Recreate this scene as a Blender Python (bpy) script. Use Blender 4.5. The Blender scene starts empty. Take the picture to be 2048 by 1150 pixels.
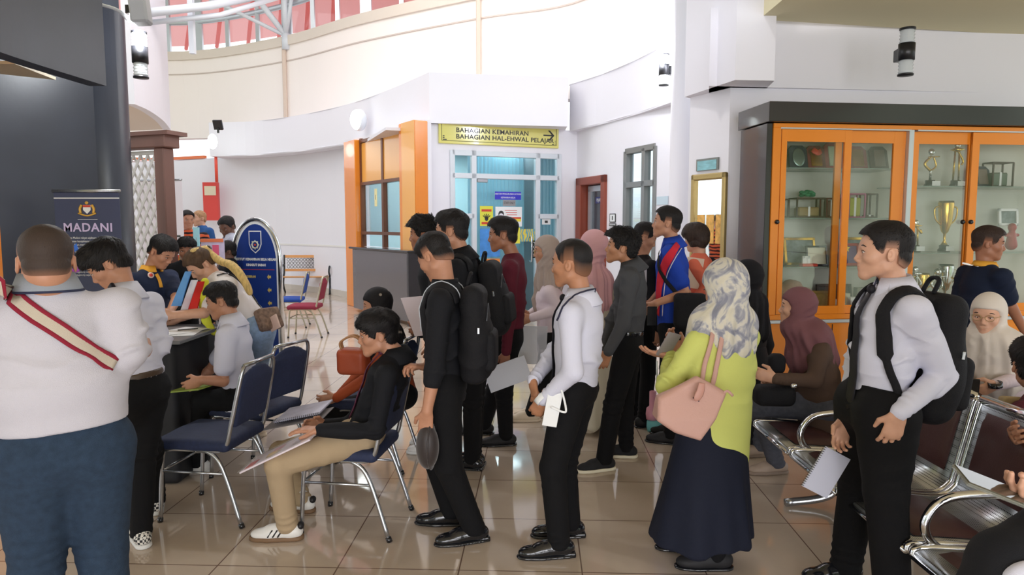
import bpy, math, random
import numpy as np
from mathutils import Vector, Matrix
from mathutils.bvhtree import BVHTree
R_ = math.radians
# ---------------------------------------------------------------- camera, world, lights, exposure
F = 1380.0; CAMH = 1.68
PITCH = math.atan(125/1380.0); CP, SP = math.cos(PITCH), math.sin(PITCH)
sc = bpy.context.scene
COL = sc.collection
cam = bpy.data.cameras.new('camera'); cam.sensor_width = 36; cam.lens = F/2048*36; cam.clip_start = .02; cam.clip_end = 300
camo = bpy.data.objects.new('camera', cam); COL.objects.link(camo)
camo.location = (0, 0, CAMH); camo.rotation_euler = (math.pi/2-PITCH, 0, 0); sc.camera = camo
sc.view_settings.view_transform = 'Standard'; sc.view_settings.look = 'None'
sc.view_settings.gamma = 1; sc.view_settings.use_curve_mapping = False
sc.view_settings.exposure = 0.5
W = bpy.data.worlds.new('world'); sc.world = W; W.use_nodes = True
bg = W.node_tree.nodes['Background']; wn = W.node_tree   # overcast sky: bright band near the horizon, calmer overhead
wt = wn.nodes.new('ShaderNodeTexCoord'); ws = wn.nodes.new('ShaderNodeSeparateXYZ'); wr = wn.nodes.new('ShaderNodeValToRGB'); wn.links.new(wt.outputs['Generated'], ws.inputs[0]); wn.links.new(ws.outputs['Z'], wr.inputs[0]); wn.links.new(wr.outputs[0], bg.inputs[0])
we = wr.color_ramp.elements; we[0].position = 0.; we[0].color = (.62, .66, .66, 1); we[1].position = 1.; we[1].color = (.42, .46, .52, 1)
for wp, wc in ((.06, (1.5, 1.55, 1.6, 1)), (.32, (1.45, 1.5, 1.55, 1)), (.5, (.5, .54, .6, 1))): q_ = we.new(wp); q_.color = wc
bg.inputs[1].default_value = .9
wg = wn.nodes.new('ShaderNodeTexNoise'); wg.inputs['Scale'].default_value = 9; wg.inputs['Detail'].default_value = 6; wn.links.new(wt.outputs['Generated'], wg.inputs[0])   # trees and lawn before the entrance
wq = wn.nodes.new('ShaderNodeValToRGB'); wq.color_ramp.elements[0].position = .42; wq.color_ramp.elements[0].color = (.16, .22, .10, 1); wq.color_ramp.elements[1].position = .62; wq.color_ramp.elements[1].color = (.85, .98, .75, 1); wn.links.new(wg.outputs[0], wq.inputs[0])
wm = wn.nodes.new('ShaderNodeMath'); wm.operation = 'MULTIPLY_ADD'; wm.inputs[1].default_value = -4; wm.inputs[2].default_value = -1.4; wm.use_clamp = True; wn.links.new(ws.outputs['Y'], wm.inputs[0])
wz = wn.nodes.new('ShaderNodeMath'); wz.operation = 'MULTIPLY_ADD'; wz.inputs[1].default_value = -14; wz.inputs[2].default_value = 3.4; wz.use_clamp = True; wn.links.new(ws.outputs['Z'], wz.inputs[0])
wk = wn.nodes.new('ShaderNodeMath'); wk.operation = 'MULTIPLY'; wn.links.new(wm.outputs[0], wk.inputs[0]); wn.links.new(wz.outputs[0], wk.inputs[1])
wx = wn.nodes.new('ShaderNodeMix'); wx.data_type = 'RGBA'; wn.links.new(wk.outputs[0], wx.inputs[0]); wn.links.new(wr.outputs[0], wx.inputs[6]); wn.links.new(wq.outputs[0], wx.inputs[7]); wn.links.new(wx.outputs[2], bg.inputs[0])

def area(name, loc, target, sx, sy, power, col=(1, 1, 1)):
    l = bpy.data.lights.new(name, 'AREA'); l.shape = 'RECTANGLE'; l.size = sx; l.size_y = sy; l.energy = power; l.color = col
    o = bpy.data.objects.new(name, l); COL.objects.link(o); o.location = loc
    o.rotation_euler = (Vector(target)-Vector(loc)).to_track_quat('-Z', 'Y').to_euler(); return o
area('atrium_fill', (-3.5, 12, 9.5), (-5.5, 16.5, 0), 9, 6, 540, (1, .985, .975))  # added fill lamp below the closed roof, aimed at the back-left walls
area('entrance_daylight', (1.5, -6.9, 2.0), (2.0, 6, 1.9), 10, 2.8, 640, (.95, .94, 1))
sun = bpy.data.lights.new('sun', 'SUN'); sun.energy = 0.5; sun.angle = R_(6); sun.color = (1, .96, .9)
suno = bpy.data.objects.new('sun', sun); COL.objects.link(suno); suno.rotation_euler = (R_(28), R_(-30), 0)

# ---------------------------------------------------------------- picture <-> place
def ray(x, y):
    u = (x-1024)/F; v = (575-y)/F
    return np.array([u, CP+v*SP, -SP+v*CP])
def at(x, y, Y):
    d = ray(x, y); t = Y/d[1]; return np.array([d[0]*t, Y, CAMH+d[2]*t])
def atz(x, y, z):
    d = ray(x, y); t = (z-CAMH)/d[2]; return np.array([d[0]*t, d[1]*t, z])
def fl(x, y): return atz(x, y, 0.0)
def A_(*a): return np.array(a, float)
def unit(v): v = np.asarray(v, float); return v/max(1e-9, np.linalg.norm(v))
def rotv(v, ax, a):
    return np.array(Matrix.Rotation(a, 3, Vector(ax)) @ Vector(v))

# ---------------------------------------------------------------- materials
MATS = {}
def mat(name, col, rough=.6, metal=0., bump=0., bscale=200., spec=None, var=0., vscale=3., stretch=None, emit=None, trans=0., alpha=1., coat=0., ior=None, sub=0., sheen=0.):
    if name in MATS: return MATS[name]
    m = bpy.data.materials.new(name); m.use_nodes = True; nt = m.node_tree; b = nt.nodes['Principled BSDF']
    c = tuple(col)+(1,)
    b.inputs['Base Color'].default_value = c; b.inputs['Roughness'].default_value = rough; b.inputs['Metallic'].default_value = metal
    if spec is not None: b.inputs['Specular IOR Level'].default_value = spec
    if trans: b.inputs['Transmission Weight'].default_value = trans
    if alpha < 1: b.inputs['Alpha'].default_value = alpha
    if coat: b.inputs['Coat Weight'].default_value = coat; b.inputs['Coat Roughness'].default_value = .05
    if ior: b.inputs['IOR'].default_value = ior
    if sheen: b.inputs['Sheen Weight'].default_value = sheen
    if sub: b.inputs['Subsurface Weight'].default_value = sub; b.inputs['Subsurface Radius'].default_value = (.012, .005, .003); b.inputs['Subsurface Scale'].default_value = 1
    if emit: b.inputs['Emission Color'].default_value = tuple(emit[:3])+(1,); b.inputs['Emission Strength'].default_value = emit[3]
    if bump or var:
        tc = nt.nodes.new('ShaderNodeTexCoord'); mp = nt.nodes.new('ShaderNodeMapping'); nt.links.new(tc.outputs['Object'], mp.inputs[0])
        if stretch: mp.inputs['Scale'].default_value = stretch
    if bump:
        n = nt.nodes.new('ShaderNodeTexNoise'); n.inputs['Scale'].default_value = bscale; n.inputs['Detail'].default_value = 3
        nt.links.new(mp.outputs[0], n.inputs['Vector'])
        bp = nt.nodes.new('ShaderNodeBump'); bp.inputs['Strength'].default_value = bump; bp.inputs['Distance'].default_value = .01
        nt.links.new(n.outputs['Fac'], bp.inputs['Height']); nt.links.new(bp.outputs[0], b.inputs['Normal'])
    if var:
        n = nt.nodes.new('ShaderNodeTexNoise'); n.inputs['Scale'].default_value = vscale; n.inputs['Detail'].default_value = 5
        nt.links.new(mp.outputs[0], n.inputs['Vector'])
        r = nt.nodes.new('ShaderNodeValToRGB'); r.color_ramp.elements[0].position = .3; r.color_ramp.elements[1].position = .7
        r.color_ramp.elements[0].color = tuple(max(0, x*(1-var)) for x in col)+(1,); r.color_ramp.elements[1].color = tuple(min(1, x*(1+var)) for x in col)+(1,)
        nt.links.new(n.outputs['Fac'], r.inputs[0]); nt.links.new(r.outputs[0], b.inputs['Base Color'])
    MATS[name] = m; return m
def s2l(*c):   # sRGB 0-255 -> linear
    return tuple(((x/255)/12.92 if x/255 <= .04045 else ((x/255+.055)/1.055)**2.4) for x in c)
def vcol_mat(name, rough=.6, metal=0., bump=0., bscale=300.):
    m = mat(name, (1, 1, 1), rough, metal, bump, bscale); nt = m.node_tree
    if not any(n.type == 'VERTEX_COLOR' for n in nt.nodes):
        a = nt.nodes.new('ShaderNodeVertexColor'); a.layer_name = 'tint'; nt.links.new(a.outputs[0], nt.nodes['Principled BSDF'].inputs['Base Color'])
    return m

# ---------------------------------------------------------------- mesh helpers
def tagp(o, label=None, cat=None, group=None, kind=None):
    if label: o['label'] = label
    if cat: o['category'] = cat
    if group: o['group'] = group
    if kind: o['kind'] = kind
    return o
class MB:
    """collects vertices and faces; build() links them as one mesh object"""
    def __init__(s): s.v = []; s.f = []; s.m = []; s.sm = []
    def add(s, V, Fs, mi=0, smooth=False):
        n = len(s.v); s.v.extend([tuple(map(float, p)) for p in V])
        for f in Fs: s.f.append(tuple(int(i)+n for i in f)); s.m.append(mi); s.sm.append(smooth)
        return s
    def box(s, c, h, R=None, mi=0, bev=0.):
        """rounded box: centre, half sizes, axes rows"""
        c = np.asarray(c, float); h = np.asarray(h, float); R = np.eye(3) if R is None else np.asarray(R)
        bev = min(bev, .45*h.min())
        if bev <= 0:
            P = [(x, y, z) for x in (-1, 1) for y in (-1, 1) for z in (-1, 1)]
            V = [c+(np.array(p)*h)@R for p in P]
            return s.add(V, [(0, 1, 3, 2), (4, 6, 7, 5), (0, 4, 5, 1), (2, 3, 7, 6), (0, 2, 6, 4), (1, 5, 7, 3)], mi)
        V = []; idx = {}
        for i, p in enumerate([(x, y, z) for x in (-1, 1) for y in (-1, 1) for z in (-1, 1)]):
            p = np.array(p)
            for a in range(3):
                q = p*(h-bev); q[a] = p[a]*h[a]; idx[(tuple(p), a)] = len(V); V.append(c+q@R)
        Fs = []
        def g(p, a): return idx[(tuple(p), a)]
        for a in range(3):
            b, d = (a+1) % 3, (a+2) % 3
            for sg in (-1, 1):
                q = []
                for (u, w) in ((-1, -1), (1, -1), (1, 1), (-1, 1)):
                    p = [0, 0, 0]; p[a] = sg; p[b] = u; p[d] = w; q.append(g(p, a))
                Fs.append(q if sg > 0 else q[::-1])
            for u in (-1, 1):
                for w in (-1, 1):
                    p0 = [0, 0, 0]; p1 = [0, 0, 0]; p0[b] = p1[b] = u; p0[d] = p1[d] = w; p0[a] = -1; p1[a] = 1
                    q = [g(p0, b), g(p1, b), g(p1, d), g(p0, d)]; Fs.append(q if u*w < 0 else q[::-1])
        for x in (-1, 1):
            for y in (-1, 1):
                for z in (-1, 1):
                    q = [g((x, y, z), 0), g((x, y, z), 1), g((x, y, z), 2)]; Fs.append(q if x*y*z > 0 else q[::-1])
        return s.add(V, Fs, mi)
    def tube(s, pts, r, n=8, mi=0, closed=False, cap=True, smooth=True):
        P = [np.asarray(p, float) for p in pts]; m = len(P); r = [r]*m if np.isscalar(r) else r
        T = []
        for i in range(m):
            a = P[(i-1) % m] if (closed or i > 0) else P[i]; b = P[(i+1) % m] if (closed or i < m-1) else P[i]
            T.append(unit(b-a))
        up = np.array([0, 0, 1.]) if abs(T[0][2]) < .9 else np.array([1., 0, 0])
        N = unit(np.cross(T[0], up)); V = []
        for i in range(m):
            N = unit(N-T[i]*np.dot(N, T[i])); B = np.cross(T[i], N)
            for k in range(n):
                a = 2*math.pi*k/n; V.append(P[i]+r[i]*(math.cos(a)*N+math.sin(a)*B))
        Fs = []
        for i in range(m if closed else m-1):
            j = (i+1) % m
            for k in range(n):
                l = (k+1) % n; Fs.append((i*n+k, i*n+l, j*n+l, j*n+k))
        if cap and not closed: Fs.append(tuple(range(n))[::-1]); Fs.append(tuple((m-1)*n+k for k in range(n)))
        return s.add(V, Fs, mi, smooth)
    def ribbon(s, pts, nors, w, t, mi=0, smooth=True):
        P = np.asarray(pts, float); m = len(P); V = []
        ws = [w]*m if np.isscalar(w) else w
        for i in range(m):
            T = unit(P[min(i+1, m-1)]-P[max(i-1, 0)]); N = np.asarray(nors[i], float); N = unit(N-T*np.dot(N, T)); B = np.cross(T, N); hw = ws[i]/2
            for (a, b) in ((-1, 0), (-.8, 1), (.8, 1), (1, 0), (.8, -1), (-.8, -1)): V.append(P[i]+B*a*hw+N*b*t/2)
        Fs = []
        for i in range(m-1):
            for k in range(6): l = (k+1) % 6; Fs.append((i*6+k, (i+1)*6+k, (i+1)*6+l, i*6+l))
        Fs.append(tuple(range(6))); Fs.append(tuple((m-1)*6+k for k in range(6))[::-1])
        return s.add(V, Fs, mi, smooth)
    def lathe(s, prof, c=(0, 0, 0), R=None, n=24, mi=0, sx=1, sy=1, a0=0, a1=2*math.pi):
        c = np.asarray(c, float); R = np.eye(3) if R is None else np.asarray(R); full = abs(a1-a0-2*math.pi) < 1e-6
        V = []; k = n if full else n+1
        for (r, z) in prof:
            for i in range(k):
                a = a0+(a1-a0)*i/n; V.append(c+np.array([r*sx*math.cos(a), r*sy*math.sin(a), z])@R)
        Fs = []
        for j in range(len(prof)-1):
            for i in range(n if full else n):
                i2 = (i+1) % k if full else i+1; Fs.append((j*k+i, j*k+i2, (j+1)*k+i2, (j+1)*k+i))
        return s.add(V, Fs, mi, True)
    def ell(s, c, r, R=None, n=12, mi=0):
        prof = [(math.sin(math.pi*i/n), -math.cos(math.pi*i/n)) for i in range(n+1)]
        c = np.asarray(c, float); R = np.eye(3) if R is None else np.asarray(R); V = []; m = 2*n
        for (a, z) in prof:
            for i in range(m): V.append(c+(np.array([a*math.cos(2*math.pi*i/m), a*math.sin(2*math.pi*i/m), z])*np.asarray(r))@R)
        Fs = [(j*m+i, j*m+(i+1) % m, (j+1)*m+(i+1) % m, (j+1)*m+i) for j in range(n) for i in range(m)]
        return s.add(V, Fs, mi, True)
    def prism(s, poly, off, mi=0):
        """poly: list of 3D points (planar), extruded by the vector off"""
        n = len(poly); V = [np.asarray(p, float) for p in poly]; V += [v+np.asarray(off) for v in V]
        Fs = [tuple(range(n)), tuple(range(n, 2*n))[::-1]]+[(i, n+i, n+(i+1) % n, (i+1) % n) for i in range(n)]
        return s.add(V, Fs, mi)
    def build(s, name, mats, parent=None, fixn=True):
        me = bpy.data.meshes.new(name); V = np.array(s.v, float)
        if parent is not None: V = V-np.array(world_loc(parent))
        me.from_pydata(V.tolist(), [], s.f)
        for m in (mats if isinstance(mats, (list, tuple)) else [mats]): me.materials.append(m)
        me.polygons.foreach_set('material_index', s.m); me.polygons.foreach_set('use_smooth', s.sm)
        me.validate(); me.update()
        if fixn:
            import bmesh
            b = bmesh.new(); b.from_mesh(me); bmesh.ops.recalc_face_normals(b, faces=b.faces); b.to_mesh(me); b.free()
        o = bpy.data.objects.new(name, me); COL.objects.link(o)
        if parent is not None: o.parent = parent
        return o
LOC = {}
def world_loc(o):
    l = np.zeros(3)
    while o is not None: l = l+np.array(o.location); o = o.parent
    return l
def empty(name, loc, label=None, cat=None, group=None):
    o = bpy.data.objects.new(name, None); COL.objects.link(o); o.location = [float(x) for x in loc]; o.empty_display_size = .1
    return tagp(o, label, cat, group)
def struct(o): o['kind'] = 'structure'; return o
def spline(P, n=8, closed=False):
    P = [np.asarray(p, float) for p in P]; m = len(P); out = []
    for i in range(m if closed else m-1):
        p0 = P[(i-1) % m] if closed or i > 0 else 2*P[0]-P[1]; p1 = P[i]; p2 = P[(i+1) % m]
        p3 = P[(i+2) % m] if closed or i < m-2 else 2*P[-1]-P[-2]
        for k in range(n):
            t = k/n; out.append(.5*((2*p1)+(-p0+p2)*t+(2*p0-5*p1+4*p2-p3)*t*t+(-p0+3*p1-3*p2+p3)*t**3))
    if not closed: out.append(P[-1])
    return out
def text(name, s, origin, xdir, ydir, size, m, parent=None, depth=.002, align='CENTER', sx=1., sp=1., bold=0.):
    cu = bpy.data.curves.new(name, 'FONT'); cu.body = s; cu.size = size; cu.align_x = align; cu.align_y = 'CENTER'; cu.extrude = depth; cu.space_character = sp; cu.offset = bold
    cu.resolution_u = 3
    o = bpy.data.objects.new(name+'_tmp', cu); me = bpy.data.meshes.new_from_object(o); bpy.data.objects.remove(o)
    x = unit(xdir); y = unit(ydir); z = np.cross(x, y)
    M = Matrix(((x[0]*sx, y[0], z[0], origin[0]), (x[1]*sx, y[1], z[1], origin[1]), (x[2]*sx, y[2], z[2], origin[2]), (0, 0, 0, 1)))
    me.transform(M)
    if parent is not None: l = world_loc(parent); me.transform(Matrix.Translation([-float(a) for a in l]))
    me.materials.clear(); me.materials.append(m); o = bpy.data.objects.new(name, me); COL.objects.link(o)
    if parent is not None: o.parent = parent
    return o

# ---------------------------------------------------------------- distance-field modeller (bodies, clothes, bags)
def rs(seed): return np.random.RandomState(seed)
def nz(P, freq, seed=0, oct=3):
    r = rs(seed); out = 0; amp = 1; tot = 0
    for o in range(oct):
        A = r.normal(size=(3, 3)); A /= np.linalg.norm(A, axis=1)[:, None]; B = r.normal(size=(3, 3)); B /= np.linalg.norm(B, axis=1)[:, None]; ph = r.uniform(0, 6.28, (2, 3))
        q = (P@B.T)*freq*.7+ph[1]; w = (P@A.T)*freq+ph[0]+1.3*np.sin(q[..., [1, 2, 0]])
        out = out+amp*np.sin(w).mean(-1)*1.4; tot += amp; amp *= .5; freq *= 2.03
    return out/tot
def smin(a, b, k):
    if k <= 0: return np.minimum(a, b)
    h = np.maximum(k-np.abs(a-b), 0)/k; return np.minimum(a, b)-h*h*k*.25
class SDF:
    def __init__(s): s.ops = []
    def cap(s, a, b, ra, rb=None, k=.02, lat=None, s_=1., sub=False):
        s.ops.append(('cap', np.asarray(a, float), np.asarray(b, float), ra, ra if rb is None else rb, k, None if lat is None else unit(lat), s_, sub)); return s
    def chain(s, pts, rr, k=.02, lat=None, s_=1.):
        for i in range(len(pts)-1): s.cap(pts[i], pts[i+1], rr[i], rr[i+1], k, lat, s_)
        return s
    def ell(s, c, r, R=None, k=.02, sub=False):
        s.ops.append(('ell', np.asarray(c, float), np.asarray(r, float), np.eye(3) if R is None else np.asarray(R), k, sub)); return s
    def box(s, c, h, R=None, rnd=.02, k=.0, sub=False):
        s.ops.append(('box', np.asarray(c, float), np.asarray(h, float), np.eye(3) if R is None else np.asarray(R), rnd, k, sub)); return s
    def fn(s, f, lo, hi, k=.0, sub=False): s.ops.append(('fn', f, np.asarray(lo, float), np.asarray(hi, float), k, sub)); return s
    def cut(s, p, n): s.ops.append(('cut', np.asarray(p, float), unit(n))); return s
    def bounds(s, o):
        if o[0] == 'cap':
            r = max(o[3], o[4])*max(1, o[7]); return np.minimum(o[1], o[2])-r, np.maximum(o[1], o[2])+r
        if o[0] in ('ell', 'box'):
            e = np.abs(o[3]*o[2][:, None]).sum(0); return o[1]-e, o[1]+e
        if o[0] == 'fn': return o[2], o[3]
    def mesh(s, h, smooth=1):
        lo = np.full(3, 1e9); hi = -lo
        for o in s.ops:
            if o[0] != 'cut' and not o[-1]:
                l, u = s.bounds(o); lo = np.minimum(lo, l); hi = np.maximum(hi, u)
        lo = lo-3*h; hi = hi+3*h; n = np.ceil((hi-lo)/h).astype(int)+1
        D = np.full(n, .5, np.float32); ax = [lo[i]+h*np.arange(n[i]) for i in range(3)]
        for o in s.ops:
            if o[0] == 'cut':
                p, nn = o[1], o[2]
                D = np.maximum(D, ((ax[0]-p[0])*nn[0])[:, None, None]+((ax[1]-p[1])*nn[1])[None, :, None]+((ax[2]-p[2])*nn[2])[None, None, :]).astype(np.float32); continue
            k = o[5] if o[0] == 'cap' else o[-2]; k = max(k, 0); l, u = s.bounds(o); mg = k+2.5*h
            i0 = np.clip(((l-mg-lo)/h).astype(int), 0, n-1); i1 = np.clip(((u+mg-lo)/h).astype(int)+2, 1, n)
            if (i1 <= i0).any(): continue
            x = ax[0][i0[0]:i1[0], None, None]; y = ax[1][None, i0[1]:i1[1], None]; z = ax[2][None, None, i0[2]:i1[2]]
            if o[0] == 'cap':
                _, a, b, ra, rb, _, lat, ss, sub = o; ba = b-a; qx, qy, qz = x-a[0], y-a[1], z-a[2]
                if lat is not None and ss != 1:
                    qn = (qx*lat[0]+qy*lat[1]+qz*lat[2])*(1/ss-1); qx = qx+qn*lat[0]; qy = qy+qn*lat[1]; qz = qz+qn*lat[2]; ba = ba+lat*np.dot(ba, lat)*(1/ss-1)
                bb = max(1e-9, ba@ba); dt = qx*ba[0]+qy*ba[1]+qz*ba[2]; t = np.clip(dt/bb, 0, 1)
                d = np.sqrt(np.maximum(qx*qx+qy*qy+qz*qz-2*t*dt+t*t*bb, 0))-(ra+(rb-ra)*t)
            elif o[0] == 'ell':
                _, c, r, Rm, _, sub = o; q = [((x-c[0])*Rm[i][0]+(y-c[1])*Rm[i][1]+(z-c[2])*Rm[i][2])/r[i] for i in range(3)]
                k0 = np.sqrt(q[0]**2+q[1]**2+q[2]**2); k1 = np.sqrt((q[0]/r[0])**2+(q[1]/r[1])**2+(q[2]/r[2])**2)+1e-6; d = k0*(k0-1)/k1
            elif o[0] == 'box':
                _, c, hh, Rm, rnd, _, sub = o; q = [np.abs((x-c[0])*Rm[i][0]+(y-c[1])*Rm[i][1]+(z-c[2])*Rm[i][2])-(hh[i]-rnd) for i in range(3)]
                d = np.sqrt(sum(np.maximum(a, 0)**2 for a in q))+np.minimum(np.maximum(np.maximum(q[0], q[1]), q[2]), 0)-rnd
            else:
                _, f, _, _, _, sub = o; d = f(np.broadcast_to(x, (x.shape[0], y.shape[1], z.shape[2])), np.broadcast_to(y, (x.shape[0], y.shape[1], z.shape[2])), np.broadcast_to(z, (x.shape[0], y.shape[1], z.shape[2])))
            sl = (slice(i0[0], i1[0]), slice(i0[1], i1[1]), slice(i0[2], i1[2]))
            if sub: D[sl] = -smin(-D[sl], d, k)
            else: D[sl] = smin(D[sl], d, k)
        V, Q = surfnet(D, lo, h)
        for _ in range(smooth): V = smooth_v(V, Q)
        return V, Q
def surfnet(D, lo, h):
    D = D+1e-7; S = D < 0; sh = np.array(D.shape); c = np.zeros(sh-1, np.int8)
    for a in (0, 1):
        for b in (0, 1):
            for e in (0, 1): c += S[a:sh[0]-1+a, b:sh[1]-1+b, e:sh[2]-1+e]
    ii = np.argwhere((c > 0) & (c < 8)); idx = -np.ones(sh-1, np.int64); idx[tuple(ii.T)] = np.arange(len(ii))
    pos = np.zeros((len(ii), 3)); cnt = np.zeros(len(ii))
    for a in range(3):
        b, e = (a+1) % 3, (a+2) % 3
        for u in (0, 1):
            for w in (0, 1):
                o0 = np.zeros(3, int); o0[b] = u; o0[e] = w; o1 = o0.copy(); o1[a] = 1
                d0 = D[tuple((ii+o0).T)]; d1 = D[tuple((ii+o1).T)]; m = (d0 < 0) != (d1 < 0); t = d0[m]/(d0[m]-d1[m])
                p = np.tile(o0.astype(float), (m.sum(), 1)); p[:, a] = t; pos[m] += p; cnt[m] += 1
    V = lo+h*(ii+pos/np.maximum(cnt, 1)[:, None]); Q = []
    for a in range(3):
        b, e = (a+1) % 3, (a+2) % 3
        s0 = [slice(None)]*3; s1 = [slice(None)]*3; s0[a] = slice(0, -1); s1[a] = slice(1, None)
        X = S[tuple(s0)] != S[tuple(s1)]; jj = np.argwhere(X); jj = jj[(jj[:, b] > 0) & (jj[:, e] > 0) & (jj[:, b] < sh[b]-1) & (jj[:, e] < sh[e]-1)]
        ins = S[tuple(jj.T)]; q = []
        for (u, w) in ((-1, -1), (0, -1), (0, 0), (-1, 0)):
            k = jj.copy(); k[:, b] += u; k[:, e] += w; q.append(idx[tuple(k.T)])
        q = np.stack(q, 1); q[~ins] = q[~ins][:, ::-1]; Q.append(q)
    return V, np.concatenate(Q)
def smooth_v(V, Q):
    n = len(V); cnt = np.zeros(n); acc = np.zeros((n, 3))
    for i in range(4):
        a, b = Q[:, i], Q[:, (i+1) % 4]
        cnt += np.bincount(a, minlength=n)+np.bincount(b, minlength=n)
        for k in range(3): acc[:, k] += np.bincount(a, V[b, k], n)+np.bincount(b, V[a, k], n)
    return V*.4+.6*acc/np.maximum(cnt, 1)[:, None]
def normals(V, Q):
    n = len(V); fn = np.cross(V[Q[:, 2]]-V[Q[:, 0]], V[Q[:, 3]]-V[Q[:, 1]]); N = np.zeros((n, 3))
    for i in range(4):
        for k in range(3): N[:, k] += np.bincount(Q[:, i], fn[:, k], n)
    return N/np.maximum(1e-12, np.linalg.norm(N, axis=1))[:, None]
def folds(V, Q, L, seed=0, base=.003, bf=9., aniso=(1, 1, 1.0)):
    """cloth folds: L = [(centre, axis, reach, waves per metre, amplitude)]"""
    N = normals(V, Q); d = base*nz(V*np.array(aniso), bf, seed, 3)
    w = nz(V, 6., seed+5, 2); w2 = nz(V, 17., seed+9, 2); am_ = np.clip(nz(V, 13., seed+3, 2)*1.6+.55, 0, 1.3)
    for (c, a, rch, fr, am) in L:
        q = V-c; g = np.exp(-(q**2).sum(1)/rch**2); s = (q@unit(a))*fr*6.28+4.5*w+1.6*w2
        d = d+am*g*am_*(1-2*np.abs(np.sin(s*.5)))
    d = np.maximum(d, -.0035)
    return V+N*d[:, None]
def qmesh(name, V, Q, mats, parent=None, mi=None, tint=None, extra=None):
    me = bpy.data.meshes.new(name)
    if parent is not None: V = V-world_loc(parent)
    if extra is not None and len(extra.v):
        n = len(V); EV = np.array(extra.v, float)-(world_loc(parent) if parent is not None else 0)
        faces = Q.tolist()+[tuple(i+n for i in f) for f in extra.f]
        mi = list(mi if mi is not None else np.zeros(len(Q), int))+list(extra.m); V = np.concatenate([V, EV])
    else: faces = Q
    me.from_pydata(V, [], faces)
    for m in (mats if isinstance(mats, (list, tuple)) else [mats]): me.materials.append(m)
    if mi is not None: me.polygons.foreach_set('material_index', np.asarray(mi, np.int32))
    me.polygons.foreach_set('use_smooth', np.ones(len(me.polygons), bool))
    if tint is not None:
        a = me.color_attributes.new('tint', 'FLOAT_COLOR', 'POINT'); t = np.ones((len(me.vertices), 4), np.float32); t[:len(tint), :3] = tint; a.data.foreach_set('color', t.ravel())
    me.update(); o = bpy.data.objects.new(name, me); COL.objects.link(o)
    if parent is not None: o.parent = parent
    return o
def bvh(V, Q): return BVHTree.FromPolygons(V.tolist(), Q.tolist())
def hits(tree, pix, off=.004, n=6, fallback=None):
    """points where the lines of sight meet a surface, with normals: seams, straps and badges lie on the cloth"""
    P = spline([np.array([a, b, 0.]) for a, b in pix], n) if len(pix) > 1 else [np.array([pix[0][0], pix[0][1], 0.])]; out = []; nn = []; last = fallback
    for p in P:
        d = ray(p[0], p[1]); h, nr, i, ds = tree.ray_cast(Vector((0, 0, CAMH)), Vector(unit(d)))
        if h is None:
            if last is None: continue
            q = at(p[0], p[1], last); m = unit(A_(0, -1, 0)); 
        else: q = np.array(h); m = np.array(nr); last = q[1]
        out.append(q+m*off); nn.append(m)
    # ease the normals
    for _ in range(2): nn = [unit(nn[max(i-1, 0)]+nn[i]+nn[min(i+1, len(nn)-1)]) for i in range(len(nn))]
    return out, nn
# ---------------------------------------------------------------- the building
def wallstrip(name, pts, z0, z1, th, m, parent=None, kind=True, ends=True):
    """vertical wall along a plan polyline, thickness towards the left of its run"""
    P = [np.array(p[:2], float) for p in pts]; n = len(P); O = []
    for i in range(n):
        t = unit(P[min(i+1, n-1)]-P[max(i-1, 0)]); O.append(P[i]+np.array([-t[1], t[0]])*th)
    b = MB(); V = []
    for i in range(n):
        for q, z in ((P[i], z0), (P[i], z1), (O[i], z1), (O[i], z0)): V.append((q[0], q[1], z))
    Fs = []
    for i in range(n-1):
        for k in range(4): l = (k+1) % 4; Fs.append((i*4+k, (i+1)*4+k, (i+1)*4+l, i*4+l))
    Fs += [(0, 1, 2, 3), tuple((n-1)*4+k for k in (3, 2, 1, 0))]
    b.add(V, Fs); o = b.build(name, m, parent)
    if kind: struct(o)
    return o
class PL:
    """a vertical plane through two plan points; u runs to the right, n towards the room"""
    def __init__(s, p0, p1):
        s.o = A_(p0[0], p0[1], 0); s.T = unit(A_(p1[0]-p0[0], p1[1]-p0[1], 0)); s.N = A_(s.T[1], -s.T[0], 0)
        s.len = math.hypot(p1[0]-p0[0], p1[1]-p0[1])
    def q(s, px, py, n=0):
        d = ray(px, py); c = A_(0, 0, CAMH); o = s.o+s.N*n; t = ((o-c)@s.N)/(d@s.N); p = c+d*t; return float((p-s.o)@s.T), float(p[2])
    def p(s, u, z, n=0): return s.o+s.T*u+s.N*n+A_(0, 0, z)
    def box(s, mb, u0, u1, z0, z1, n0, n1, mi=0, bev=0):
        return mb.box(s.p((u0+u1)/2, (z0+z1)/2, (n0+n1)/2), (abs(u1-u0)/2, abs(n1-n0)/2, abs(z1-z0)/2), np.array([s.T, -s.N, [0, 0, 1]]), mi, bev)
WHITE = mat('wall_paint', s2l(234, 232, 240), .55, bump=.02, bscale=60)
CREAM = mat('drum_wall_paint', s2l(250, 240, 235), .6, bump=.015, bscale=60)
OLIVE = mat('ceiling_paint', s2l(226, 216, 180), .8)
DARKP = mat('dark_grey_paint', s2l(50, 53, 63), .38, bump=.05, bscale=25, var=.18, vscale=1.6)
ORANGE = mat('orange_laminate', s2l(232, 136, 36), .22, coat=.4)
ORANGE2 = mat('amber_laminate', s2l(240, 172, 80), .25, coat=.4)
ALU = mat('window_aluminium', s2l(200, 205, 212), .35, .6)
BROWNW = mat('red_brown_wood', s2l(140, 66, 48), .4)
GLASS = mat('clear_glass', (1, 1, 1), .0, trans=1., ior=1.45)
BLACKG = mat('black_gloss', s2l(26, 27, 31), .12, coat=.3)
CHROME = mat('chrome', s2l(222, 224, 228), .12, 1.)
STEEL = mat('silver_tube', s2l(178, 180, 184), .25, .9)
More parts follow.
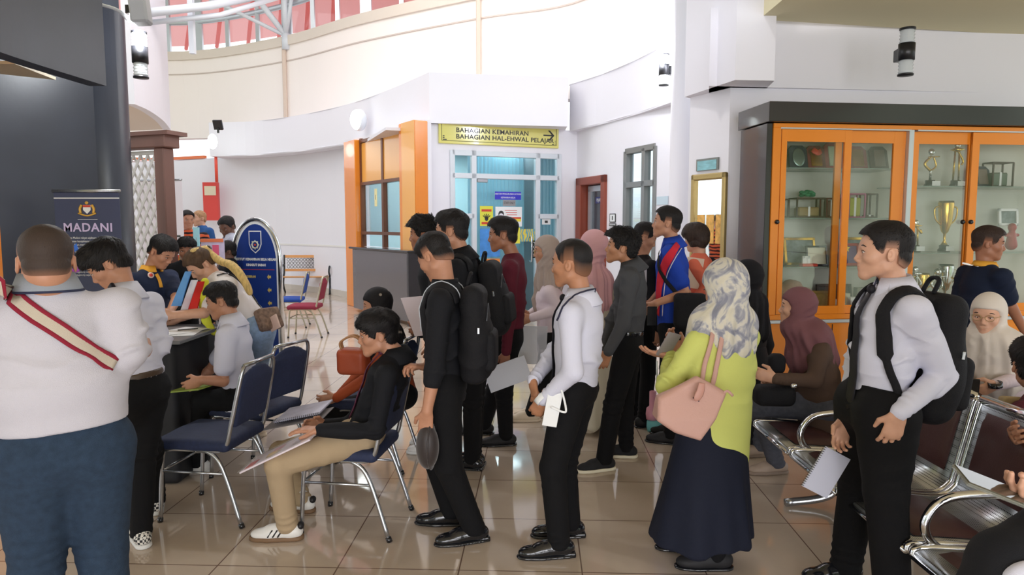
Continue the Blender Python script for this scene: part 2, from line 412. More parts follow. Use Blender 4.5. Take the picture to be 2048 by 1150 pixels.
def thin_glass(name, col, a, rough=.02):
    m = bpy.data.materials.new(name); m.use_nodes = True; nt = m.node_tree; nt.nodes.remove(nt.nodes['Principled BSDF']); out = nt.nodes['Material Output']
    t = nt.nodes.new('ShaderNodeBsdfTransparent'); t.inputs[0].default_value = tuple(c**.5 for c in col)+(1,); g = nt.nodes.new('ShaderNodeBsdfGlossy'); g.inputs['Roughness'].default_value = rough
    lw = nt.nodes.new('ShaderNodeLayerWeight'); lw.inputs[0].default_value = .5; p = nt.nodes.new('ShaderNodeMath'); p.operation = 'POWER'; p.inputs[1].default_value = 4; q = nt.nodes.new('ShaderNodeMath'); q.operation = 'MULTIPLY_ADD'; q.inputs[1].default_value = .7; q.inputs[2].default_value = (a-1)**2*.13; q.use_clamp = True
    mx = nt.nodes.new('ShaderNodeMixShader'); nt.links.new(lw.outputs['Facing'], p.inputs[0]); nt.links.new(p.outputs[0], q.inputs[0])
    nt.links.new(q.outputs[0], mx.inputs[0]); nt.links.new(t.outputs[0], mx.inputs[1]); nt.links.new(g.outputs[0], mx.inputs[2]); nt.links.new(mx.outputs[0], out.inputs[0]); MATS[name] = m; return m
PANE = thin_glass('window_pane', (.93, .97, .96), 1.5)
PANED = thin_glass('dark_window_pane', (.62, .72, .75), 1.7)
SHOWG = thin_glass('showcase_glass', (.9, .93, .9), 1.75)

# floor of 60 cm polished tiles
fm = mat('polished_tiles', s2l(206, 190, 172), .07); nt = fm.node_tree; pb = nt.nodes['Principled BSDF']
tc = nt.nodes.new('ShaderNodeTexCoord'); mp = nt.nodes.new('ShaderNodeMapping'); nt.links.new(tc.outputs['Object'], mp.inputs[0])
g0 = fl(916, 1149); YAWF = R_(-2.2); c_, s_ = math.cos(-YAWF), math.sin(-YAWF)
rx, ry = c_*g0[0]-s_*g0[1], s_*g0[0]+c_*g0[1]; h0 = fl(700, 1136); ry2 = s_*h0[0]+c_*h0[1]
mp.inputs['Rotation'].default_value = (0, 0, -YAWF); mp.inputs['Location'].default_value = (-rx, -ry2, 0)
br = nt.nodes.new('ShaderNodeTexBrick'); br.offset = 0; br.squash = 1; br.inputs['Scale'].default_value = 1; br.inputs['Brick Width'].default_value = .6; br.inputs['Row Height'].default_value = .6
br.inputs['Mortar Size'].default_value = .0035; br.inputs['Mortar Smooth'].default_value = .1
br.inputs['Color1'].default_value = s2l(206, 190, 174)+(1,); br.inputs['Color2'].default_value = s2l(198, 182, 166)+(1,); br.inputs['Mortar'].default_value = s2l(120, 98, 88)+(1,)
nt.links.new(mp.outputs[0], br.inputs[0]); n1 = nt.nodes.new('ShaderNodeTexNoise'); n1.inputs['Scale'].default_value = 2.2; n1.inputs['Detail'].default_value = 6; nt.links.new(tc.outputs['Object'], n1.inputs[0])
mx = nt.nodes.new('ShaderNodeMix'); mx.data_type = 'RGBA'; mx.blend_type = 'MULTIPLY'; mx.inputs[0].default_value = .35; nt.links.new(br.outputs[0], mx.inputs[6])
rp = nt.nodes.new('ShaderNodeValToRGB'); rp.color_ramp.elements[0].position = .35; rp.color_ramp.elements[0].color = (.72, .68, .64, 1); rp.color_ramp.elements[1].position = .65; nt.links.new(n1.outputs[0], rp.inputs[0]); nt.links.new(rp.outputs[0], mx.inputs[7]); nt.links.new(mx.outputs[2], pb.inputs['Base Color'])
pb.inputs['Specular IOR Level'].default_value = .75
o = MB().add([(-16, -7, 0), (9, -7, 0), (9, 27, 0), (-16, 27, 0)], [(0, 1, 2, 3)]).build('floor', fm); struct(o)

# fascia ring around the atrium
Fl = [atz(x, y, 3.42) for x, y in ((420, 313), (510, 311), (600, 303), (700, 288), (780, 269), (859, 246))]
Ff = atz(1136, 253, 3.42); Fr = [atz(x, y, 3.42) for x, y in ((1139, 262), (1205, 248), (1272, 229), (1341, 205))]; Fr.append(Fr[-1]+(Fr[-1]-Fr[-2])*.5)
FT = 4.27
wallstrip('trim_1', spline(Fl, 5), 3.42, FT, .35, WHITE)
wallstrip('trim_2', [Fl[-1], Ff], 3.42, FT, .35, WHITE)
wallstrip('trim_3', spline(Fr, 5), 3.42, FT, .3, WHITE)
# ledge on top of the fascia and the soffit behind it
B_ = MB(); back = [A_(-10.5, 21.5, 0), A_(-8.4, 20.6, 0), A_(-6, 19.2, 0), A_(-3.6, 17.2, 0), A_(-1.2, 14.6, 0), A_(1.2, 14.4, 0)]
V = [(p[0], p[1]+.02, 3.44) for p in Fl]+[(p[0], p[1]+.1, 3.44) for p in (Ff,)]; V2 = [(p[0], p[1]+3, 3.44) for p in Fl]+[(Ff[0], Ff[1]+3, 3.44)]
n = len(V); B_.add(V+V2, [(i, i+1, n+i+1, n+i) for i in range(n-1)])
V = [(p[0], p[1], 3.44) for p in Fr]; V2 = [(p[0]+2.5, p[1]+1.5, 3.44) for p in Fr]; n = len(V); B_.add(V+V2, [(i, i+1, n+i+1, n+i) for i in range(n-1)])
struct(B_.build('trim_4', WHITE))
V = [(p[0]-.02, p[1]+.05, FT-.01) for p in Fl]+[(Ff[0], Ff[1]+.05, FT-.01)]; V2 = [(p[0], p[1]+5, FT-.01) for p in Fl]+[(Ff[0], Ff[1]+5, FT-.01)]; n = len(V)
B_ = MB().add(V+V2, [(i, i+1, n+i+1, n+i) for i in range(n-1)])
V = [(p[0]-.02, p[1]+.02, FT-.01) for p in Fr]; V2 = [(p[0]+1.2, p[1]+2.5, FT-.01) for p in Fr]; n = len(V); B_.add(V+V2, [(i, i+1, n+i+1, n+i) for i in range(n-1)]); struct(B_.build('trim_5', WHITE))

# upper drum wall
drum = spline([A_(-11.5, 20.2), A_(-9.0, 20.2), A_(-6.0, 18.7), A_(-3.5, 16.7), A_(-.7, 14.9), A_(1.2, 13.9), A_(2.5, 11.6), A_(3.1, 9.8)], 6)
wallstrip('wall_atrium', drum, FT-.1, 6.5, .3, CREAM)
def offs(P, d):
    out = []
    for i in range(len(P)):
        t = unit(P[min(i+1, len(P)-1)]-P[max(i-1, 0)]); out.append(P[i]+np.array([t[1], -t[0]])*d)
    return out
wallstrip('trim_6', offs(drum, .05), 6.38, 6.62, .4, mat('ring_paint', s2l(225, 212, 200), .6))
wallstrip('trim_7', offs(drum, .02), 5.97, 6.0, .05, mat('groove_paint', s2l(205, 190, 182), .6))
# drum seams (vertical wall joints)
SEAM = mat('seam_paint', s2l(214, 194, 180), .6)
for k, (x, y0, y1) in enumerate(((577, 85, 240), (950, 5, 155))):
    # seam stands on the drum: find the drum point on that line of sight
    best = min(drum, key=lambda p: abs(p[0]/p[1]-(x-1024)/F))
    struct(MB().box((best[0], best[1]-.06, (FT+6.5)/2), (.05, .05, (6.5-FT)/2), None, 0, .02).build('trim_%d' % (8+k), SEAM))
# clerestory frame over the ring
b = MB(); dr = [p for p in offs(drum, -.1) if p[0] < 1.5]
for z in (7.45, 8.6): b.tube([A_(p[0], p[1], z) for p in dr], .07, 6)
b.build('window_1', ALU)['kind'] = 'structure'
for i, p in enumerate(dr[::2]):
    struct(MB().box((p[0], p[1], 7.7), (.05 if i % 3 else .13, .05, 1.2)).build('trim_%d' % (20+i), ALU))
o = MB().add([(p[0], p[1]+.05, z) for p in dr for z in (6.6, 8.6)], [(2*i, 2*i+2, 2*i+3, 2*i+1) for i in range(len(dr)-1)]).build('window_pane', PANE); o['kind'] = 'structure'; o.name = 'window_2'
# outer roof with red sheeting, seen through the clerestory
RED = mat('red_roof_sheet', s2l(244, 160, 156), .5); nt = RED.node_tree; tl = nt.nodes.new('ShaderNodeBsdfTranslucent'); tl.inputs[0].default_value = s2l(255, 184, 180)+(1,); ms = nt.nodes.new('ShaderNodeMixShader'); ms.inputs[0].default_value = .7
nt.links.new(nt.nodes['Principled BSDF'].outputs[0], ms.inputs[1]); nt.links.new(tl.outputs[0], ms.inputs[2]); nt.links.new(ms.outputs[0], nt.nodes['Material Output'].inputs[0])
b = MB()
for i in range(len(dr)-1):
    p, q = dr[i], dr[i+1]; cx, cy = -1, 6
    def out(a, d): t = unit(np.array([a[0]-cx, a[1]-cy])); return a+t*d
    b.add([(p[0], p[1]+.2, 9.3), (q[0], q[1]+.2, 9.3), (*out(q, 4.2), 7.7), (*out(p, 4.2), 7.7)], [(0, 1, 2, 3)])
tagp(b.build('outer_roof', RED), 'red sheet roof seen through the high atrium windows', 'roof', kind='structure'); bpy.data.objects['outer_roof'].name = 'ceiling_outer'
b = MB()
for i in range(0, len(dr)-1, 2): p = dr[i]; q = out(p, 4.2); b.tube([A_(p[0], p[1]+.2, 9.2), A_(q[0], q[1], 7.6)], .06, 6)
struct(b.build('trim_40', RED))
# roof truss pipes meeting on the drum ring
node = atz(572, 72, 6.62)
tr = empty('roof_truss', node, 'white steel pipe truss with struts meeting on the atrium ring', 'roof truss')
pw = mat('white_steel_paint', s2l(216, 220, 228), .35)
for (x, y, z, r) in ((415, -5, 8.3, .05), (508, -12, 8.6, .075), (568, -20, 8.8, .075), (585, -18, 8.7, .05)):
    MB().tube([node, at(x, y, node[1]-.25)], r, 8).build('strut', pw, tr)
MB().tube([node-A_(0, 0, .35), node+A_(0, 0, .05)], .11, 10).build('node_plate', pw, tr)
tr2 = empty('roof_truss', at(318, 28, 12.5), 'white horizontal roof beam high above the atrium on the left', 'roof truss')
MB().tube([at(300, 25, 13), at(415, 12, 14.), at(545, -14, 16)], .08, 8).build('beam', pw, tr2)
MB().tube([at(300, 45, 13.2), at(440, 30, 14.3), at(560, -6, 16)], .05, 8).build('beam', pw, tr2)
MB().box(at(383, 45, 14), (.05, .05, .6)).build('post', pw, tr2)

# lower walls under the fascia, left to right
lw = [A_(-10.9, 19.8), A_(-8.4, 18.9), A_(-6.2, 18.2), A_(-4.6, 16.9), A_(-3.75, 15.9)]
wallstrip('wall_back', spline(lw, 4), 0, 3.44, .2, WHITE)
wallstrip('baseboard_back', offs(spline(lw, 4), .02), 0, .14, .05, mat('skirting_tile', s2l(205, 196, 186), .3))
for k, x in enumerate((505,)):
    wallstrip('trim_12', offs(spline(lw, 4), .015), 1.16, 1.2, .03, mat('dado_paint', s2l(228, 226, 224), .5))
PB = PL((-3.48, 14.75), (-1.475, 11.8))       # booth front
PD = PL((-1.53, 12.05), (1.22, 13.15))      # office entrance wall
PR = PL((1.20, 13.2), (2.75, 9.2))          # wall under the right fascia
def u_(pl, x, y): return pl.q(x, y)[0]
def z_(pl, x, y): return pl.q(x, y)[1]
def holed(name, pl, u0, u1, z1, holes, th, m):
    """wall with real openings: vertical strips between holes"""
    b = MB(); us = sorted(set([u0, u1]+[h[0] for h in holes]+[h[1] for h in holes]))
    for a, c in zip(us, us[1:]):
        mid = (a+c)/2; z = 0
        for h in sorted([h for h in holes if h[0] < mid < h[1]], key=lambda h: h[2]):
            if h[2] > z: pl.box(b, a, c, z, h[2], -th, 0)
            z = h[3]
        if z < z1: pl.box(b, a, c, z, z1, -th, 0)
    return struct(b.build(name, m))
# booth: orange posts, amber panels, ticket windows
uw0, uw1 = u_(PB, 726, 350), u_(PB, 820, 350)
zt, zm, zl, zc = z_(PB, 775, 258), z_(PB, 822, 340), z_(PB, 735, 468), 1.25
holed('wall_booth', PB, 0, PB.len+.02, 3.44, [(uw0, uw1, zc, 3.1)], .12, WHITE)
bt = empty('counter_window', PB.p((uw0+uw1)/2, 0), 'orange framed service window with two sliding panes above a dark counter', 'window')
b = MB(); PB.box(b, u_(PB, 703, 350), uw0-.02, 0, 3.38, -.05, .16, 0, .01); b.build('post', ORANGE, bt)
b = MB(); PB.box(b, uw1-.02, PB.len+.03, 0, 3.42, -.05, .2, 0, .01); b.build('post', ORANGE, bt)
b = MB(); PB.box(b, uw0, (uw0+uw1)/2-.04, 2.52, 3.3, -.03, .04); PB.box(b, (uw0+uw1)/2+.04, uw1, 2.52, 3.3, -.03, .04); b.build('upper_panel', ORANGE2, bt)
fr = MB(); bm_ = mat('bronze_frame', s2l(110, 70, 50), .35, .5)
for (a, c) in ((uw0-.02, uw0+.05), ((uw0+uw1)/2-.04, (uw0+uw1)/2+.04), (uw1-.06, uw1)): PB.box(fr, a, c, zc, 3.4, -.03, .06)
for z in (1.52, 2.5, 3.34): PB.box(fr, uw0, uw1, z-.03, z+.03, -.03, .07)
fr.build('frame', bm_, bt)
b = MB(); PB.box(b, uw0, uw1, 1.55, 2.5, -.005, .005); b.build('pane', PANED, bt)
b = MB(); PB.box(b, uw1+.1, PB.len+.03, 0, 3.42, .201, .206); b.build('glossy_strip', ORANGE2, bt)
for k, (x, y) in enumerate(((750, 395), (801, 390))):
    u, z = PB.q(x, y, .03); b = MB(); PB.box(b, u-.06, u+.06, z-.17, z+.17, .012, .016)
    s = tagp(b.build('counter_sign', mat('cream_card', s2l(238, 226, 170), .5)), 'small cream card on the %s pane of the service window' % ('left' if k == 0 else 'right'), 'sign'); text('lettering', str(k+1), PB.p(u, z, .018), PB.T, (0, 0, 1), .14, mat('ink', (.03, .03, .03), .5), s, .001)
# room inside the booth and the office
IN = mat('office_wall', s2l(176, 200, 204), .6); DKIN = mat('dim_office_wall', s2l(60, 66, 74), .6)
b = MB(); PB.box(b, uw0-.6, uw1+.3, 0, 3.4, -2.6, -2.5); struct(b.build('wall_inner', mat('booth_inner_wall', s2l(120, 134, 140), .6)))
b = MB()
for k, (a, c, z0, z1) in enumerate(((.15, .6, 1.3, 1.9), (.75, 1.3, 1.3, 2.0), (1.5, 1.95, 1.35, 1.95))): PB.box(b, uw0+a, uw0+c, z0, z1, -2.49, -2.45)
nb = tagp(b.build('notice_board', mat('grey_notices', s2l(150, 158, 170), .6)), 'grey notice sheets on the wall inside the service booth', 'notice board')
b = MB(); PB.box(b, uw0+.12, uw0+.63, 1.27, 1.93, -2.495, -2.46); PB.box(b, uw0+.72, uw0+1.33, 1.27, 2.03, -2.495, -2.46); b.build('frame', BLACKG, nb)
# black granite counter in front of the booth
uc0, uc1 = PB.q(709, 560, .38)[0], PB.q(825, 560, .38)[0]
ct = empty('service_counter', PB.p((uc0+uc1)/2, 0, .4), 'glossy dark stone service counter under the orange framed window', 'counter')
b = MB(); PB.box(b, uc0+.02, uc1-.06, .06, 1.22, .24, .42, 0, .01); b.build('body', mat('dark_stone', s2l(92, 88, 90), .08, coat=.6), ct)
b = MB(); PB.box(b, uc0-.05, uc1+.02, 1.221, 1.26, .22, .47, 0, .01); b.build('countertop', BLACKG, ct)
b = MB(); PB.box(b, uc1-.06, uc1, .0, 1.22, .23, .45); b.build('end_panel', mat('black_panel', s2l(34, 30, 34), .3), ct)
# entrance wall with glazed double door
du0, du1 = u_(PD, 905, 420), u_(PD, 1117, 420); dzt = z_(PD, 910, 300)
holed('wall_entrance', PD, 0, PD.len, 3.44, [(du0, du1, 0, dzt)], .15, WHITE)
dr_ = empty('door_1', PD.p((du0+du1)/2, 0), 'glazed white aluminium office door with side lights under the yellow sign', 'door'); dr_['kind'] = 'structure'
us = [du0, u_(PD, 948, 420), u_(PD, 1075, 420), du1]; ztr = z_(PD, 950, 352); zmd = z_(PD, 925, 432)
b = MB(); w = .045
for u in us: PD.box(b, u-w, u+w, 0, dzt, -.08, .03, 0, .005)
for z in (dzt-w, ztr): PD.box(b, us[0], us[3], z-w, z+w, -.08, .03, 0, .005)
for z in (zmd, .06): PD.box(b, us[0], us[1], z-w, z+w, -.08, .03, 0, .005); PD.box(b, us[2], us[3], z-w, z+w, -.08, .03, 0, .005)
b.build('door_frame', mat('white_aluminium', s2l(216, 222, 230), .35), dr_)
b = MB(); PD.box(b, us[0], us[3], ztr, dzt, -.03, -.02); PD.box(b, us[0], us[1], 0, ztr, -.03, -.02); PD.box(b, us[2], us[3], 0, ztr, -.03, -.02); PD.box(b, us[1]+.04, us[2]-.04, .03, ztr-.05, -.03, -.018); b.build('glass_leaf', thin_glass('teal_pane', (.78, .92, .95), 1.4), dr_)
u, z = PD.q(1063, 498, .03); b = MB(); b.tube(spline([PD.p(u-.02, z+.22, 0), PD.p(u-.02, z+.2, .08), PD.p(u-.02, z-.2, .08), PD.p(u-.02, z-.22, 0)], 3), .016); b.build('door_handle', CHROME, dr_)
b = MB(); PD.box(b, u+.03, u+.11, z-.17, z+.16, -.01, 0); s = b.build('push_plate', BLACKG, dr_)
for k, c in enumerate('PUSH'): text('lettering', c, PD.p(u+.07, z+.11-.075*k, .004), -A_(0, 0, 1), PD.T, .075, mat('white_ink', (.9, .9, .9), .4), s, .001)
u, z = PD.q(965, 361, .02); b = MB(); PD.box(b, u-.1, u+.1, z-.035, z+.03, -.02, .03, 0, .01); b.build('door_closer', STEEL, dr_)
# office behind: teal blinds, bright left edge
b = MB()
for i in range(46):
    uu = us[1]+.22+i*.075; a = .34 if i % 2 else .28; t = PD.T*math.cos(a)-PD.N*math.sin(a); c = PD.p(uu, 1.5, -.9)
    b.box(c, (.045, .003, 1.5), np.array([t, np.cross([0, 0, 1], t), [0, 0, 1]]))
tagp(b.build('vertical_blinds', mat('teal_blind', s2l(176, 216, 228), .6)), 'pale teal vertical blinds hanging behind the glazed office door', 'blinds')
b = MB(); PD.box(b, -.5, 3.6, 0, 3.4, -3.1, -3.0); struct(b.build('wall_office', IN)); b = MB(); PD.box(b, -.6, 3.7, 3.3, 3.35, -3.1, -.2); struct(b.build('ceiling_office', WHITE))
b = MB(); PD.box(b, us[0]-.2, us[1]-.25, 0, 2.3, -1.6, -1.2); tagp(b.build('filing_cabinet', mat('grey_metal_cabinet', s2l(108, 128, 134), .5)), 'grey filing cabinet behind the left side light of the office door', 'cabinet')
area('office_lamp', PD.p(1.2, 3.2, -1.6), PD.p(1.2, 0, -1.6), 2.4, 1.2, 60, (.85, .97, 1))
area('booth_lamp', PB.p(1.8, 3.3, -1.3), PB.p(1.8, 0, -1.3), 2., 1., 22, (.9, .97, 1))
# yellow sign
pts = [(877, 250), (1118, 255), (1119, 291), (879, 284)]
u0, z0 = PD.q(878, 286, .05); u1, z1 = PD.q(1118, 254, .05); SG = mat('yellow_sign', s2l(222, 214, 120), .16, coat=.5)
sg = empty('direction_sign', PD.p((u0+u1)/2, z0, .04), 'long yellow acrylic sign with black lettering and an arrow above the office door', 'sign')
b = MB(); PD.box(b, u0, u1, z0, z1+.06, .0, .045, 0, .008); b.build('board', SG, sg)
INK = mat('ink', (.03, .03, .03), .5)
b = MB(); e = .05
for (a, c, d, f) in ((u0+e, u1-e, z0+e-.006, z0+e+.006), (u0+e-.006, u0+e+.006, z0+e, z1+.03), (u1-e-.006, u1-e+.006, z0+e, z1+.03)): PD.box(b, a, c, d, f, .045, .048)
b.build('border_line', mat('olive_ink', s2l(120, 115, 50), .4), sg)
H = z1-z0
text('lettering', 'BAHAGIAN KEMAHIRAN', PD.p(PD.q(912, 262, .05)[0], PD.q(970, 262, .05)[1]-.01, .047), PD.T, (0, 0, 1), .112, INK, sg, .001, 'LEFT', 1.08, 1.05, .002)
text('lettering', 'BAHAGIAN HAL-EHWAL PELAJAR', PD.p(PD.q(912, 276, .05)[0], PD.q(1000, 276, .05)[1]-.01, .047), PD.T, (0, 0, 1), .112, INK, sg, .001, 'LEFT', 1.08, 1.05, .002)
ua, za = PD.q(1098, 271, .05); b = MB(); PD.box(b, ua-.11, ua+.09, za-.012, za+.012, .045, .05)
for sg_ in (1, -1): b.prism([PD.p(ua+.11, za, .045), PD.p(ua+.02, za+sg_*.09, .045), PD.p(ua-.02, za+sg_*.09, .045), PD.p(ua+.07, za, .045)], PD.N*.005)
b.build('arrow', INK, sg)
for uu, al in ((u0+.1, 1), (u1-.1, -1)):
    b = MB()
    for k in range(3): PD.box(b, uu-.03*al, uu-.01*al+.01, z0+.06+k*.03, z0+.075+k*.03, .046, .049)
    PD.box(b, uu+.0*al, uu+.04*al, z0+.06, z0+.075, .046, .049); b.build('corner_ornament', INK, sg)
# notices on the door glass
def sheet(name, pl, x0, y0, x1, y1, m, label, cat, n=.0, group=None, par=None):
    a = pl.q(x0, y1, n); c = pl.q(x1, y0, n); b = MB(); pl.box(b, a[0], c[0], a[1], c[1], n-.004, n)
    o = b.build(name, m, par)
    if label: tagp(o, label, cat, group)
    return o, (a[0], a[1], c[0], c[1])
PAP = mat('white_paper', s2l(236, 238, 240), .5); BLUEI = mat('blue_sign', s2l(50, 46, 190), .4); WI = mat('white_ink', (.9, .9, .9), .4); REDI = mat('red_ink', s2l(205, 60, 40), .5)
o, r = sheet('door_sign', PD, 990, 384, 1042, 399, BLUEI, 'blue sign with two white text lines on the glass office door', 'sign')
cz = (r[1]+r[3])/2; cu_ = (r[0]+r[2])/2
text('lettering', 'JABATAN PENGURUSAN LATIHAN', PD.p(cu_, cz+.03, .002), PD.T, (0, 0, 1), .042, WI, o, .0005, 'CENTER', .8); text('lettering', 'KEMAHIRAN BELIA', PD.p(cu_, cz-.035, .002), PD.T, (0, 0, 1), .042, WI, o, .0005, 'CENTER', .8)
o, r = sheet('door_sign', PD, 1006, 400, 1031, 412, mat('grey_sign', s2l(150, 150, 152), .4, .3), 'small grey STAFF ONLY plate on the office door glass', 'sign')
text('lettering', 'STAFF ONLY', PD.p((r[0]+r[2])/2, (r[1]+r[3])/2, .002), PD.T, (0, 0, 1), .06, INK, o, .0005, 'CENTER', .62)
o, r = sheet('poster', PD, 960, 412, 986, 452, mat('yellow_poster', s2l(222, 220, 70), .5), 'yellow poster with a dark raised hand on the office door', 'poster')
b = MB(); cu_, cz = (r[0]+r[2])/2, r[1]*.5+r[3]*.5; b.ell(PD.p(cu_, cz-.05, .001), (.035, .003, .04), np.array([PD.T, PD.N, [0, 0, 1]]), 8)
for k in range(5):
    a = R_(-50+25*k); b.tube([PD.p(cu_, cz-.05, .001), PD.p(cu_+.09*math.sin(a), cz-.05+.09*math.cos(a), .001)], .008, 6)
b.build('hand_mark', INK, o); b = MB(); PD.box(b, r[0]+.03, r[2]-.03, r[3]-.1, r[3]-.06, .0, .002); b.build('red_text_band', REDI, o); b = MB(); PD.box(b, r[0]+.03, r[2]-.03, r[1]+.03, r[1]+.07, 0, .002); b.build('red_text_band', REDI, o)
o, r = sheet('poster', PD, 991, 414, 1044, 453, PAP, 'white notice with a small face drawing and a yellow and red band on the door', 'poster')
b = MB(); PD.box(b, r[0]+.18, r[2]-.02, r[1]+.09, r[1]+.14, 0, .002); b.build('yellow_band', mat('yellow_band', s2l(235, 215, 70), .5), o); b = MB(); PD.box(b, r[0]+.18, r[2]-.02, r[1]+.14, r[1]+.17, 0, .002)
for k in range(3): PD.box(b, r[0]+.18+k*.02, r[2]-.1, r[3]-.07-.04*k, r[3]-.06-.04*k, 0, .002)
b.build('red_band', REDI, o); b = MB(); b.ell(PD.p(r[0]+.11, r[3]-.13, .0), (.055, .003, .06), np.array([PD.T, PD.N, [0, 0, 1]]), 8); b.build('hair_drawing', INK, o); b = MB(); b.ell(PD.p(r[0]+.11, r[3]-.17, .002), (.045, .003, .055), np.array([PD.T, PD.N, [0, 0, 1]]), 8); b.build('face_drawing', mat('drawn_face', s2l(225, 225, 235), .5), o)
o, r = sheet('poster', PD, 960, 457, 1000, 514, mat('blue_poster', s2l(70, 140, 215), .45, var=.2, vscale=8), 'large blue poster low on the left of the office door', 'poster')
o, r = sheet('poster', PD, 1022, 455, 1040, 487, mat('bright_yellow_poster', s2l(240, 232, 80), .5), 'narrow plain yellow sheet beside the patterned sheet on the door', 'poster', .001)
m = mat('patterned_poster', s2l(225, 205, 80), .5); nt = m.node_tree; tcc = nt.nodes.new('ShaderNodeTexCoord'); wv = nt.nodes.new('ShaderNodeTexWave'); wv.inputs['Scale'].default_value = 6; wv.inputs['Distortion'].default_value = 9; rr = nt.nodes.new('ShaderNodeValToRGB'); rr.color_ramp.elements[0].color = s2l(80, 160, 190)+(1,); rr.color_ramp.elements[1].color = s2l(235, 210, 70)+(1,); nt.links.new(tcc.outputs['Object'], wv.inputs[0]); nt.links.new(wv.outputs[0], rr.inputs[0]); nt.links.new(rr.outputs[0], nt.nodes['Principled BSDF'].inputs['Base Color'])
o, r = sheet('poster', PD, 1040, 458, 1070, 483, m, 'sheet with a wavy blue and yellow pattern above the door handle', 'poster')
o, r = sheet('poster', PD, 972, 517, 1000, 570, mat('orange_panel', s2l(235, 140, 60), .5), 'plain orange panel at the foot of the office door', 'poster')
o, r = sheet('no_entry_notice', PD, 1084, 438, 1101, 449, PAP, 'small white notice with a dark symbol on the right side light', 'notice')
b = MB(); PD.box(b, (r[0]+r[2])/2-.03, (r[0]+r[2])/2+.03, r[1]+.03, r[3]-.03, 0, .002); b.build('symbol', INK, o)
# right wall: red-brown door, window, notices
uR = lambda x, y=420: PR.q(x, y)[0]
h1 = (uR(1163), uR(1207), 0, PR.q(1190, 366)[1]); h2 = (uR(1250), uR(1309), .95, PR.q(1280, 298)[1])
holed('wall_right', PR, 0, PR.len, 3.44, [h1, h2], .15, WHITE)
d2 = empty('door_2', PR.p((h1[0]+h1[1])/2, 0), 'dark door in a red-brown wooden frame right of the office entrance', 'door'); d2['kind'] = 'structure'
b = MB(); 
for a, c, d, e in ((h1[0]-.14, h1[0]+.06, 0, h1[3]+.12), (h1[1]-.02, h1[1]+.12, 0, h1[3]+.12), (h1[0]-.14, h1[1]+.12, h1[3]-.02, h1[3]+.12)): PR.box(b, a, c, d, e, -.14, .06, 0, .01)
b.build('door_frame', BROWNW, d2)
b = MB(); PR.box(b, h1[0]+.1, h1[0]+.2, 0, h1[3]-.1, -.13, -.08); PR.box(b, h1[0]+.1, h1[1], h1[3]-.14, h1[3]-.04, -.13, -.08); b.build('inner_frame', ALU, d2)
b = MB(); PR.box(b, h1[0], h1[1], 0, h1[3], -.16, -.12); b.build('leaf', mat('dark_glass_leaf', s2l(70, 78, 88), .1), d2)
o, r = sheet('door_plate', PR, 1191, 393, 1208, 407, mat('navy_sign', s2l(50, 60, 120), .4), 'small navy door plate with white lettering on the dark door', 'sign', -.1)
text('lettering', 'PEJABAT', PR.p((r[0]+r[2])/2, (r[1]+r[3])/2, -.098), PR.T, (0, 0, 1), .08, WI, o, .0005, 'CENTER', .8)
w3 = empty('window_3', PR.p((h2[0]+h2[1])/2, h2[2]), 'tall four-light aluminium window beside the round column', 'window'); w3['kind'] = 'structure'
b = MB(); um = uR(1286); zz = PR.q(1280, 368)[1]
for u in (h2[0], um, h2[1]): PR.box(b, u-.045, u+.045, h2[2], h2[3], -.1, .02, 0, .004)
for z in (h2[2], zz, h2[3]): PR.box(b, h2[0], h2[1], z-.045, z+.045, -.1, .02, 0, .004)
b.build('window_frame', mat('taupe_frame', s2l(140, 140, 140), .4, .4), w3); b = MB(); PR.box(b, h2[0], h2[1], h2[2], h2[3], -.06, -.05); b.build('pane', PANED, w3)
b = MB(); PR.box(b, h2[0]-1.2, h2[1]+.8, 0, 3.4, -2.2, -2.1); struct(b.build('wall_side_room', mat('side_room_wall', s2l(128, 160, 166), .6)))
b = MB(); PR.box(b, h2[0]+.0, h2[0]+.9, .0, 1.9, -1.2, -.9); tagp(b.build('wardrobe', mat('brown_wardrobe', s2l(96, 86, 82), .5)), 'brown cupboard seen through the lower panes of the four-light window', 'cabinet')
b = MB(); b.ell(PR.p(h2[0]+1.1, 2.95, -1.2), (.07, .07, .04)); tagp(b.build('ceiling_lamp', mat('lamp_glow', (1, 1, 1), .5, emit=(1, 1, 1, 6))), 'small round lit lamp seen through the top right pane of the tall window', 'lamp')
area('side_room_lamp', PR.p(1.8, 3.2, -1.2), PR.p(1.8, 0, -1.2), 1., 1., 5, (.85, .97, 1))
for (x0, y0, x1, y1, lb) in ((1219, 427, 1231, 445, 'small framed notice with a figure symbol beside the red-brown door, upper one'), (1218, 447, 1232, 452, 'small framed notice just below the figure symbol notice')):
    o, r = sheet('wall_notice', PR, x0, y0, x1, y1, INK, lb, 'notice', .012); b = MB(); PR.box(b, r[0]+.02, r[2]-.02, r[1]+.015, r[3]-.015, .012, .014); b.build('sheet', PAP, o)
    if y1-y0 > 10: b = MB(); PR.box(b, (r[0]+r[2])/2-.015, (r[0]+r[2])/2+.015, r[1]+.04, r[3]-.04, .014, .016); b.build('symbol', INK, o)
o, r = sheet('wall_notice', PR, 1313, 392, 1336, 410, mat('pale_blue_notice', s2l(196, 214, 226), .5), 'pale blue and white notice between the tall window and the column', 'notice', .01)
# round column
cc = at(1362, 420, 9.0); b = MB().lathe([(.155, 0), (.155, 6.4)], (cc[0], cc[1], 0), n=32); struct(b.build('trim_50', WHITE))
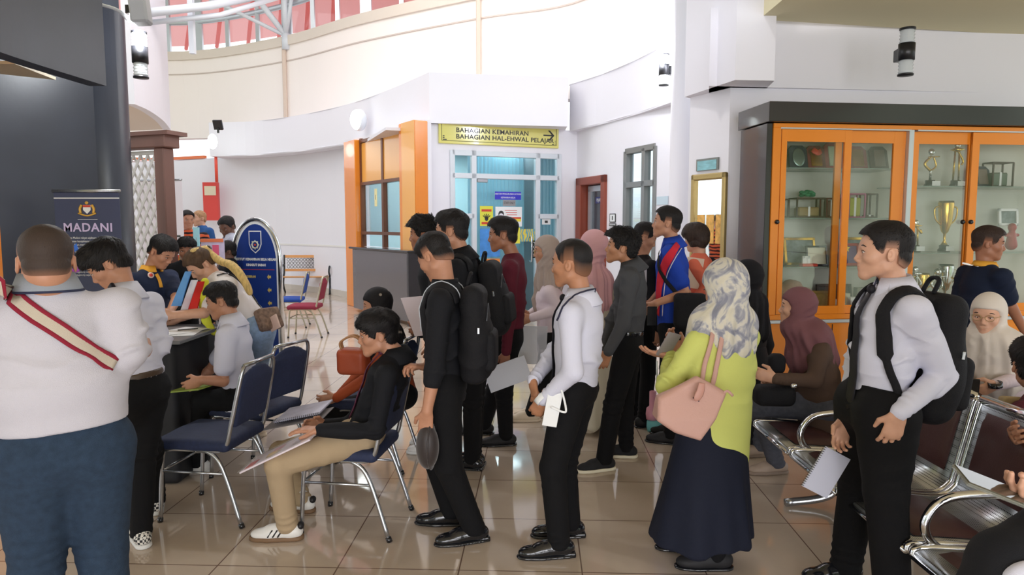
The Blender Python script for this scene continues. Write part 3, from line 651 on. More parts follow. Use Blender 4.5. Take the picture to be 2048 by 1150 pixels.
# pillar with box beam and the wall above the showcase
PM = PL(at(1384, 350, 7.05)[:2], at(1456, 350, 6.6)[:2])
b = MB(); PM.box(b, -.05, PM.len, 0, 3.0, -.35, 0); struct(b.build('wall_pillar', WHITE))
PW = PL(at(1456, 350, 6.6)[:2], (5.8, 6.95))
b = MB(); PW.box(b, 0, PW.len+.2, 0, 3.6, -.2, 0); struct(b.build('wall_showcase', WHITE))
q0 = atz(1369, 194, 2.96); q1 = atz(1470, 160, 2.96); q2 = q1+A_(.36, .03, 0)
b = MB(); b.prism([(q0[0], q0[1], 2.96), (q1[0], q1[1], 2.96), (q2[0], q2[1], 2.96), (q2[0]+.1, q2[1]+.6, 2.96), (q0[0]+.4, q0[1]+.4, 2.96)], (0, 0, 3)); struct(b.build('trim_51', WHITE))
br0 = atz(1526, 172, 2.96); br1 = atz(2048, 186, 2.96); br1 = br0+(br1-br0)*1.5
b = MB(); d = unit(A_(br1[0]-br0[0], br1[1]-br0[1], 0)); nn = A_(-d[1], d[0], 0)
b.prism([(br0[0]-.5, br0[1], 2.96), (br1[0], br1[1], 2.96), tuple(br1+nn*.8), (br0[0]-.3, br0[1]+.7, 2.96)], (0, 0, .7)); struct(b.build('trim_52', WHITE))
b = MB(); b.prism([(2.22, 6.4, 3.52), (6.5, 7.2, 3.52), (6.5, 5.3, 3.52), (2.22, 5.3, 3.52)], (0, 0, .2)); struct(b.build('ceiling', OLIVE))
b = MB(); b.box((-1., .3, 3.62), (7.5, 5.0, .1)); struct(b.build('ceiling_foreground', OLIVE))
# mirror in gold frame and small notice above it
u0, z1 = PM.q(1381, 350, .05); u1, z1b = PM.q(1450, 344, .05); z0 = z1-1.45
mi_ = empty('wall_mirror', PM.p((u0+u1)/2, z0, .03), 'tall gold framed mirror on the white pillar beside the showcase', 'mirror')
b = MB(); e = .05; GOLD = mat('antique_gold', s2l(170, 148, 96), .4, .6, bump=.25, bscale=90)
for a, c, d, f in ((u0, u0+e, z0, z1), (u1-e, u1, z0, z1), (u0, u1, z1-e*1.2, z1), (u0, u1, z0, z0+e)): PM.box(b, a, c, d, f, .0, .05, 0, .012)
b.build('frame', GOLD, mi_); b = MB(); PM.box(b, u0+e, u1-e, z0+e, z1-e, .01, .015); b.build('mirror_glass', mat('mirror', (.9, .93, .92), .02, 1.), mi_)
for k in range(3):
    uu = u0+e+.03+k*.13; b = MB(); PM.box(b, uu, uu+.1, z1-.68, z1-.4, .016, .02)
    b.build('card', mat('amber_card', s2l(226, 172, 84), .45, var=.3, vscale=20), mi_)
u0, z0 = PM.q(1392, 343, .02); u1, z1 = PM.q(1436, 314, .02)
b = MB(); PM.box(b, u0, u1, z0, z1, 0, .02); s = tagp(b.build('wall_picture', mat('grey_picture_frame', s2l(120, 124, 120), .4)), 'small pale teal picture with grey corners above the gold framed mirror', 'picture')
b = MB(); PM.box(b, u0+.02, u1-.02, z0+.005, z1-.02, .02, .023); b.build('sheet', mat('teal_sheet', s2l(130, 186, 196), .35, var=.25, vscale=9, stretch=(1, 1, 5)), s)

# ---------------------------------------------------------------- far left of the atrium
wallstrip('wall_far_left', [(-13.5, 17.), (-12.2, 20.5), (-10.9, 21.2), (-8.2, 19.9)], 0, 3.6, .2, WHITE)
wallstrip('trim_60', [(-12.3, 20.2), (-10.8, 20.95), (-8.9, 20.2)], 3.6, 3.68, .1, mat('orange_strip', s2l(238, 120, 60), .4))
p = at(367, 378, 19.6); struct(MB().box(p, (.1, .04, .55)).build('window_4', mat('blue_daylight_pane', s2l(160, 215, 235), .2)))
for i in range(3): struct(MB().box(p+A_(0, -.05, -.3+.3*i), (.1, .02, .02)).build('trim_%d' % (61+i), ALU))
p = at(423, 403, 18.4); nb = tagp(MB().box(p, (.2, .05, .5)).build('notice_board', mat('red_board', s2l(216, 70, 66), .4)), 'red framed notice board on the far white wall', 'notice board')
MB().box(p+A_(0, -.055, .28), (.15, .01, .12)).build('sheet', mat('cream_sheet', s2l(225, 215, 190), .5), nb)
p = at(432, 325, 17.9); tagp(MB().tube([p+A_(0, 0, -.5), p+A_(0, 0, .35)], .04).build('fire_pipe', mat('fire_red', s2l(230, 80, 60), .4)), 'short red vertical pipe on the wall end left of the fascia', 'pipe')
p = at(436, 250, 16.8); fd = empty('floodlight', p+A_(0, 0, -.12), 'small black floodlight tilted on top of the left fascia corner', 'floodlight')
MB().box(p, (.11, .03, .12), np.array([[1, 0, 0], [0, .9, .4], [0, -.4, .9]]), 0, .01).build('head', BLACKG, fd); MB().box(p+A_(0, 0, -.13), (.02, .02, .06)).build('bracket', BLACKG, fd)

# dark portal on the left: column, curved beam, orange edge
cb = [at(-260, 600, 3.9), at(20, 600, 5.5), at(262, 600, 6.05)]
DC = PL(at(-400, 600, 4.6)[:2], at(262, 500, 6.4)[:2])
b = MB(); DC.box(b, 0, DC.len, 0, 5.2, -.5, 0); struct(b.build('wall_left', DARKP))
b = MB().lathe([(.22, 0), (.22, 3.6), (.0, 3.6)], (at(218, 500, 6.4)[0], 6.4, 0), n=32); struct(b.build('trim_70', DARKP))
x0_, x1_ = -4.4, at(213, 172, 4.9)[0]
bm = spline([atz(-200, 30, 2.64), atz(0, 104, 2.64), atz(110, 140, 2.64), atz(213, 172, 2.64)], 5)
wallstrip('trim_71', [(p[0], p[1]) for p in bm], 2.64, 4.6, .12, DARKP)
b = MB(); o1 = atz(2, 180, 2.9); b.box(at(4, 500, 4.2)+A_(-.1, 0, -.3), (.06, .05, 1.6)); b.build('trim_73', ORANGE)['kind'] = 'structure'
b = MB(); b.prism([atz(0, 128, 2.7), atz(0, 148, 2.7), atz(112, 160, 2.7), atz(30, 128, 2.7)], (0, 0, .02)); struct(b.build('trim_74', mat('beige_soffit', s2l(196, 184, 160), .6)))
# white curved balcony behind the dark column
bc = [atz(250, 190, 3.9), atz(280, 204, 3.9), atz(310, 226, 3.9), atz(326, 246, 3.9)]
wallstrip('wall_balcony', [(p[0], p[1]) for p in spline(bc, 4)], 3.75, 6.6, -.15, WHITE)
b = MB(); V = [(p[0], p[1], 3.76) for p in spline(bc, 4)]; n = len(V); b.add(V+[(v[0]-2.5, v[1]+.6, 3.76) for v in V], [(i, i+1, n+i+1, n+i) for i in range(n-1)]); struct(b.build('trim_75', mat('warm_soffit', s2l(226, 212, 196), .6)))
# loudspeaker hanging at the top
p = at(270, 15, 5.2); sp = empty('loudspeaker', p, 'grey loudspeaker box mounted high beside the dark column', 'loudspeaker')
Rm = np.array([[.97, .2, .1], [-.2, .97, 0], [-.1, 0, .99]]); MB().box(p+A_(.03, 0, .05), (.06, .07, .17), Rm, 0, .015).build('cabinet', mat('grey_speaker', s2l(168, 170, 176), .5), sp); MB().box(p+A_(-.06, .05, .0), (.03, .02, .03)).build('bracket', BLACKG, sp)
tagp(MB().tube(spline([at(150, -20, 4.8), at(190, 5, 5.), at(235, 20, 5.1), at(258, 42, 5.3)], 5), .012).build('cable_conduit', mat('grey_conduit', s2l(190, 192, 196), .4)), 'grey curved conduit along the top edge of the dark beam', 'conduit')

# wall lamps: lit ones glow
def wall_lamp(p, n, s, lit, label):
    """cylinder body with clear ribbed ends on a short arm"""
    t = empty('wall_lamp', p-n*.1*s, label, 'wall lamp', 'up and down wall lamps'); BB = mat('black_lamp_body', s2l(28, 28, 32), .35)
    MB().lathe([(0, -.055), (.052, -.055), (.052, .055), (0, .055)], p, n=20).build('body', BB, t) if s == 1 else MB().lathe([(0, -.055*s), (.052*s, -.055*s), (.052*s, .055*s), (0, .055*s)], p, n=20).build('body', BB, t)
    MB().box(p-n*.09*s, (.035*s, .045*s, .04*s), np.array([np.cross(n, [0, 0, 1]), n, [0, 0, 1]]), 0, .005).build('arm', BB, t)
    gm = mat('ribbed_lens', s2l(215, 222, 226), .15, alpha=.75, coat=.5)
    for k, sg in enumerate((1, -1)):
        prof = [(0, .055*s*sg)]
        for j in range(9): z = (.055+.011*j)*s*sg; prof += [(.047*s if j % 2 else .041*s, z)]
        prof.append((0, .145*s*sg)); e = mat('lens_glow', (1, 1, 1), .4, emit=(.95, .98, 1, 30)) if lit and (k == 0 or lit > 1) else gm
        MB().lathe(prof, p, n=20).build('lens', e, t); MB().lathe([(0, .145*s*sg), (.05*s, .145*s*sg), (.05*s, .156*s*sg), (0, .156*s*sg)], p, n=20).build('end_cap', BB, t)
    if lit:
        l = bpy.data.lights.new('lamp_light', 'POINT'); l.energy = 45*s; l.shadow_soft_size = .06*s; l.color = (.93, .97, 1); q = bpy.data.objects.new('lamp_light', l); COL.objects.link(q); q.location = [float(a) for a in p+n*.08*s+A_(0, 0, .16*s)]
    return t
wall_lamp(at(1813, 104, 5.95), A_(-.15, -.98, 0), 1.25, 0, 'unlit black wall lamp with clear ribbed ends on the beam above the showcase')
wall_lamp(at(1328, 140, 9.3), unit(A_(-.9, -.4, 0)), 1.3, 2, 'glowing wall lamp on the white fascia beside the round column')
wall_lamp(at(280, 110, 5.6), unit(A_(.5, -.85, 0)), 1.15, 1, 'lit black wall lamp on the dark column at the left')
p = at(718, 240, 14.2)+PB.N*.05; bk = empty('bulkhead_lamp', p, 'round white glowing bulkhead lamp on the long left fascia', 'wall lamp')
MB().ell(p, (.13, .13, .2), None, 12).build('diffuser', mat('bulkhead_glow', (1, 1, 1), .4, emit=(.9, 1, .98, 5)), bk); MB().ell(p-PB.N*.06, (.15, .12, .22), None, 12).build('base', pw, bk)
p = at(425, 283, 16.9); bk = empty('bulkhead_lamp', p, 'white glowing bulkhead lamp at the far end of the left fascia', 'wall lamp')
MB().ell(p, (.11, .11, .18), None, 12).build('diffuser', mat('bulkhead_glow', (1, 1, 1), .4), bk)

# lattice screen in a brown frame
lp = PL(at(258, 400, 7.3)[:2], at(345, 400, 7.1)[:2]); LT = mat('lattice_white', s2l(226, 222, 218), .5); BR = mat('brown_timber', s2l(122, 82, 70), .5)
ls = empty('lattice_screen', lp.p(lp.len/2, 0), 'white lattice screen in a brown timber frame beside the dark column', 'screen')
ztp = lp.q(300, 270)[1]; b = MB(); lp.box(b, -.1, lp.len+.03, ztp-.14, ztp, -.1, .1, 0, .01); lp.box(b, -.1, lp.len+.1, ztp-.02, ztp+.02, -.13, .13); b.build('top_beam', BR, ls)
pu = lp.q(322, 400)[0]; b = MB(); lp.box(b, pu, pu+.13, 0, ztp-.14, -.07, .07, 0, .01); b.build('post', BR, ls)
b = MB(); zz0, zz1 = .6, ztp-.2; uu0, uu1 = -.3, pu-.01
for k in range(-14, 24):
    for sg in (1, -1):
        p_ = []
        for (u, z) in ((uu0, None), (uu1, None)):
            p_.append((u, k*.17+sg*(u-uu0)*1.75+(0 if sg > 0 else 1.2)))
        (ua, za), (ub, zb) = p_
        def cl(ua, za, ub, zb, z):
            t = (z-za)/(zb-za); return ua+(ub-ua)*t, z
        pts2 = [(ua, za), (ub, zb)]
        lo_, hi_ = min(za, zb), max(za, zb)
        if hi_ < zz0+.05 or lo_ > zz1-.05: continue
        q_ = []
        for (u, z) in pts2:
            if z < zz0: u, z = cl(ua, za, ub, zb, zz0)
            if z > zz1: u, z = cl(ua, za, ub, zb, zz1)
            q_.append((u, z))
        (a1, b1), (a2, b2) = q_; c = lp.p((a1+a2)/2, (b1+b2)/2, .008*sg); dd = unit(lp.p(a2, b2)-lp.p(a1, b1)); L = math.hypot(a2-a1, b2-b1)/2
        b.box(c, (L, .004, .013), np.array([dd, lp.N, np.cross(dd, lp.N)]))
b.build('lattice', LT, ls); b = MB()
for a, c, d, f in ((uu0, uu1, zz1, zz1+.04), (uu1-.03, uu1+.01, zz0, zz1)): lp.box(b, a, c, d, f, -.02, .02)
b.build('lattice_frame', LT, ls)

# entrance front behind the viewer with its tall openings, and the atrium roof
PF = PL((7.0, -6.2), (-7.0, -6.2))
holed('wall_entrance_front', PF, 0, 14, 3.52, [(.5, 3.2, .0, 2.95), (3.6, 6.3, .0, 2.95), (6.7, 9.4, .0, 2.95), (9.8, 12.5, .0, 2.95)], .2, WHITE)
b = MB()
for k in range(4): PF.box(b, .5+3.1*k+1.32, .5+3.1*k+1.38, 0, 2.95, -.12, -.06); PF.box(b, .5+3.1*k, .5+3.1*k+2.7, 2.1, 2.16, -.12, -.06)
struct(b.build('window_5', ALU))
b = MB(); b.box((-4.5, 13.0, 9.75), (9.5, 8.2, .1)); struct(b.build('ceiling_atrium', WHITE))
# ---------------------------------------------------------------- showcase
c0, c1 = at(1550, 240, 5.8), at(2048, 240, 6.07)
PC = PL(c0[:2], c1[:2]); ZT, ZF = PC.q(1552, 205)[1], PC.q(1552, 246)[1]; ZL = PC.q(1552, 630)[1]; CL = PC.len*1.45; CD = .5
sc_ = empty('trophy_showcase', PC.p(CL/2, 0, -CD/2), 'large orange and black trophy showcase with sliding glass doors', 'display cabinet')
BLK = mat('charcoal_laminate', s2l(42, 40, 44), .25, coat=.4); INT = mat('showcase_lining', s2l(205, 205, 198), .6)
uu = lambda x, y=400: PC.q(x, y)[0]
b = MB(); PC.box(b, -.08, CL, ZF+.005, ZT, -CD-.02, .06, 0, .004); b.build('top_fascia', BLK, sc_)
b = MB(); PC.box(b, -.06, -.012, 0, ZF, -CD, -.01, 0, .003); b.build('side_panel', BLK, sc_)
b = MB(); PC.box(b, -.01, CL, .08, ZF, -CD-.01, -CD+.01); b.build('back_panel', INT, sc_)
b = MB(); PC.box(b, -.01, CL, 0, .08, -CD, -.05); b.build('plinth', BLK, sc_)
b = MB(); PC.box(b, -.01, CL, .08, ZL-.07, -CD+.01, -.02, 0, .003); b.build('lower_cabinet', ORANGE, sc_)
for x in (1665, 1790, 1920, 2060):
    b = MB(); PC.box(b, uu(x, 700)-.003, uu(x, 700)+.003, .1, ZL-.09, -.02, -.015); b.build('door_gap', BLK, sc_)
b = MB(); PC.box(b, -.01, CL, ZL-.075, ZL-.045, -CD, .01, 0, .004); b.build('alu_ledge', ALU, sc_)
b = MB(); PC.box(b, -.01, CL, ZL-.044, ZL, -CD, .0, 0, .004); b.build('bottom_rail', ORANGE, sc_)
b = MB(); PC.box(b, -.01, CL, ZF-.035, ZF, -CD, .005, 0, .003); b.build('top_rail', ORANGE, sc_)
for a, c in ((uu(1556), uu(1815)), (uu(1828), uu(2150))):
    b = MB(); PC.box(b, a, c, ZF-.045, ZF-.035, -.03, .008); b.build('slide_track', ALU, sc_)
b = MB(); PC.box(b, -.01, uu(1558), ZL, ZF-.035, -.06, .004, 0, .003); b.build('stile', ORANGE, sc_)
b = MB(); PC.box(b, uu(1812), uu(1822), ZL, ZF-.035, -.08, .004, 0, .003); b.build('stile', ALU, sc_)
def cdoor(x0, x1, off, sw0=.075, sw1=.075):
    a, c = uu(x0), uu(x1); z0, z1 = ZL+.002, ZF-.047; d = MB()
    PC.box(d, a, a+sw0, z0, z1, -.03-off, -.005-off, 0, .003); PC.box(d, c-sw1, c, z0, z1, -.03-off, -.005-off, 0, .003)
    PC.box(d, a, c, z1-.1, z1, -.029-off, -.006-off); PC.box(d, a, c, z0, z0+.07, -.029-off, -.006-off)
    o = d.build('door', ORANGE, sc_); g = MB(); PC.box(g, a+sw0, c-sw1, z0+.07, z1-.1, -.02-off, -.016-off); g.build('glass', SHOWG, o); return o
def knob(o, x, y, off):
    u, z = PC.q(x, y); m = MB(); m.ell(PC.p(u, z, .005-off), (.02, .02, .02)); m.build('knob', BLACKG, o)
d = cdoor(1560, 1700, 0, .05, .065); knob(d, 1553, 444, -.005)
d = cdoor(1672, 1812, .032, .06, .11)
d = cdoor(1822, 1945, .032, .08, .03); knob(d, 1930, 444, .03)
d = cdoor(1940, 2130, 0, .07, .07); knob(d, 1941, 444, 0)
SH = [PC.q(1600, y, -.25)[1] for y in (338, 436, 532)]+[ZL+.02]; SH2 = [PC.q(1900, 374, -.25)[1], PC.q(1900, 504, -.25)[1], ZL+.02]
SGL = mat('shelf_glass', s2l(150, 170, 165), .08, alpha=.55)
for z in SH[:3]: b = MB(); PC.box(b, .0, uu(1812)-.01, z-.008, z, -CD+.02, -.1); b.build('shelf', SGL, sc_)
for z in SH2[:2]: b = MB(); PC.box(b, uu(1822)+.01, CL, z-.008, z, -CD+.02, -.1); b.build('shelf', SGL, sc_)
b = MB(); PC.box(b, uu(1860), uu(1866), ZL, SH2[0], -.32, -.29); PC.box(b, uu(1870), uu(1874), ZL, SH2[0], -.32, -.29); b.build('shelf_post', ALU, sc_)
# things in the showcase (x, y give the line of sight to the middle of the base)
def cpos(x, z, n=-.3):
    u = PC.q(x, 400, n)[0]; return u, z+.002, n
MARO = mat('maroon_velvet', s2l(120, 40, 48), .7); GLD = mat('polished_gold', s2l(222, 180, 80), .22, .9); NAV = mat('navy_velvet', s2l(44, 42, 66), .7); PWT = mat('pewter', s2l(150, 172, 168), .3, .7)
SILV = mat('polished_silver', s2l(222, 224, 224), .15, .95); WOODD = mat('dark_wood', s2l(70, 42, 34), .4); CREAMC = mat('cream_card', s2l(238, 226, 170), .5); CLEAR = mat('acrylic', s2l(220, 228, 224), .1, alpha=.25)
def plaque(x, z, w, h, base, plate, kind, label, group='velvet award plaques on the top shelf'):
    u, z, n = cpos(x, z); t = empty('award_plaque', PC.p(u, z, n), label, 'plaque', group); c = .22*w; tl = .25
    pol = [(-w/2, 0), (w/2, 0), (w/2, h-c), (w/2-c, h), (-w/2+c, h), (-w/2, h-c)]
    P = [PC.p(u+a, z+q*math.cos(tl), n-q*math.sin(tl)) for a, q in pol]; MB().prism(P, -PC.N*.025).build('back_board', base, t)
    q = h*.5; cc = PC.p(u, z+q*math.cos(tl), n-q*math.sin(tl)+.006); up = PC.p(0, math.cos(tl), -math.sin(tl))-PC.p(0, 0, 0); Rx = np.array([PC.T, up, np.cross(PC.T, up)])
    if kind == 'disc': MB().ell(cc, (w*.34, h*.38, .008), Rx, 12).build('medallion', plate, t)
    else: MB().box(cc, (w*.3, h*.36, .006), Rx, 0, .003).build('engraved_plate', plate, t)
    return t
plaque(1597, SH[0], .17, .22, NAV, PWT, 'disc', 'dark plaque with a round pale green medallion, first on the top shelf')
for k, (x, w, h, bs, pl_, lb) in enumerate(((1632, .17, .22, MARO, GLD, 'dark red plaque with gold plate and red ribbon, second on the top shelf'), (1668, .17, .25, mat('red_velvet', s2l(160, 36, 44), .7), mat('pale_green_plate', s2l(190, 210, 180), .4), 'bright red plaque behind the showcase door stile'), (1715, .18, .22, MARO, GLD, 'maroon plaque with a gold plate right of the door stile'), (1758, .17, .22, WOODD, mat('dull_plate', s2l(120, 100, 90), .4), 'dark brown plaque at the right end of the top shelf'))):
    t = plaque(x, SH[0], w, h, bs, pl_, 'plate', lb)
    if k == 0: b = MB(); u, z, n = cpos(x-4, SH[0]); b.ribbon(spline([PC.p(u-.05, z+.17, n+.03), PC.p(u-.01, z+.14, n+.05), PC.p(u+.03, z+.16, n+.03)], 4), [PC.N]*9, .05, .006); b.build('ribbon', REDI, t)
def framebox(x, z, w, h, d, m, fill, fm, label, name='gift_case', cat='gift'):
    u, z, n = cpos(x, z); t = empty(name, PC.p(u, z, n), label, cat); b = MB(); e = .006
    for sx in (-1, 1):
        for sy in (-1, 1): PC.box(b, u+sx*w/2-e, u+sx*w/2+e, z, z+h, n+sy*d/2-e, n+sy*d/2+e)
    for zz in (z+e, z+h):
        for sy in (-1, 1): PC.box(b, u-w/2, u+w/2, zz-e, zz+e, n+sy*d/2-e, n+sy*d/2+e)
        for sx in (-1, 1): PC.box(b, u+sx*w/2-e, u+sx*w/2+e, zz-e, zz+e, n-d/2, n+d/2)
    b.build('case_frame', m, t); b = MB(); PC.box(b, u-w*.38, u+w*.38, z+e*2, z+h*fill, n-d*.3, n+d*.3, 0, .01); o = b.build('gift_body', fm, t)
    b = MB(); PC.box(b, u-.01, u+.01, z+e*2, z+h*fill+.003, n-d*.31, n+d*.31); b.build('ribbon_band', PAP, o); return t, u, z, n
t, u, z, n = framebox(1614, SH[1], .26, .17, .14, WOODD, .55, mat('dull_gold_gift', s2l(150, 126, 80), .5), 'clear gift case with a dull gold box and green bow, left on the second shelf')
b = MB()
for k in range(10): a = k*.628; b.ell(PC.p(u+.05*math.cos(a), z+.2+.012*(k % 3), n+.03*math.sin(a)), (.028, .02, .016), None, 6)
b.ell(PC.p(u, z+.225, n), (.035, .03, .022), None, 6); b.build('green_bow', mat('green_bow', s2l(40, 130, 90), .5), t)
framebox(1660, SH[1], .12, .17, .1, MARO, .9, mat('maroon_gift', s2l(110, 58, 54), .5), 'small maroon upright gift case beside the green bow case')
t, u, z, n = framebox(1706, SH[1], .15, .21, .12, mat('pink_edge', s2l(170, 90, 130), .5), .85, mat('lime_gift', s2l(168, 172, 80), .5), 'clear case with a lime box and pink ribbon on the second shelf')
framebox(1737, SH[1], .1, .21, .1, WOODD, .12, WOODD, 'empty dark framed clear case right of the lime box')
framebox(1565, SH[1], .06, .16, .1, WOODD, .1, WOODD, 'narrow dark framed case at the left edge of the second shelf')
def frame(x, z, w, h, fmt, inn, label, tl=.2, n=-.34, name='certificate_frame', cat='picture frame', e=.012):
    u, z, n = cpos(x, z, n); t = empty(name, PC.p(u, z, n), label, cat); up = A_(0, 0, math.cos(tl))-PC.N*math.sin(tl); Rx = np.array([PC.T, up, np.cross(PC.T, up)]); c = PC.p(u, z, n)+up*h/2
    b = MB()
    for a, q, ww, hh in ((-w/2+e, 0, e, h/2), (w/2-e, 0, e, h/2), (0, h/2-e, w/2, e), (0, -h/2+e, w/2, e)): b.box(c+PC.T*a+up*q, (ww, hh, .01), Rx, 0, .002)
    b.build('frame', fmt, t); MB().box(c-np.cross(PC.T, up)*.002, (w/2-e, h/2-e, .004), Rx).build('picture', inn, t); return t
frame(1606, SH[2], .30, .25, GLD, mat('grey_photo', s2l(120, 130, 132), .4, var=.3, vscale=20), 'gold framed grey photograph at the back of the third shelf')
frame(1723, SH[2], .30, .25, GLD, mat('grey_photo', (0, 0, 0)), 'gold framed grey photograph behind the middle showcase stile', .2, -.4)
frame(1640, SH[2], .2, .18, BLACKG, mat('cream_certificate', s2l(222, 218, 200), .5), 'cream certificate in a black folder standing on the third shelf', .2, -.2, e=.008)
frame(1617, SH[2], .07, .09, PAP, PAP, 'small white card on a red foot beside the black folder', .1, -.16, 'place_card', 'card')
u, z, n = cpos(1622, SH[2], -.15); b = MB(); PC.box(b, u-.07, u+.07, z, z+.025, n-.03, n+.03, 0, .004); tagp(b.build('red_box', REDI), 'flat bright red box on the third shelf', 'box')
frame(1706, SH[2], .18, .2, mat('red_velvet', (0, 0, 0)), mat('violet_plaque', s2l(92, 50, 110), .5), 'violet plaque with a yellow star in a red frame on the third shelf', .15, -.2, 'award_plaque', 'plaque')
u, z, n = cpos(1697, SH[2], -.17); b = MB(); st = [PC.p(u+r*math.sin(k*math.pi/5), z+.155+r*math.cos(k*math.pi/5), n) for k in range(10) for r in ((.035 if k % 2 == 0 else .015),)]; b.prism(st, PC.N*.006); b.build('star', mat('yellow_star', s2l(230, 200, 60), .4), bpy.data.objects['award_plaque.005'] if 'award_plaque.005' in bpy.data.objects else sc_)
frame(1650, SH[3], .2, .16, mat('ochre_frame', s2l(150, 116, 40), .4), mat('ochre_photo', s2l(164, 130, 50), .5, var=.3, vscale=30), 'ochre picture in a frame on the bottom shelf of the showcase', .15, -.2)
frame(1678, SH[3], .34, .2, WOODD, mat('dark_photo', s2l(70, 50, 44), .4), 'dark brown picture frame leaning at the back of the bottom shelf', .15, -.38)
frame(1562, SH[3], .1, .14, PAP, PAP, 'white card standing at the left end of the bottom shelf', .1, -.3, 'place_card', 'card')
for k, (x, w, h, m, lb) in enumerate(((1683, .09, .08, PAP, 'low white box on the bottom shelf right of the stile'), (1697, .08, .13, mat('beige_box', s2l(196, 186, 160), .5), 'beige box behind the low white box'), (1714, .07, .1, PAP, 'short white carton on the bottom shelf before the young man'), (1728, .09, .18, mat('olive_box', s2l(128, 128, 110), .4), 'tall grey green box at the end of the bottom shelf'))):
    u, z, n = cpos(x, SH[3], -.22-.05*(k % 2)); b = MB(); PC.box(b, u-w/2, u+w/2, z, z+h, n-.03, n+.03, 0, .004); tagp(b.build('small_box', m), lb, 'box')
# carved log
u, z, n = cpos(1590, SH[3], -.3); S = SDF(); S.cap(PC.p(u-.15, z+.16, n), PC.p(u+.15, z+.14, n), .06, .04, .02); S.ell(PC.p(u, z+.2, n), (.09, .05, .05), k=.03); S.cap(PC.p(u-.1, z, n), PC.p(u-.08, z+.15, n), .03, .03, .02); S.cap(PC.p(u+.1, z, n), PC.p(u+.08, z+.14, n), .03, .03, .02)
V, Q = S.mesh(.008); V = folds(V, Q, [], 3, .008, 40); tagp(qmesh('carved_ornament', V, Q, mat('carved_wood', s2l(150, 96, 70), .6)), 'rough carved wooden ornament at the left of the bottom shelf', 'ornament')
def trophy(x, z, h, kind, label, m=None, n=-.3):
    u, z, n = cpos(x, z, n); c = PC.p(u, z, n); t = empty('trophy', c, label, 'trophy', 'trophies in the showcase'); m = m or GLD
    MB().lathe([(0, 0), (.05, 0), (.05, .02), (.04, .03), (.04, .06), (0, .06)], c, n=20).build('base', BLACKG, t)
    b = MB(); PC.box(b, u-.02, u+.06, z+.008, z+.05, n+.05, n+.055); b.build('name_card', PAP, t)
    if kind == 'figure':
        MB().lathe([(0, .06), (.012, .06), (.009, h*.4), (.014, h*.45), (.0, h*.46)], c, n=14).build('stem', SILV, t)
        b = MB(); b.tube(spline([c+A_(0, 0, h*.42), c+PC.T*.05+A_(0, 0, h*.55), c+PC.T*.02+A_(0, 0, h*.8)], 5), [.008]*11); b.tube(spline([c+A_(0, 0, h*.42), c-PC.T*.06+A_(0, 0, h*.6), c+A_(0, 0, h*.8)], 5), [.012]*11)
        b.tube(spline([c+PC.T*-.03+A_(0, 0, h*.78), c+PC.T*.08+A_(0, 0, h*.8)], 3), .006); b.build('figure', m, t)
        MB().ell(c+A_(0, 0, h*.92), (.03, .02, .03), None, 8).build('medallion', SILV, t)
    elif kind == 'column':
        b = MB()
        for s in (-1, 1): b.tube([c+PC.T*.028*s+A_(0, 0, .06), c+PC.T*.02*s+A_(0, 0, h*.82)], .008)
        b.tube(spline([c+PC.T*.05+A_(0, 0, .2), c+PC.T*.06+A_(0, 0, h*.6), c+PC.T*.0+A_(0, 0, h*.84)], 5), .009); b.lathe([(.0, h*.78), (.06, h*.84), (.02, h*.88), (0, h*.88)], c, n=16)
        b.build('column', m, t); MB().ell(c+A_(0, 0, h*.94), (.028, .02, .028), None, 8).build('medallion', SILV, t)
    else:
        MB().lathe([(0, .06), (.03, .06), (.01, .1), (.012, h*.35), (.03, h*.4), (.055, h*.6), (.065, h*.95), (.06, h), (.055, h*.97), (.045, h*.6), (0, h*.5)], c, n=24).build('cup', m, t)
        for s in (-1, 1): MB().tube(spline([c+PC.T*.06*s+A_(0, 0, h*.9), c+PC.T*.11*s+A_(0, 0, h*.85), c+PC.T*.1*s+A_(0, 0, h*.65), c+PC.T*.045*s+A_(0, 0, h*.52)], 5), .007).build('handle', m, t)
    return t
trophy(1858, SH2[0], .34, 'figure', 'gold figure trophy with a round top, left on the upper trophy shelf')
trophy(1909, SH2[0], .40, 'column', 'taller gold column trophy with twisted arms, right on the upper trophy shelf')
trophy(1893, SH2[1], .46, 'cup', 'tall gold cup with two handles on the second trophy shelf')
trophy(1834, SH2[1], .28, 'column', 'short gold trophy with a pale medallion left of the shelf post')
for k, (x, h, kd, m) in enumerate(((1838, .36, 'column', SILV), (1852, .30, 'cup', GLD), (1884, .34, 'figure', SILV), (1900, .38, 'cup', SILV), (1924, .3, 'column', GLD))):
    trophy(x, SH2[2], h, kd, ('silver column trophy standing at the far left of the bottom trophy shelf', 'small gold cup on the bottom trophy shelf beside the silver column', 'silver figure trophy right of the shelf post on the bottom shelf', 'large silver cup on the bottom shelf of the showcase', 'gold column trophy at the right end of the bottom trophy shelf')[k], m, -.25-.05*(k % 2))
framebox(1992, SH2[0], .2, .22, .12, WOODD, .6, mat('grey_green_gift', s2l(96, 110, 96), .5), 'dark framed gift case on the upper right shelf of the showcase')
plaque(1966, SH2[0], .16, .2, NAV, mat('dull_plate', (0, 0, 0)), 'plate', 'dim dark plaque at the left of the upper right shelf', None)
frame(2020, SH2[0]-.35, .2, .16, PAP, mat('grey_photo', (0, 0, 0)), 'white framed grey picture behind the walking man', .1, -.35)
bpy.data.objects[-1] if False else None
S = SDF(); u, z, n = cpos(2028, SH2[1]); c = PC.p(u, z, n); S.cap(c+A_(0, 0, .06), c+A_(0, 0, .16), .05, .03); S.ell(c+A_(0, 0, .22), (.035, .035, .04)); S.cap(c+A_(0, 0, .15)-PC.T*.06, c+A_(0, 0, .15)+PC.T*.06, .015)
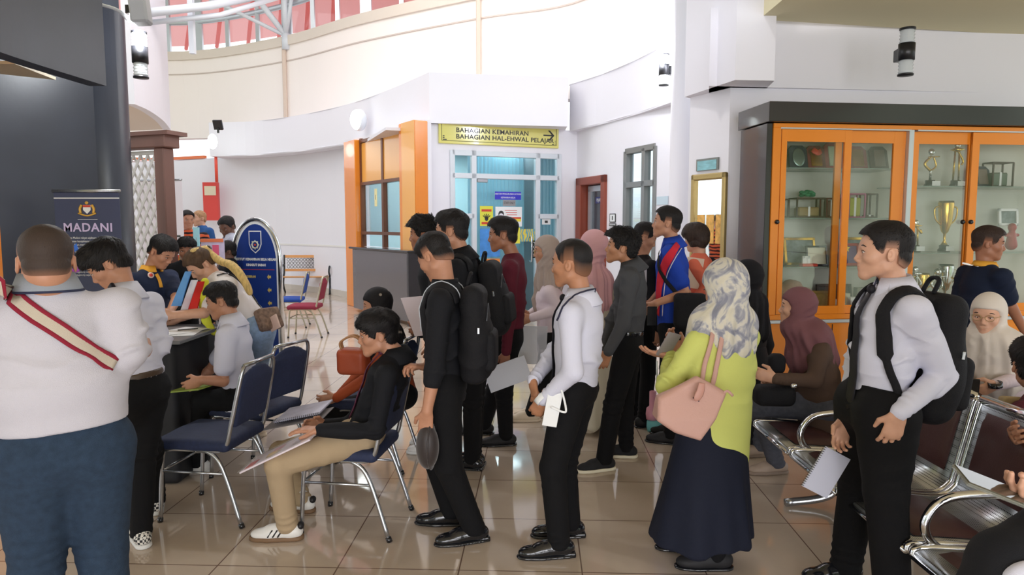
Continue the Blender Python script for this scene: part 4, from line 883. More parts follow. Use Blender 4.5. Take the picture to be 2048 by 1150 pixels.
V, Q = S.mesh(.006); tagp(qmesh('red_figurine', V, Q, mat('red_figure', s2l(170, 50, 60), .5)), 'small red clothed figurine on the right shelf behind the walking man', 'figurine')

# ---------------------------------------------------------------- banquet chairs
NAVY = mat('navy_seat_fabric', s2l(33, 43, 74), .75, bump=.15, bscale=400, var=.15, vscale=60)
def loc2(o, yaw, x, y, z=0.):
    """local: x forward, y left"""
    f = A_(math.cos(yaw), math.sin(yaw), 0); l = A_(-math.sin(yaw), math.cos(yaw), 0); return np.asarray(o)+f*x+l*y+A_(0, 0, z)
def banquet_chair(pos, yaw, label, group, seat=None, frame_m=None, name='banquet_chair', sw=.22):
    pos = A_(pos[0], pos[1], 0); t = empty(name, pos, label, 'chair', group); L = lambda x, y, z: loc2(pos, yaw, x, y, z); seat = seat or NAVY; fm_ = frame_m or STEEL
    f = L(1, 0, 0)-pos; l = L(0, 1, 0)-pos; r = .0125
    for s in (1, -1):
        # back upright running on into the rear of the seat and the front leg
        MB().tube(spline([L(.23, .20*s, .0), L(.2, .2*s, .38), L(.16, .2*s, .425), L(.05, .2*s, .43), L(-.14, .2*s, .432), L(-.19, .2*s, .47), L(-.215, .2*s, .56), L(-.27, .19*s, .8), L(-.285, .175*s, .88), L(-.285, .15*s, .905)], 5), r, 8).build('side_frame', fm_, t)
        MB().tube(spline([L(-.27, .21*s, 0), L(-.16, .2*s, .33), L(-.08, .2*s, .42), L(0, .2*s, .425)], 5), r, 8).build('rear_leg', fm_, t)
        for q in ((.23, .2), (-.27, .21)): pass
        MB().tube([L(.232, .2*s, 0), L(.23, .2*s, .025)], .016, 8).build('rubber_foot', BLACKG, t); MB().tube([L(-.272, .21*s, 0), L(-.262, .209*s, .025)], .016, 8).build('rubber_foot', BLACKG, t)
    MB().tube([L(-.285, .16, .905), L(-.285, -.16, .905)], r, 8).build('top_rail', fm_, t)
    MB().tube([L(.21, .2, .3), L(.21, -.2, .3)], .008, 8).build('stretcher', fm_, t)
    for s in (1, -1): MB().tube([L(.21, .2*s, .3), L(-.17, .2*s, .3)], .008, 8).build('stretcher', fm_, t)
    S = SDF(); S.box(L(.02, 0, .455), (.225, sw, .035), np.array([f, l, [0, 0, 1]]), .03); S.ell(L(.02, 0, .475), (.21, .2, .03), np.array([f, l, [0, 0, 1]]), k=.02); V, Q = S.mesh(.012); qmesh('seat', V, Q, seat, t)
    up = unit(A_(0, 0, .36)-f*.075); Rb = np.array([up, l, np.cross(up, l)]); S = SDF(); c = L(-.247, 0, .72)
    S.box(c-up*.03, (.14, .175, .018), Rb, .016); S.ell(c+up*.09, (.08, .16, .02), Rb, k=.03); V, Q = S.mesh(.011); qmesh('backrest', V, Q, seat, t); return t
G_ = 'navy banquet chairs with silver tube frames at the counter'
banquet_chair((-.89, 3.78), R_(172), 'navy banquet chair holding the seated man in beige trousers', G_)
banquet_chair((-1.74, 3.95), R_(172), 'empty navy banquet chair nearest the counter', G_)
banquet_chair((-1.72, 4.58), R_(160), 'navy banquet chair under the seated boy in a white shirt', G_)
banquet_chair((-.98, 4.78), R_(172), 'navy banquet chair behind, under the woman in a dark headscarf', G_)
GOLDT = mat('champagne_tube', s2l(190, 182, 160), .3, .8)
p = fl(612, 672); banquet_chair((p[0]+.02, p[1]), R_(182), 'maroon cushioned chair with pale gold frame beside the blue arched sign', 'gold framed chairs near the bench', mat('maroon_fabric', s2l(140, 38, 62), .8), GOLDT)
p = fl(585, 655); banquet_chair((p[0]-.05, p[1]+.1), R_(188), 'bright blue cushioned chair with pale gold frame behind the maroon one', 'gold framed chairs near the bench', mat('blue_fabric', s2l(34, 74, 160), .8), GOLDT)
# garden bench with cast iron ends
bp_ = A_(-5.05, 16.9, 0); yw = R_(-88); t = empty('garden_bench', bp_, 'wooden slatted bench with black cast iron arms against the white wall', 'bench'); L = lambda x, y, z: loc2(bp_, yw, x, y, z)
BW = mat('bench_wood', s2l(222, 160, 100), .45); IR = mat('cast_iron', s2l(36, 38, 42), .4)
Rb = np.array([L(1, 0, 0)-bp_, L(0, 1, 0)-bp_, [0, 0, 1]])
for i in range(5): MB().box(L(.2-.1*i, 0, .43-.01*i), (.04, .6, .012), Rb, 0, .004).build('seat_slat', BW, t)
for z, h in ((.9, .035), (.56, .03)): MB().box(L(-.3-.12*(z-.56), 0, z), (.012, .6, h), Rb, 0, .004).build('back_rail', BW, t)
b = MB()
for i in range(14):
    for j in range(3): b.tube([L(-.33+.03*math.sin(0), -.52+.08*i+.035*math.cos(a), .64+.09*j+.035*math.sin(a)) for a in np.linspace(0, 6.28, 9)[:-1]], .006, 5, closed=True)
b.build('iron_panel', IR, t)
for s in (1, -1):
    b = MB(); b.tube(spline([L(.28, .62*s, 0), L(.22, .62*s, .22), L(.2, .62*s, .42), L(-.25, .62*s, .42), L(-.34, .62*s, .94)], 5), .024); b.tube(spline([L(-.33, .62*s, 0), L(-.2, .62*s, .2), L(-.25, .62*s, .42)], 5), .022)
    b.tube(spline([L(.2, .62*s, .42), L(.3, .62*s, .55), L(.22, .62*s, .68), L(.05, .62*s, .64), L(-.3, .62*s, .7)], 5), .022); b.tube(spline([L(.1, .62*s, .44), L(.0, .62*s, .55), L(.1, .62*s, .62)], 5), .014); b.build('end_frame', IR, t)

# ---------------------------------------------------------------- steel waiting bench
BX, Y0 = 2.06, 4.36; SW = .585
BRN = mat('brown_vinyl', s2l(74, 46, 46), .35, bump=.1, bscale=150); PERF = mat('perforated_steel', s2l(175, 178, 182), .3, .85, bump=.9, bscale=0, )
nt = PERF.node_tree; tc2 = nt.nodes.new('ShaderNodeTexCoord'); vr = nt.nodes.new('ShaderNodeTexVoronoi'); vr.inputs['Scale'].default_value = 110; vr.inputs['Randomness'].default_value = 0; rr = nt.nodes.new('ShaderNodeValToRGB'); rr.color_ramp.elements[0].position = .28; rr.color_ramp.elements[0].color = (.03, .03, .03, 1); rr.color_ramp.elements[1].position = .36; rr.color_ramp.elements[1].color = s2l(190, 193, 196)+(1,); nt.links.new(tc2.outputs['Object'], vr.inputs[0]); nt.links.new(vr.outputs[0], rr.inputs[0]); nt.links.new(rr.outputs[0], nt.nodes['Principled BSDF'].inputs['Base Color'])
def waiting_bench(x0, y0, n, label, yaw=180, name='waiting_bench'):
    t = empty(name, (x0, y0, 0), label, 'bench'); fx = math.cos(R_(yaw))
    fv = A_(math.cos(R_(yaw)), math.sin(R_(yaw)), 0); rv = A_(fv[1], -fv[0], 0)*-1       # forward, along the row
    L = lambda x, y, z: A_(x0, y0, 0)+fv*x+rv*y+A_(0, 0, z)
    prof = spline([(.50, .395), (.47, .425), (.25, .415), (.05, .40), (-.03, .44), (-.06, .52), (-.13, .82), (-.15, .86)], 5)
    for i in range(n):
        a, c = i*SW+.02, (i+1)*SW-.02; m = MB(); V = []
        for (x, z) in prof: V += [L(x, a, z), L(x, c, z)]
        k = len(prof); m.add(V, [(2*j, 2*j+1, 2*j+3, 2*j+2) for j in range(k-1)], 0, True); o = m.build('seat_shell', PERF, t); md = o.modifiers.new('thick', 'SOLIDIFY'); md.thickness = .004
        for s in (a, c): MB().tube([L(x, s, z+.002) for x, z in prof], .014, 8).build('edge_tube', CHROME, t)
        MB().tube([L(-.148, a, .865), L(-.148, c, .865)], .024, 10).build('top_tube', CHROME, t); MB().tube([L(.5, a, .395), L(.5, c, .395)], .012, 8).build('front_tube', CHROME, t)
        def pad(q0, q1, nm):
            pp = [p for p in prof if q0(p)]; dn = .02; V = []
            for (x, z) in pp: V.append((x, z))
            S = MB(); K = len(V); VV = []
            for j, (x, z) in enumerate(V):
                tx = np.array(V[min(j+1, K-1)])-np.array(V[max(j-1, 0)]); nn = unit([tx[1], -tx[0]]); 
                if nn[1] < 0 and nm == 'seat_pad': nn = -nn
                if nm == 'back_pad' and nn[0] < 0: nn = -nn
                e = .3 if j in (0, K-1) else 1
                for (yy, hh) in ((a+.06, .006), (a+.075, .024*e), (c-.075, .024*e), (c-.06, .006)): VV.append(L(x+nn[0]*hh, yy, z+nn[1]*hh))
            S.add(VV, [(4*j+q, 4*j+q+1, 4*j+q+5, 4*j+q+4) for j in range(K-1) for q in range(3)], 0, True); S.build(nm, BRN, t)
        pad(lambda p: p[0] > .09 and p[0] < .46, None, 'seat_pad'); pad(lambda p: p[0] < -.05 and p[1] < .83, None, 'back_pad')
    MB().box(L(.12, n*SW/2, .35), (.035, n*SW/2, .02), np.array([fv, rv, [0, 0, 1]]), 0, .006).build('beam', STEEL, t)
    for yy in (.35, n*SW-.35):
        MB().tube(spline([L(.42, yy, .02), L(.2, yy, .05), L(.12, yy, .12), L(.12, yy, .34)], 5), .025, 8).build('leg', STEEL, t); MB().tube(spline([L(-.25, yy, .02), L(0, yy, .05), L(.12, yy, .12)], 5), .022, 8).build('leg', STEEL, t)
    for i in range(0, n+1):
        if i in (1, 3, n): 
            y = (i*SW+(.03 if i == n else 0))
            MB().tube(spline([L(.36, y, .40), L(.43, y, .46), L(.44, y, .54), L(.36, y, .62), L(.15, y, .635), L(-.02, y, .62), L(-.06, y, .56), L(-.04, y, .46), L(.1, y, .385), L(.28, y, .372)], 5, True), .018, 10, closed=True).build('armrest', CHROME, t)
    return t
waiting_bench(BX, Y0, 4, 'chrome waiting bench with dark brown seat pads running towards the camera')
waiting_bench(3.05, 4.3, 3, 'second steel waiting bench behind, under the woman in a cream headscarf', 180)

# ---------------------------------------------------------------- arched sign board
bpos = at(515, 600, 7.35); pl = PL((bpos[0]-.33, bpos[1]+.08), (bpos[0]+.33, bpos[1]-.08)); t = empty('arched_sign', pl.p(.34, 0), 'tall blue arched directory sign in a chrome frame on a flat foot', 'sign board')
hw = .285; zc_, zb = 1.28, .22; uc_ = .34
def arch(w, ztop, n): return [pl.p(uc_+w*math.cos(a), zc_+(ztop-zc_)*math.sin(a), n) for a in np.linspace(0, math.pi, 25)]
out_ = [pl.p(uc_+hw, zb, 0)]+arch(hw, 1.74, 0)+[pl.p(uc_-hw, zb, 0)]
MB().tube(out_+[pl.p(uc_-hw, zb, 0)], .025, 10).build('chrome_frame', CHROME, t)
BLB = mat('sign_blue', s2l(36, 62, 140), .25, coat=.3); inn = [pl.p(uc_+hw-.045, zb+.02, .006)]+arch(hw-.045, 1.69, .006)+[pl.p(uc_-hw+.045, zb+.02, .006)]
MB().prism(inn, -pl.N*.012).build('blue_panel', BLB, t); MB().prism([pl.p(uc_+hw-.02, zb, .002)]+arch(hw-.02, 1.72, .002)+[pl.p(uc_-hw+.02, zb, .002)], -pl.N*.006).build('white_margin', PAP, t)
b = MB(); pl.box(b, uc_-.05, uc_+.05, .04, zb, -.02, .02); b.build('stem', STEEL, t)
b = MB(); pl.box(b, uc_-.32, uc_+.36, 0, .045, -.17, .17, 0, .01); b.build('foot_plate', mat('dull_brass', s2l(150, 146, 128), .4, .5), t)
def sh_(w, h, zc, n): return [pl.p(uc_+a*w, zc+q*h, n) for a, q in ((-1, 1), (1, 1), (1, -.2), (.7, -.65), (0, -1), (-.7, -.65), (-1, -.2))]
MB().prism(sh_(.075, .12, 1.5, .006), pl.N*.003).build('crest_border', WI, t); MB().prism(sh_(.065, .108, 1.5, .009), pl.N*.002).build('crest_field', BLB, t)
b = MB(); b.tube([pl.p(uc_+.035*math.cos(a), 1.47+.035*math.sin(a), .012) for a in np.linspace(0, 6.28, 17)[:-1]], .008, 6, closed=True)
for k in range(8): a = k*.785; b.tube([pl.p(uc_+.035*math.cos(a), 1.47+.035*math.sin(a), .012), pl.p(uc_+.05*math.cos(a), 1.47+.05*math.sin(a), .012)], .006, 5)
b.build('crest_gear', mat('crest_white', s2l(220, 220, 200), .4), t); MB().ell(pl.p(uc_, 1.47, .012), (.012, .012, .012)).build('crest_centre', REDI, t)
tx = lambda s, z, sz, m=WI, al='CENTER', du=0: text('lettering', s, pl.p(uc_+du, z, .008), pl.T, (0, 0, 1), sz, m, t, .001, al, .85, 1, .0012)
tx('INSTITUT KEMAHIRAN BELIA NEGARA', 1.315, .036); tx('KINARUT SABAH', 1.255, .036)
b = MB(); pl.box(b, uc_-.22, uc_+.22, 1.205, 1.209, .006, .009); b.build('red_rule', REDI, t)
YI = mat('yellow_ink', s2l(225, 200, 110), .5)
for k, s in enumerate(('PENTADBIRAN', 'ASRAMA', 'KANTIN', 'SURAU', 'BENGKEL LATIHAN')):
    z = (1.13, .99, .85, .76, .66)[k]; tx(s, z, .034, YI, 'LEFT', -.2); b = MB(); pl.box(b, uc_+.14, uc_+.175, z-.012, z+.014, .006, .01); b.prism([pl.p(uc_+.13, z, .006), pl.p(uc_+.15, z+.025, .006), pl.p(uc_+.15, z-.025, .006)], pl.N*.004); b.build('arrow', YI, t)

# ---------------------------------------------------------------- roll-up banners
bl = at(107, 382, 5.5); brr = at(238, 386, 5.5); pl = PL(bl[:2], brr[:2]); zt_ = bl[2]; t = empty('roll_up_banner', pl.p(pl.len/2, 0), 'dark navy MADANI roll-up banner against the dark wall', 'banner')
NB = mat('banner_navy', s2l(62, 66, 98), .4); b = MB(); w = pl.len
b.add([pl.p(.0, zt_, .0), pl.p(w, zt_, 0), pl.p(w+.0, .1, .0), pl.p(.0, .1, .0), pl.p(.0, zt_, -.004), pl.p(w, zt_, -.004), pl.p(w, .1, -.004), pl.p(.0, .1, -.004)], [(0, 3, 2, 1), (4, 5, 6, 7), (0, 1, 5, 4), (2, 3, 7, 6), (1, 2, 6, 5), (0, 4, 7, 3)]); b.build('printed_sheet', NB, t)
MB().tube([pl.p(-.01, zt_, 0), pl.p(w+.01, zt_, 0)], .014, 8).build('top_bar', STEEL, t); b = MB(); pl.box(b, -.03, w+.03, 0, .1, -.08, .08, 0, .02); b.build('cassette', STEEL, t)
b = MB(); pl.box(b, .0, w, zt_-.06, zt_-.052, .0, .003); b.build('white_rule', WI, t)
text('lettering', 'MADANI', pl.p(w*.5, zt_-.29, .003), pl.T, (0, 0, 1), .095, mat('lilac_ink', s2l(214, 196, 236), .4), t, .001, 'CENTER', 1, 1.1, .002)
for k, s in enumerate(('Kerajaan Madani rakyat sejahtera dan negara maju', 'kemampanan kesejahteraan daya cipta hormat dan', 'keyakinan ihsan menjadi asas pembangunan bangsa', 'untuk semua lapisan masyarakat di seluruh negara', 'ke arah masa depan yang lebih baik')):
    text('lettering', s, pl.p(w*.5, zt_-.37-.027*k, .003), pl.T, (0, 0, 1), .024, WI, t, .0005, 'CENTER', .82)
# crest: shield with supporters, built plain
cz = zt_-.14; b = MB(); b.prism([pl.p(w*.5+a, cz+q, .003) for a, q in ((-.03, .03), (.03, .03), (.03, -.01), (0, -.04), (-.03, -.01))], pl.N*.002); b.build('crest_shield', WI, t)
b = MB(); pl.box(b, w*.5-.029, w*.5+.029, cz+.012, cz+.029, .005, .007); b.build('crest_band', REDI, t)
for s in (-1, 1): MB().tube(spline([pl.p(w*.5+.04*s, cz+.03, .004), pl.p(w*.5+.055*s, cz, .004), pl.p(w*.5+.05*s, cz-.035, .004)], 4), .01, 6).build('crest_supporter', mat('crest_gold', s2l(220, 170, 70), .4), t)
MB().tube(spline([pl.p(w*.5-.07, cz-.035, .004), pl.p(w*.5, cz-.055, .004), pl.p(w*.5+.07, cz-.035, .004)], 4), .007, 6).build('crest_scroll', mat('crest_gold', (0, 0, 0)), t); MB().ell(pl.p(w*.5, cz+.047, .004), (.014, .006, .012)).build('crest_crown', mat('crest_gold', (0, 0, 0)), t)
b = MB(); pl.box(b, w*.35, w*.65, cz-.085, cz-.082, .0, .003); b.build('thin_rule', WI, t)
for (x, y, r, m) in ((148, 495, .035, mat('blue_shape', s2l(60, 120, 230), .4)), (150, 537, .035, mat('violet_shape', s2l(178, 70, 196), .4)), (142, 500, .02, WI)):
    u, z = pl.q(x, y, .004); MB().prism([pl.p(u-r, z-.02, .002), pl.p(u+r*.6, z+r, .002), pl.p(u+r, z-r*.6, .002), pl.p(u, z-r, .002)], pl.N*.002).build('printed_shape', m, t)
for k in range(3): u, z = pl.q(166, 538+6*k, .004); text('lettering', 'madani.gov.my sejahtera', pl.p(u, z, .003), pl.T, (0, 0, 1), .02, WI, t, .0005)
p0 = at(337, 360, 8.6); p1 = at(363, 362, 8.5); pl = PL((p0[0]-.45, p0[1]+.1), p1[:2]); t = empty('roll_up_banner', pl.p(pl.len/2, 0), 'white roll-up banner with orange accents beside the lattice screen post', 'banner')
b = MB(); pl.box(b, 0, pl.len, .1, p0[2], -.004, 0); b.build('printed_sheet', mat('banner_white', s2l(236, 226, 234), .45), t); MB().tube([pl.p(0, p0[2], 0), pl.p(pl.len, p0[2], 0)], .014, 8).build('top_bar', STEEL, t); b = MB(); pl.box(b, 0, pl.len, 0, .1, -.07, .07, 0, .02); b.build('cassette', STEEL, t)
L_ = pl.len; b = MB(); b.prism([pl.p(L_-.02, 1.0, .001), pl.p(L_-.02, 1.5, .001), pl.p(L_-.1, 1.25, .001), pl.p(L_-.03, .6, .001)], pl.N*.002); b.build('gold_swoosh', mat('crest_gold', (0, 0, 0)), t); MB().ell(pl.p(L_-.12, p0[2]-.22, .001), (.05, .004, .05)).build('emblem', mat('orange_emblem', s2l(230, 160, 90), .5), t)
for z, h, m in ((1.55, .02, INK), (1.3, .06, REDI), (.95, .05, REDI), (.75, .02, INK)): b = MB(); pl.box(b, L_-.3, L_-.05, z-h, z+h*.2, .001, .003); b.build('text_band', m, t)

# ---------------------------------------------------------------- registration counter, papers
t = empty('registration_desk', (-2.6, 4.75, 0), 'black covered registration desk where the visitors sign in', 'desk')
BCL = mat('black_cloth', s2l(22, 22, 27), .7); S = SDF(); S.box((-2.62, 4.6, .465), (.47, .27, .465), rnd=.02); V, Q = S.mesh(.02); V = folds(V, Q, [], 4, .006, 8, (1, 1, .15)); qmesh('cloth_front', V, Q, BCL, t)
S = SDF(); S.box((-2.85, 5.03, .47), (.65, .14, .47), rnd=.02); V, Q = S.mesh(.02); V = folds(V, Q, [], 5, .006, 8, (1, 1, .15)); qmesh('cloth_back', V, Q, BCL, t)
b = MB(); b.box((-2.58, 4.58, .945), (.5, .31, .012), None, 0, .004); b.build('desk_top', mat('grey_desktop', s2l(112, 114, 118), .3), t)
def paper(pos, yaw, w, h, label, m=PAP, th=.0015, tilt=(0, 0), name='paper_sheet', cat='paper', group=None):
    Rx = np.array(Matrix.Rotation(-yaw, 3, 'Z') @ Matrix.Rotation(tilt[0], 3, 'X') @ Matrix.Rotation(tilt[1], 3, 'Y')); o = MB().box(pos, (w/2, h/2, th/2), Rx).build(name, m); return tagp(o, label, cat, group)
for k, (x, y, z, a) in enumerate(((-2.22, 4.6, .9595, .2), (-2.25, 4.66, .962, -.3), (-2.36, 4.55, .9645, .9))): paper((x, y, z), a, .21, .3, ('loose white form on the desk corner, lowest of the pile', 'white form crossing the pile on the desk corner', 'white form on top of the desk pile at its left')[k], group='loose forms on the desk')
tagp(MB().tube([A_(-2.26, 4.62, .972), A_(-2.16, 4.7, .972)], .004).build('pen', BLACKG), 'black pen lying on the white forms of the desk', 'pen')
# ---------------------------------------------------------------- people
def skinm(name, c): return mat('skin_'+name, s2l(*c), .5, sub=.06, var=.06, vscale=30)
SK = {'tan': skinm('tan', (184, 132, 104)), 'brown': skinm('brown', (158, 106, 80)), 'light': skinm('light', (204, 156, 130)), 'dark': skinm('dark', (110, 74, 58)), 'olive': skinm('olive', (182, 128, 96))}
LIP = {k: mat('lips_'+k, s2l(*c), .45) for k, c in (('tan', (172, 96, 84)), ('brown', (130, 74, 62)), ('light', (198, 104, 100)), ('dark', (92, 54, 48)), ('olive', (156, 90, 76)))}
EYW = mat('eye_white', s2l(232, 228, 224), .2); EYD = mat('eye_dark', s2l(30, 20, 18), .2)
def hairm(name, c, c2=None):
    m = mat('hair_'+name, s2l(*c), .62, spec=.3, bump=.25, bscale=260, stretch=(1, 1, .2), var=.3, vscale=60); return m
HB = hairm('black', (24, 21, 22)); HBR = hairm('dark_brown', (52, 38, 32)); HBL = hairm('blond', (176, 146, 88)); HG = hairm('grey_blond', (170, 130, 96)); HCR = hairm('cropped', (62, 50, 44))
def frameR(yaw, pitch=0, roll=0):
    y, p, r = R_(yaw), R_(pitch), R_(roll); f = A_(math.cos(y)*math.cos(p), math.sin(y)*math.cos(p), -math.sin(p)); l = A_(-math.sin(y), math.cos(y), 0); u = np.cross(f, l)
    if r: l = rotv(l, f, r); u = rotv(u, f, r)
    return np.array([f, l, u])
def head_sdf(S, C, R, s, nk, fat=0, neckr=.055):
    w = lambda *p: C+(np.array(p)*s)@R
    E = lambda c, r, k=.02, sub=False: S.ell(w(*c), np.array(r)*s, R, k*s, sub)
    C_ = lambda a, b, ra, rb, k=.02: S.cap(w(*a), w(*b), ra*s, rb*s, k*s)
    E((-.006, 0, .038), (.097, .076, .088), 0); E((.035, 0, -.012), (.053, .058+fat*.006, .075), .03)
    for t in (1, -1):
        C_((.0, .045*t, -.055), (.066, .014*t, -.09), .018+fat*.006, .014+fat*.004, .03); E((.055, .043*t, -.018), (.026, .02+fat*.004, .022), .02)
        E((.094, .032*t, .007), (.015, .017, .011), .014, True); E((.072, .031*t, .005), (.014, .0145, .0125), .006)
    E((.064, 0, -.089), (.019, .019, .018), .022); E((.062, 0, -.05), (.031, .03, .028), .02)
    C_((.079, -.028, .023), (.079, .028, .023), .010, .010, .02)
    C_((.083, 0, .014), (.102, 0, -.026), .0065, .0095, .012)
    for t in (1, -1): E((.092, .011*t, -.033), (.012, .008, .008), .008)
    E((.085, 0, -.0545), (.0085, .021, .0055), .006); E((.083, 0, -.067), (.0085, .018, .0065), .006)
    S.cap(w(-.026, 0, -.04), np.asarray(nk), neckr*s*1.0, neckr*1.1, .03)
    for t in (1, -1):   # ears
        Re = R.copy(); f = unit(R[0]+.25*t*R[1]); Re = np.array([f, unit(np.cross(R[2], f)), R[2]])
        E2 = lambda c, r, k, sub=False: S.ell(w(*c), np.array(r)*s, Re, k, sub)
        E2((-.012, .079*t, -.002), (.0165, .006, .028), .006); E2((-.006, .086*t, .003), (.009, .006, .015), .004, True)
def face_bits(C, R, s, skin):
    """eyes, lashes and lips: closed little forms set into the face"""
    w = lambda *p: C+(np.array(p)*s)@R; b = MB()
    for t in (1, -1):
        b.ell(w(.0775, .0315*t, .0045), np.array((.0105, .0135, .0052))*s, R, 8, 1); b.ell(w(.0842, .0315*t, .0045), np.array((.0045, .0055, .0050))*s, R, 6, 2)
        b.tube(spline([w(.080, .0475*t, .006), w(.0868, .040*t, .0105), w(.0895, .031*t, .0112), w(.0875, .021*t, .007)], 3), .0013*s, 5, 2)
        b.tube(spline([w(.078, .052*t, .026), w(.088, .040*t, .0325), w(.0905, .022*t, .0285)], 3), [.0014*s, .002*s, .0026*s, .003*s, .003*s, .003*s, .0018*s], 5, 2)
    b.tube(spline([w(.080, .022, -.0605), w(.0895, .009, -.056), w(.0910, 0, -.0575), w(.0895, -.009, -.056), w(.080, -.022, -.0605)], 3), [.001*s]+[.0035*s]*11+[.001*s], 6, 3)
    b.tube(spline([w(.080, .020, -.0615), w(.0875, .009, -.0665), w(.089, 0, -.067), w(.0875, -.009, -.0665), w(.080, -.020, -.0615)], 3), [.001*s]+[.0042*s]*11+[.001*s], 6, 3)
    return b
HS = {  # top, side, front volume, noise amplitude, noise frequency, hairline
 'fade': dict(top=.014, side=.003, front=.005, na=.003, nf=50), 'crop': dict(top=.006, side=.002, front=0, na=.001, nf=120), 'mop': dict(top=.022, side=.008, front=.010, na=.006, nf=45, low=.03),
 'curly': dict(top=.026, side=.014, front=.012, na=.009, nf=70, low=.01), 'side': dict(top=.019, side=.004, front=.008, na=.004, nf=45), 'bob': dict(top=.022, side=.026, front=.012, na=.003, nf=60, low=.05, nape=-.10, ear=-.075), 'tied': dict(top=.014, side=.008, front=.004, na=.003, nf=60), 'bald': dict(top=.002, side=.001, front=0, na=.0005, nf=60)}
def hair_mesh(C, R, s, style, seed, h, hg=None):
    st = HS[style]; low = st.get('low', 0)
    xs = [-.12, -.075, -.042, -.034, .010, .018, .040, .055, .075, .12]; nape = st.get('nape', -.055); ear = st.get('ear', .026)
    zs = [nape, nape, min(nape+.02, ear) if ear < 0 else -.034, ear, ear, min(-.012, ear), min(0., ear+.01), .05-low, .074-low, .08-low]
    def f(X, Y, Z):
        q = [((X-C[0])*R[i][0]+(Y-C[1])*R[i][1]+(Z-C[2])*R[i][2])/s for i in range(3)]; x, y, z = q
        def el(c, r):
            a = [(q[i]-c[i])/r[i] for i in range(3)]; k0 = np.sqrt(a[0]**2+a[1]**2+a[2]**2); k1 = np.sqrt(sum((a[i]/r[i])**2 for i in range(3)))+1e-6; return k0*(k0-1)/k1
        d = el((-.006, 0, .038), (.097, .076, .088)); t = np.clip((z-.02)/.075, 0, 1); t = t*t*(3-2*t)
        th = st['side']+(st['top']-st['side'])*t+st['front']*np.clip((x-.01)/.06, 0, 1)*np.clip((z-.03)/.03, 0, 1)
        d2 = el((-.040, 0, -.005), (.060, .066, .066))-st['side']*.8
        if style == 'bob': d2 = np.minimum(d2, el((-.015, 0, -.03), (.085, .09, .085)))
        P = np.stack([x, y, z], -1); n = nz(P*np.array([1, 1, .7]), st['nf'], seed, 2)
        d = np.minimum(d-th, d2)-n*st['na']*(.25+.75*t)
        zl = np.interp(x.ravel(), xs, zs).reshape(x.shape)+.004*np.sin(y*190+seed)*(st['na'] > .003)
        return np.maximum(d, (zl-z)*.75)*s
    S = SDF(); S.fn(f, C-.17*s, C+.17*s); V, Q = S.mesh(h, 1); q = (V-C)@R.T/s
    zl = np.interp(q[:, 0], xs, zs); den = np.clip((q[:, 2]-zl)/hg if hg else (q[:, 2]-zl)/{'fade': .05, 'crop': .13}.get(style, .03)+np.clip((q[:, 0]-.03)*40, 0, 1), 0, 1)
    # locks: thin tapering blades combed away from the crown whorl
    ln, up_, cnt = {'fade': (.013, .5, 2600), 'crop': (.005, .7, 1500), 'mop': (.030, .25, 3600), 'curly': (.020, .9, 3600), 'side': (.022, .3, 3000), 'bob': (.03, .05, 2500), 'tied': (.015, .05, 1200), 'bald': (.003, .5, 300)}[style]
    if h > .004: cnt = cnt//2
    r = rs(seed+77); N = normals(V, Q)@R.T; ok = np.where((q[:, 2] > zl+.004) & ((N*q).sum(1) > 0))[0]; i = r.choice(ok, cnt); p = q[i]; n = N[i]
    wv = p-np.array([-.055, .005, .13]); 
    if style == 'mop': wv = wv+np.array([.05, 0, 0])
    if style == 'bob': wv = np.array([[0, 0, -1.]])+0*wv
    wv = wv/np.linalg.norm(wv, axis=1)[:, None]+r.normal(0, .55 if style == 'curly' else .22, p.shape); wv = wv-n*(wv*n).sum(1)[:, None]; wv /= np.linalg.norm(wv, axis=1)[:, None]+1e-6
    u = up_*r.uniform(.2, 1, (cnt, 1)); d1 = wv*.8+n*u; d2 = wv+n*u*.15; L = (ln*r.uniform(.5, 1.15, (cnt, 1)))*(.25+.75*den[i][:, None]); sd = np.cross(n, wv)*(.0016+.05*L); p0 = p-n*.002; p1 = p0+d1*L*.55; p2 = p1+d2*L*.5
    A = np.concatenate([p0-sd, p0+sd, p1-sd*.8, p1+sd*.8, p2-sd*.15, p2+sd*.15])*s@R+C; k = np.arange(cnt); Q2 = np.concatenate([np.stack([k, k+cnt, k+3*cnt, k+2*cnt], 1), np.stack([k+2*cnt, k+3*cnt, k+5*cnt, k+4*cnt], 1)])
    return np.concatenate([V, A]), np.concatenate([Q, Q2+len(V)]), np.concatenate([den, np.tile(den[i], 6)])
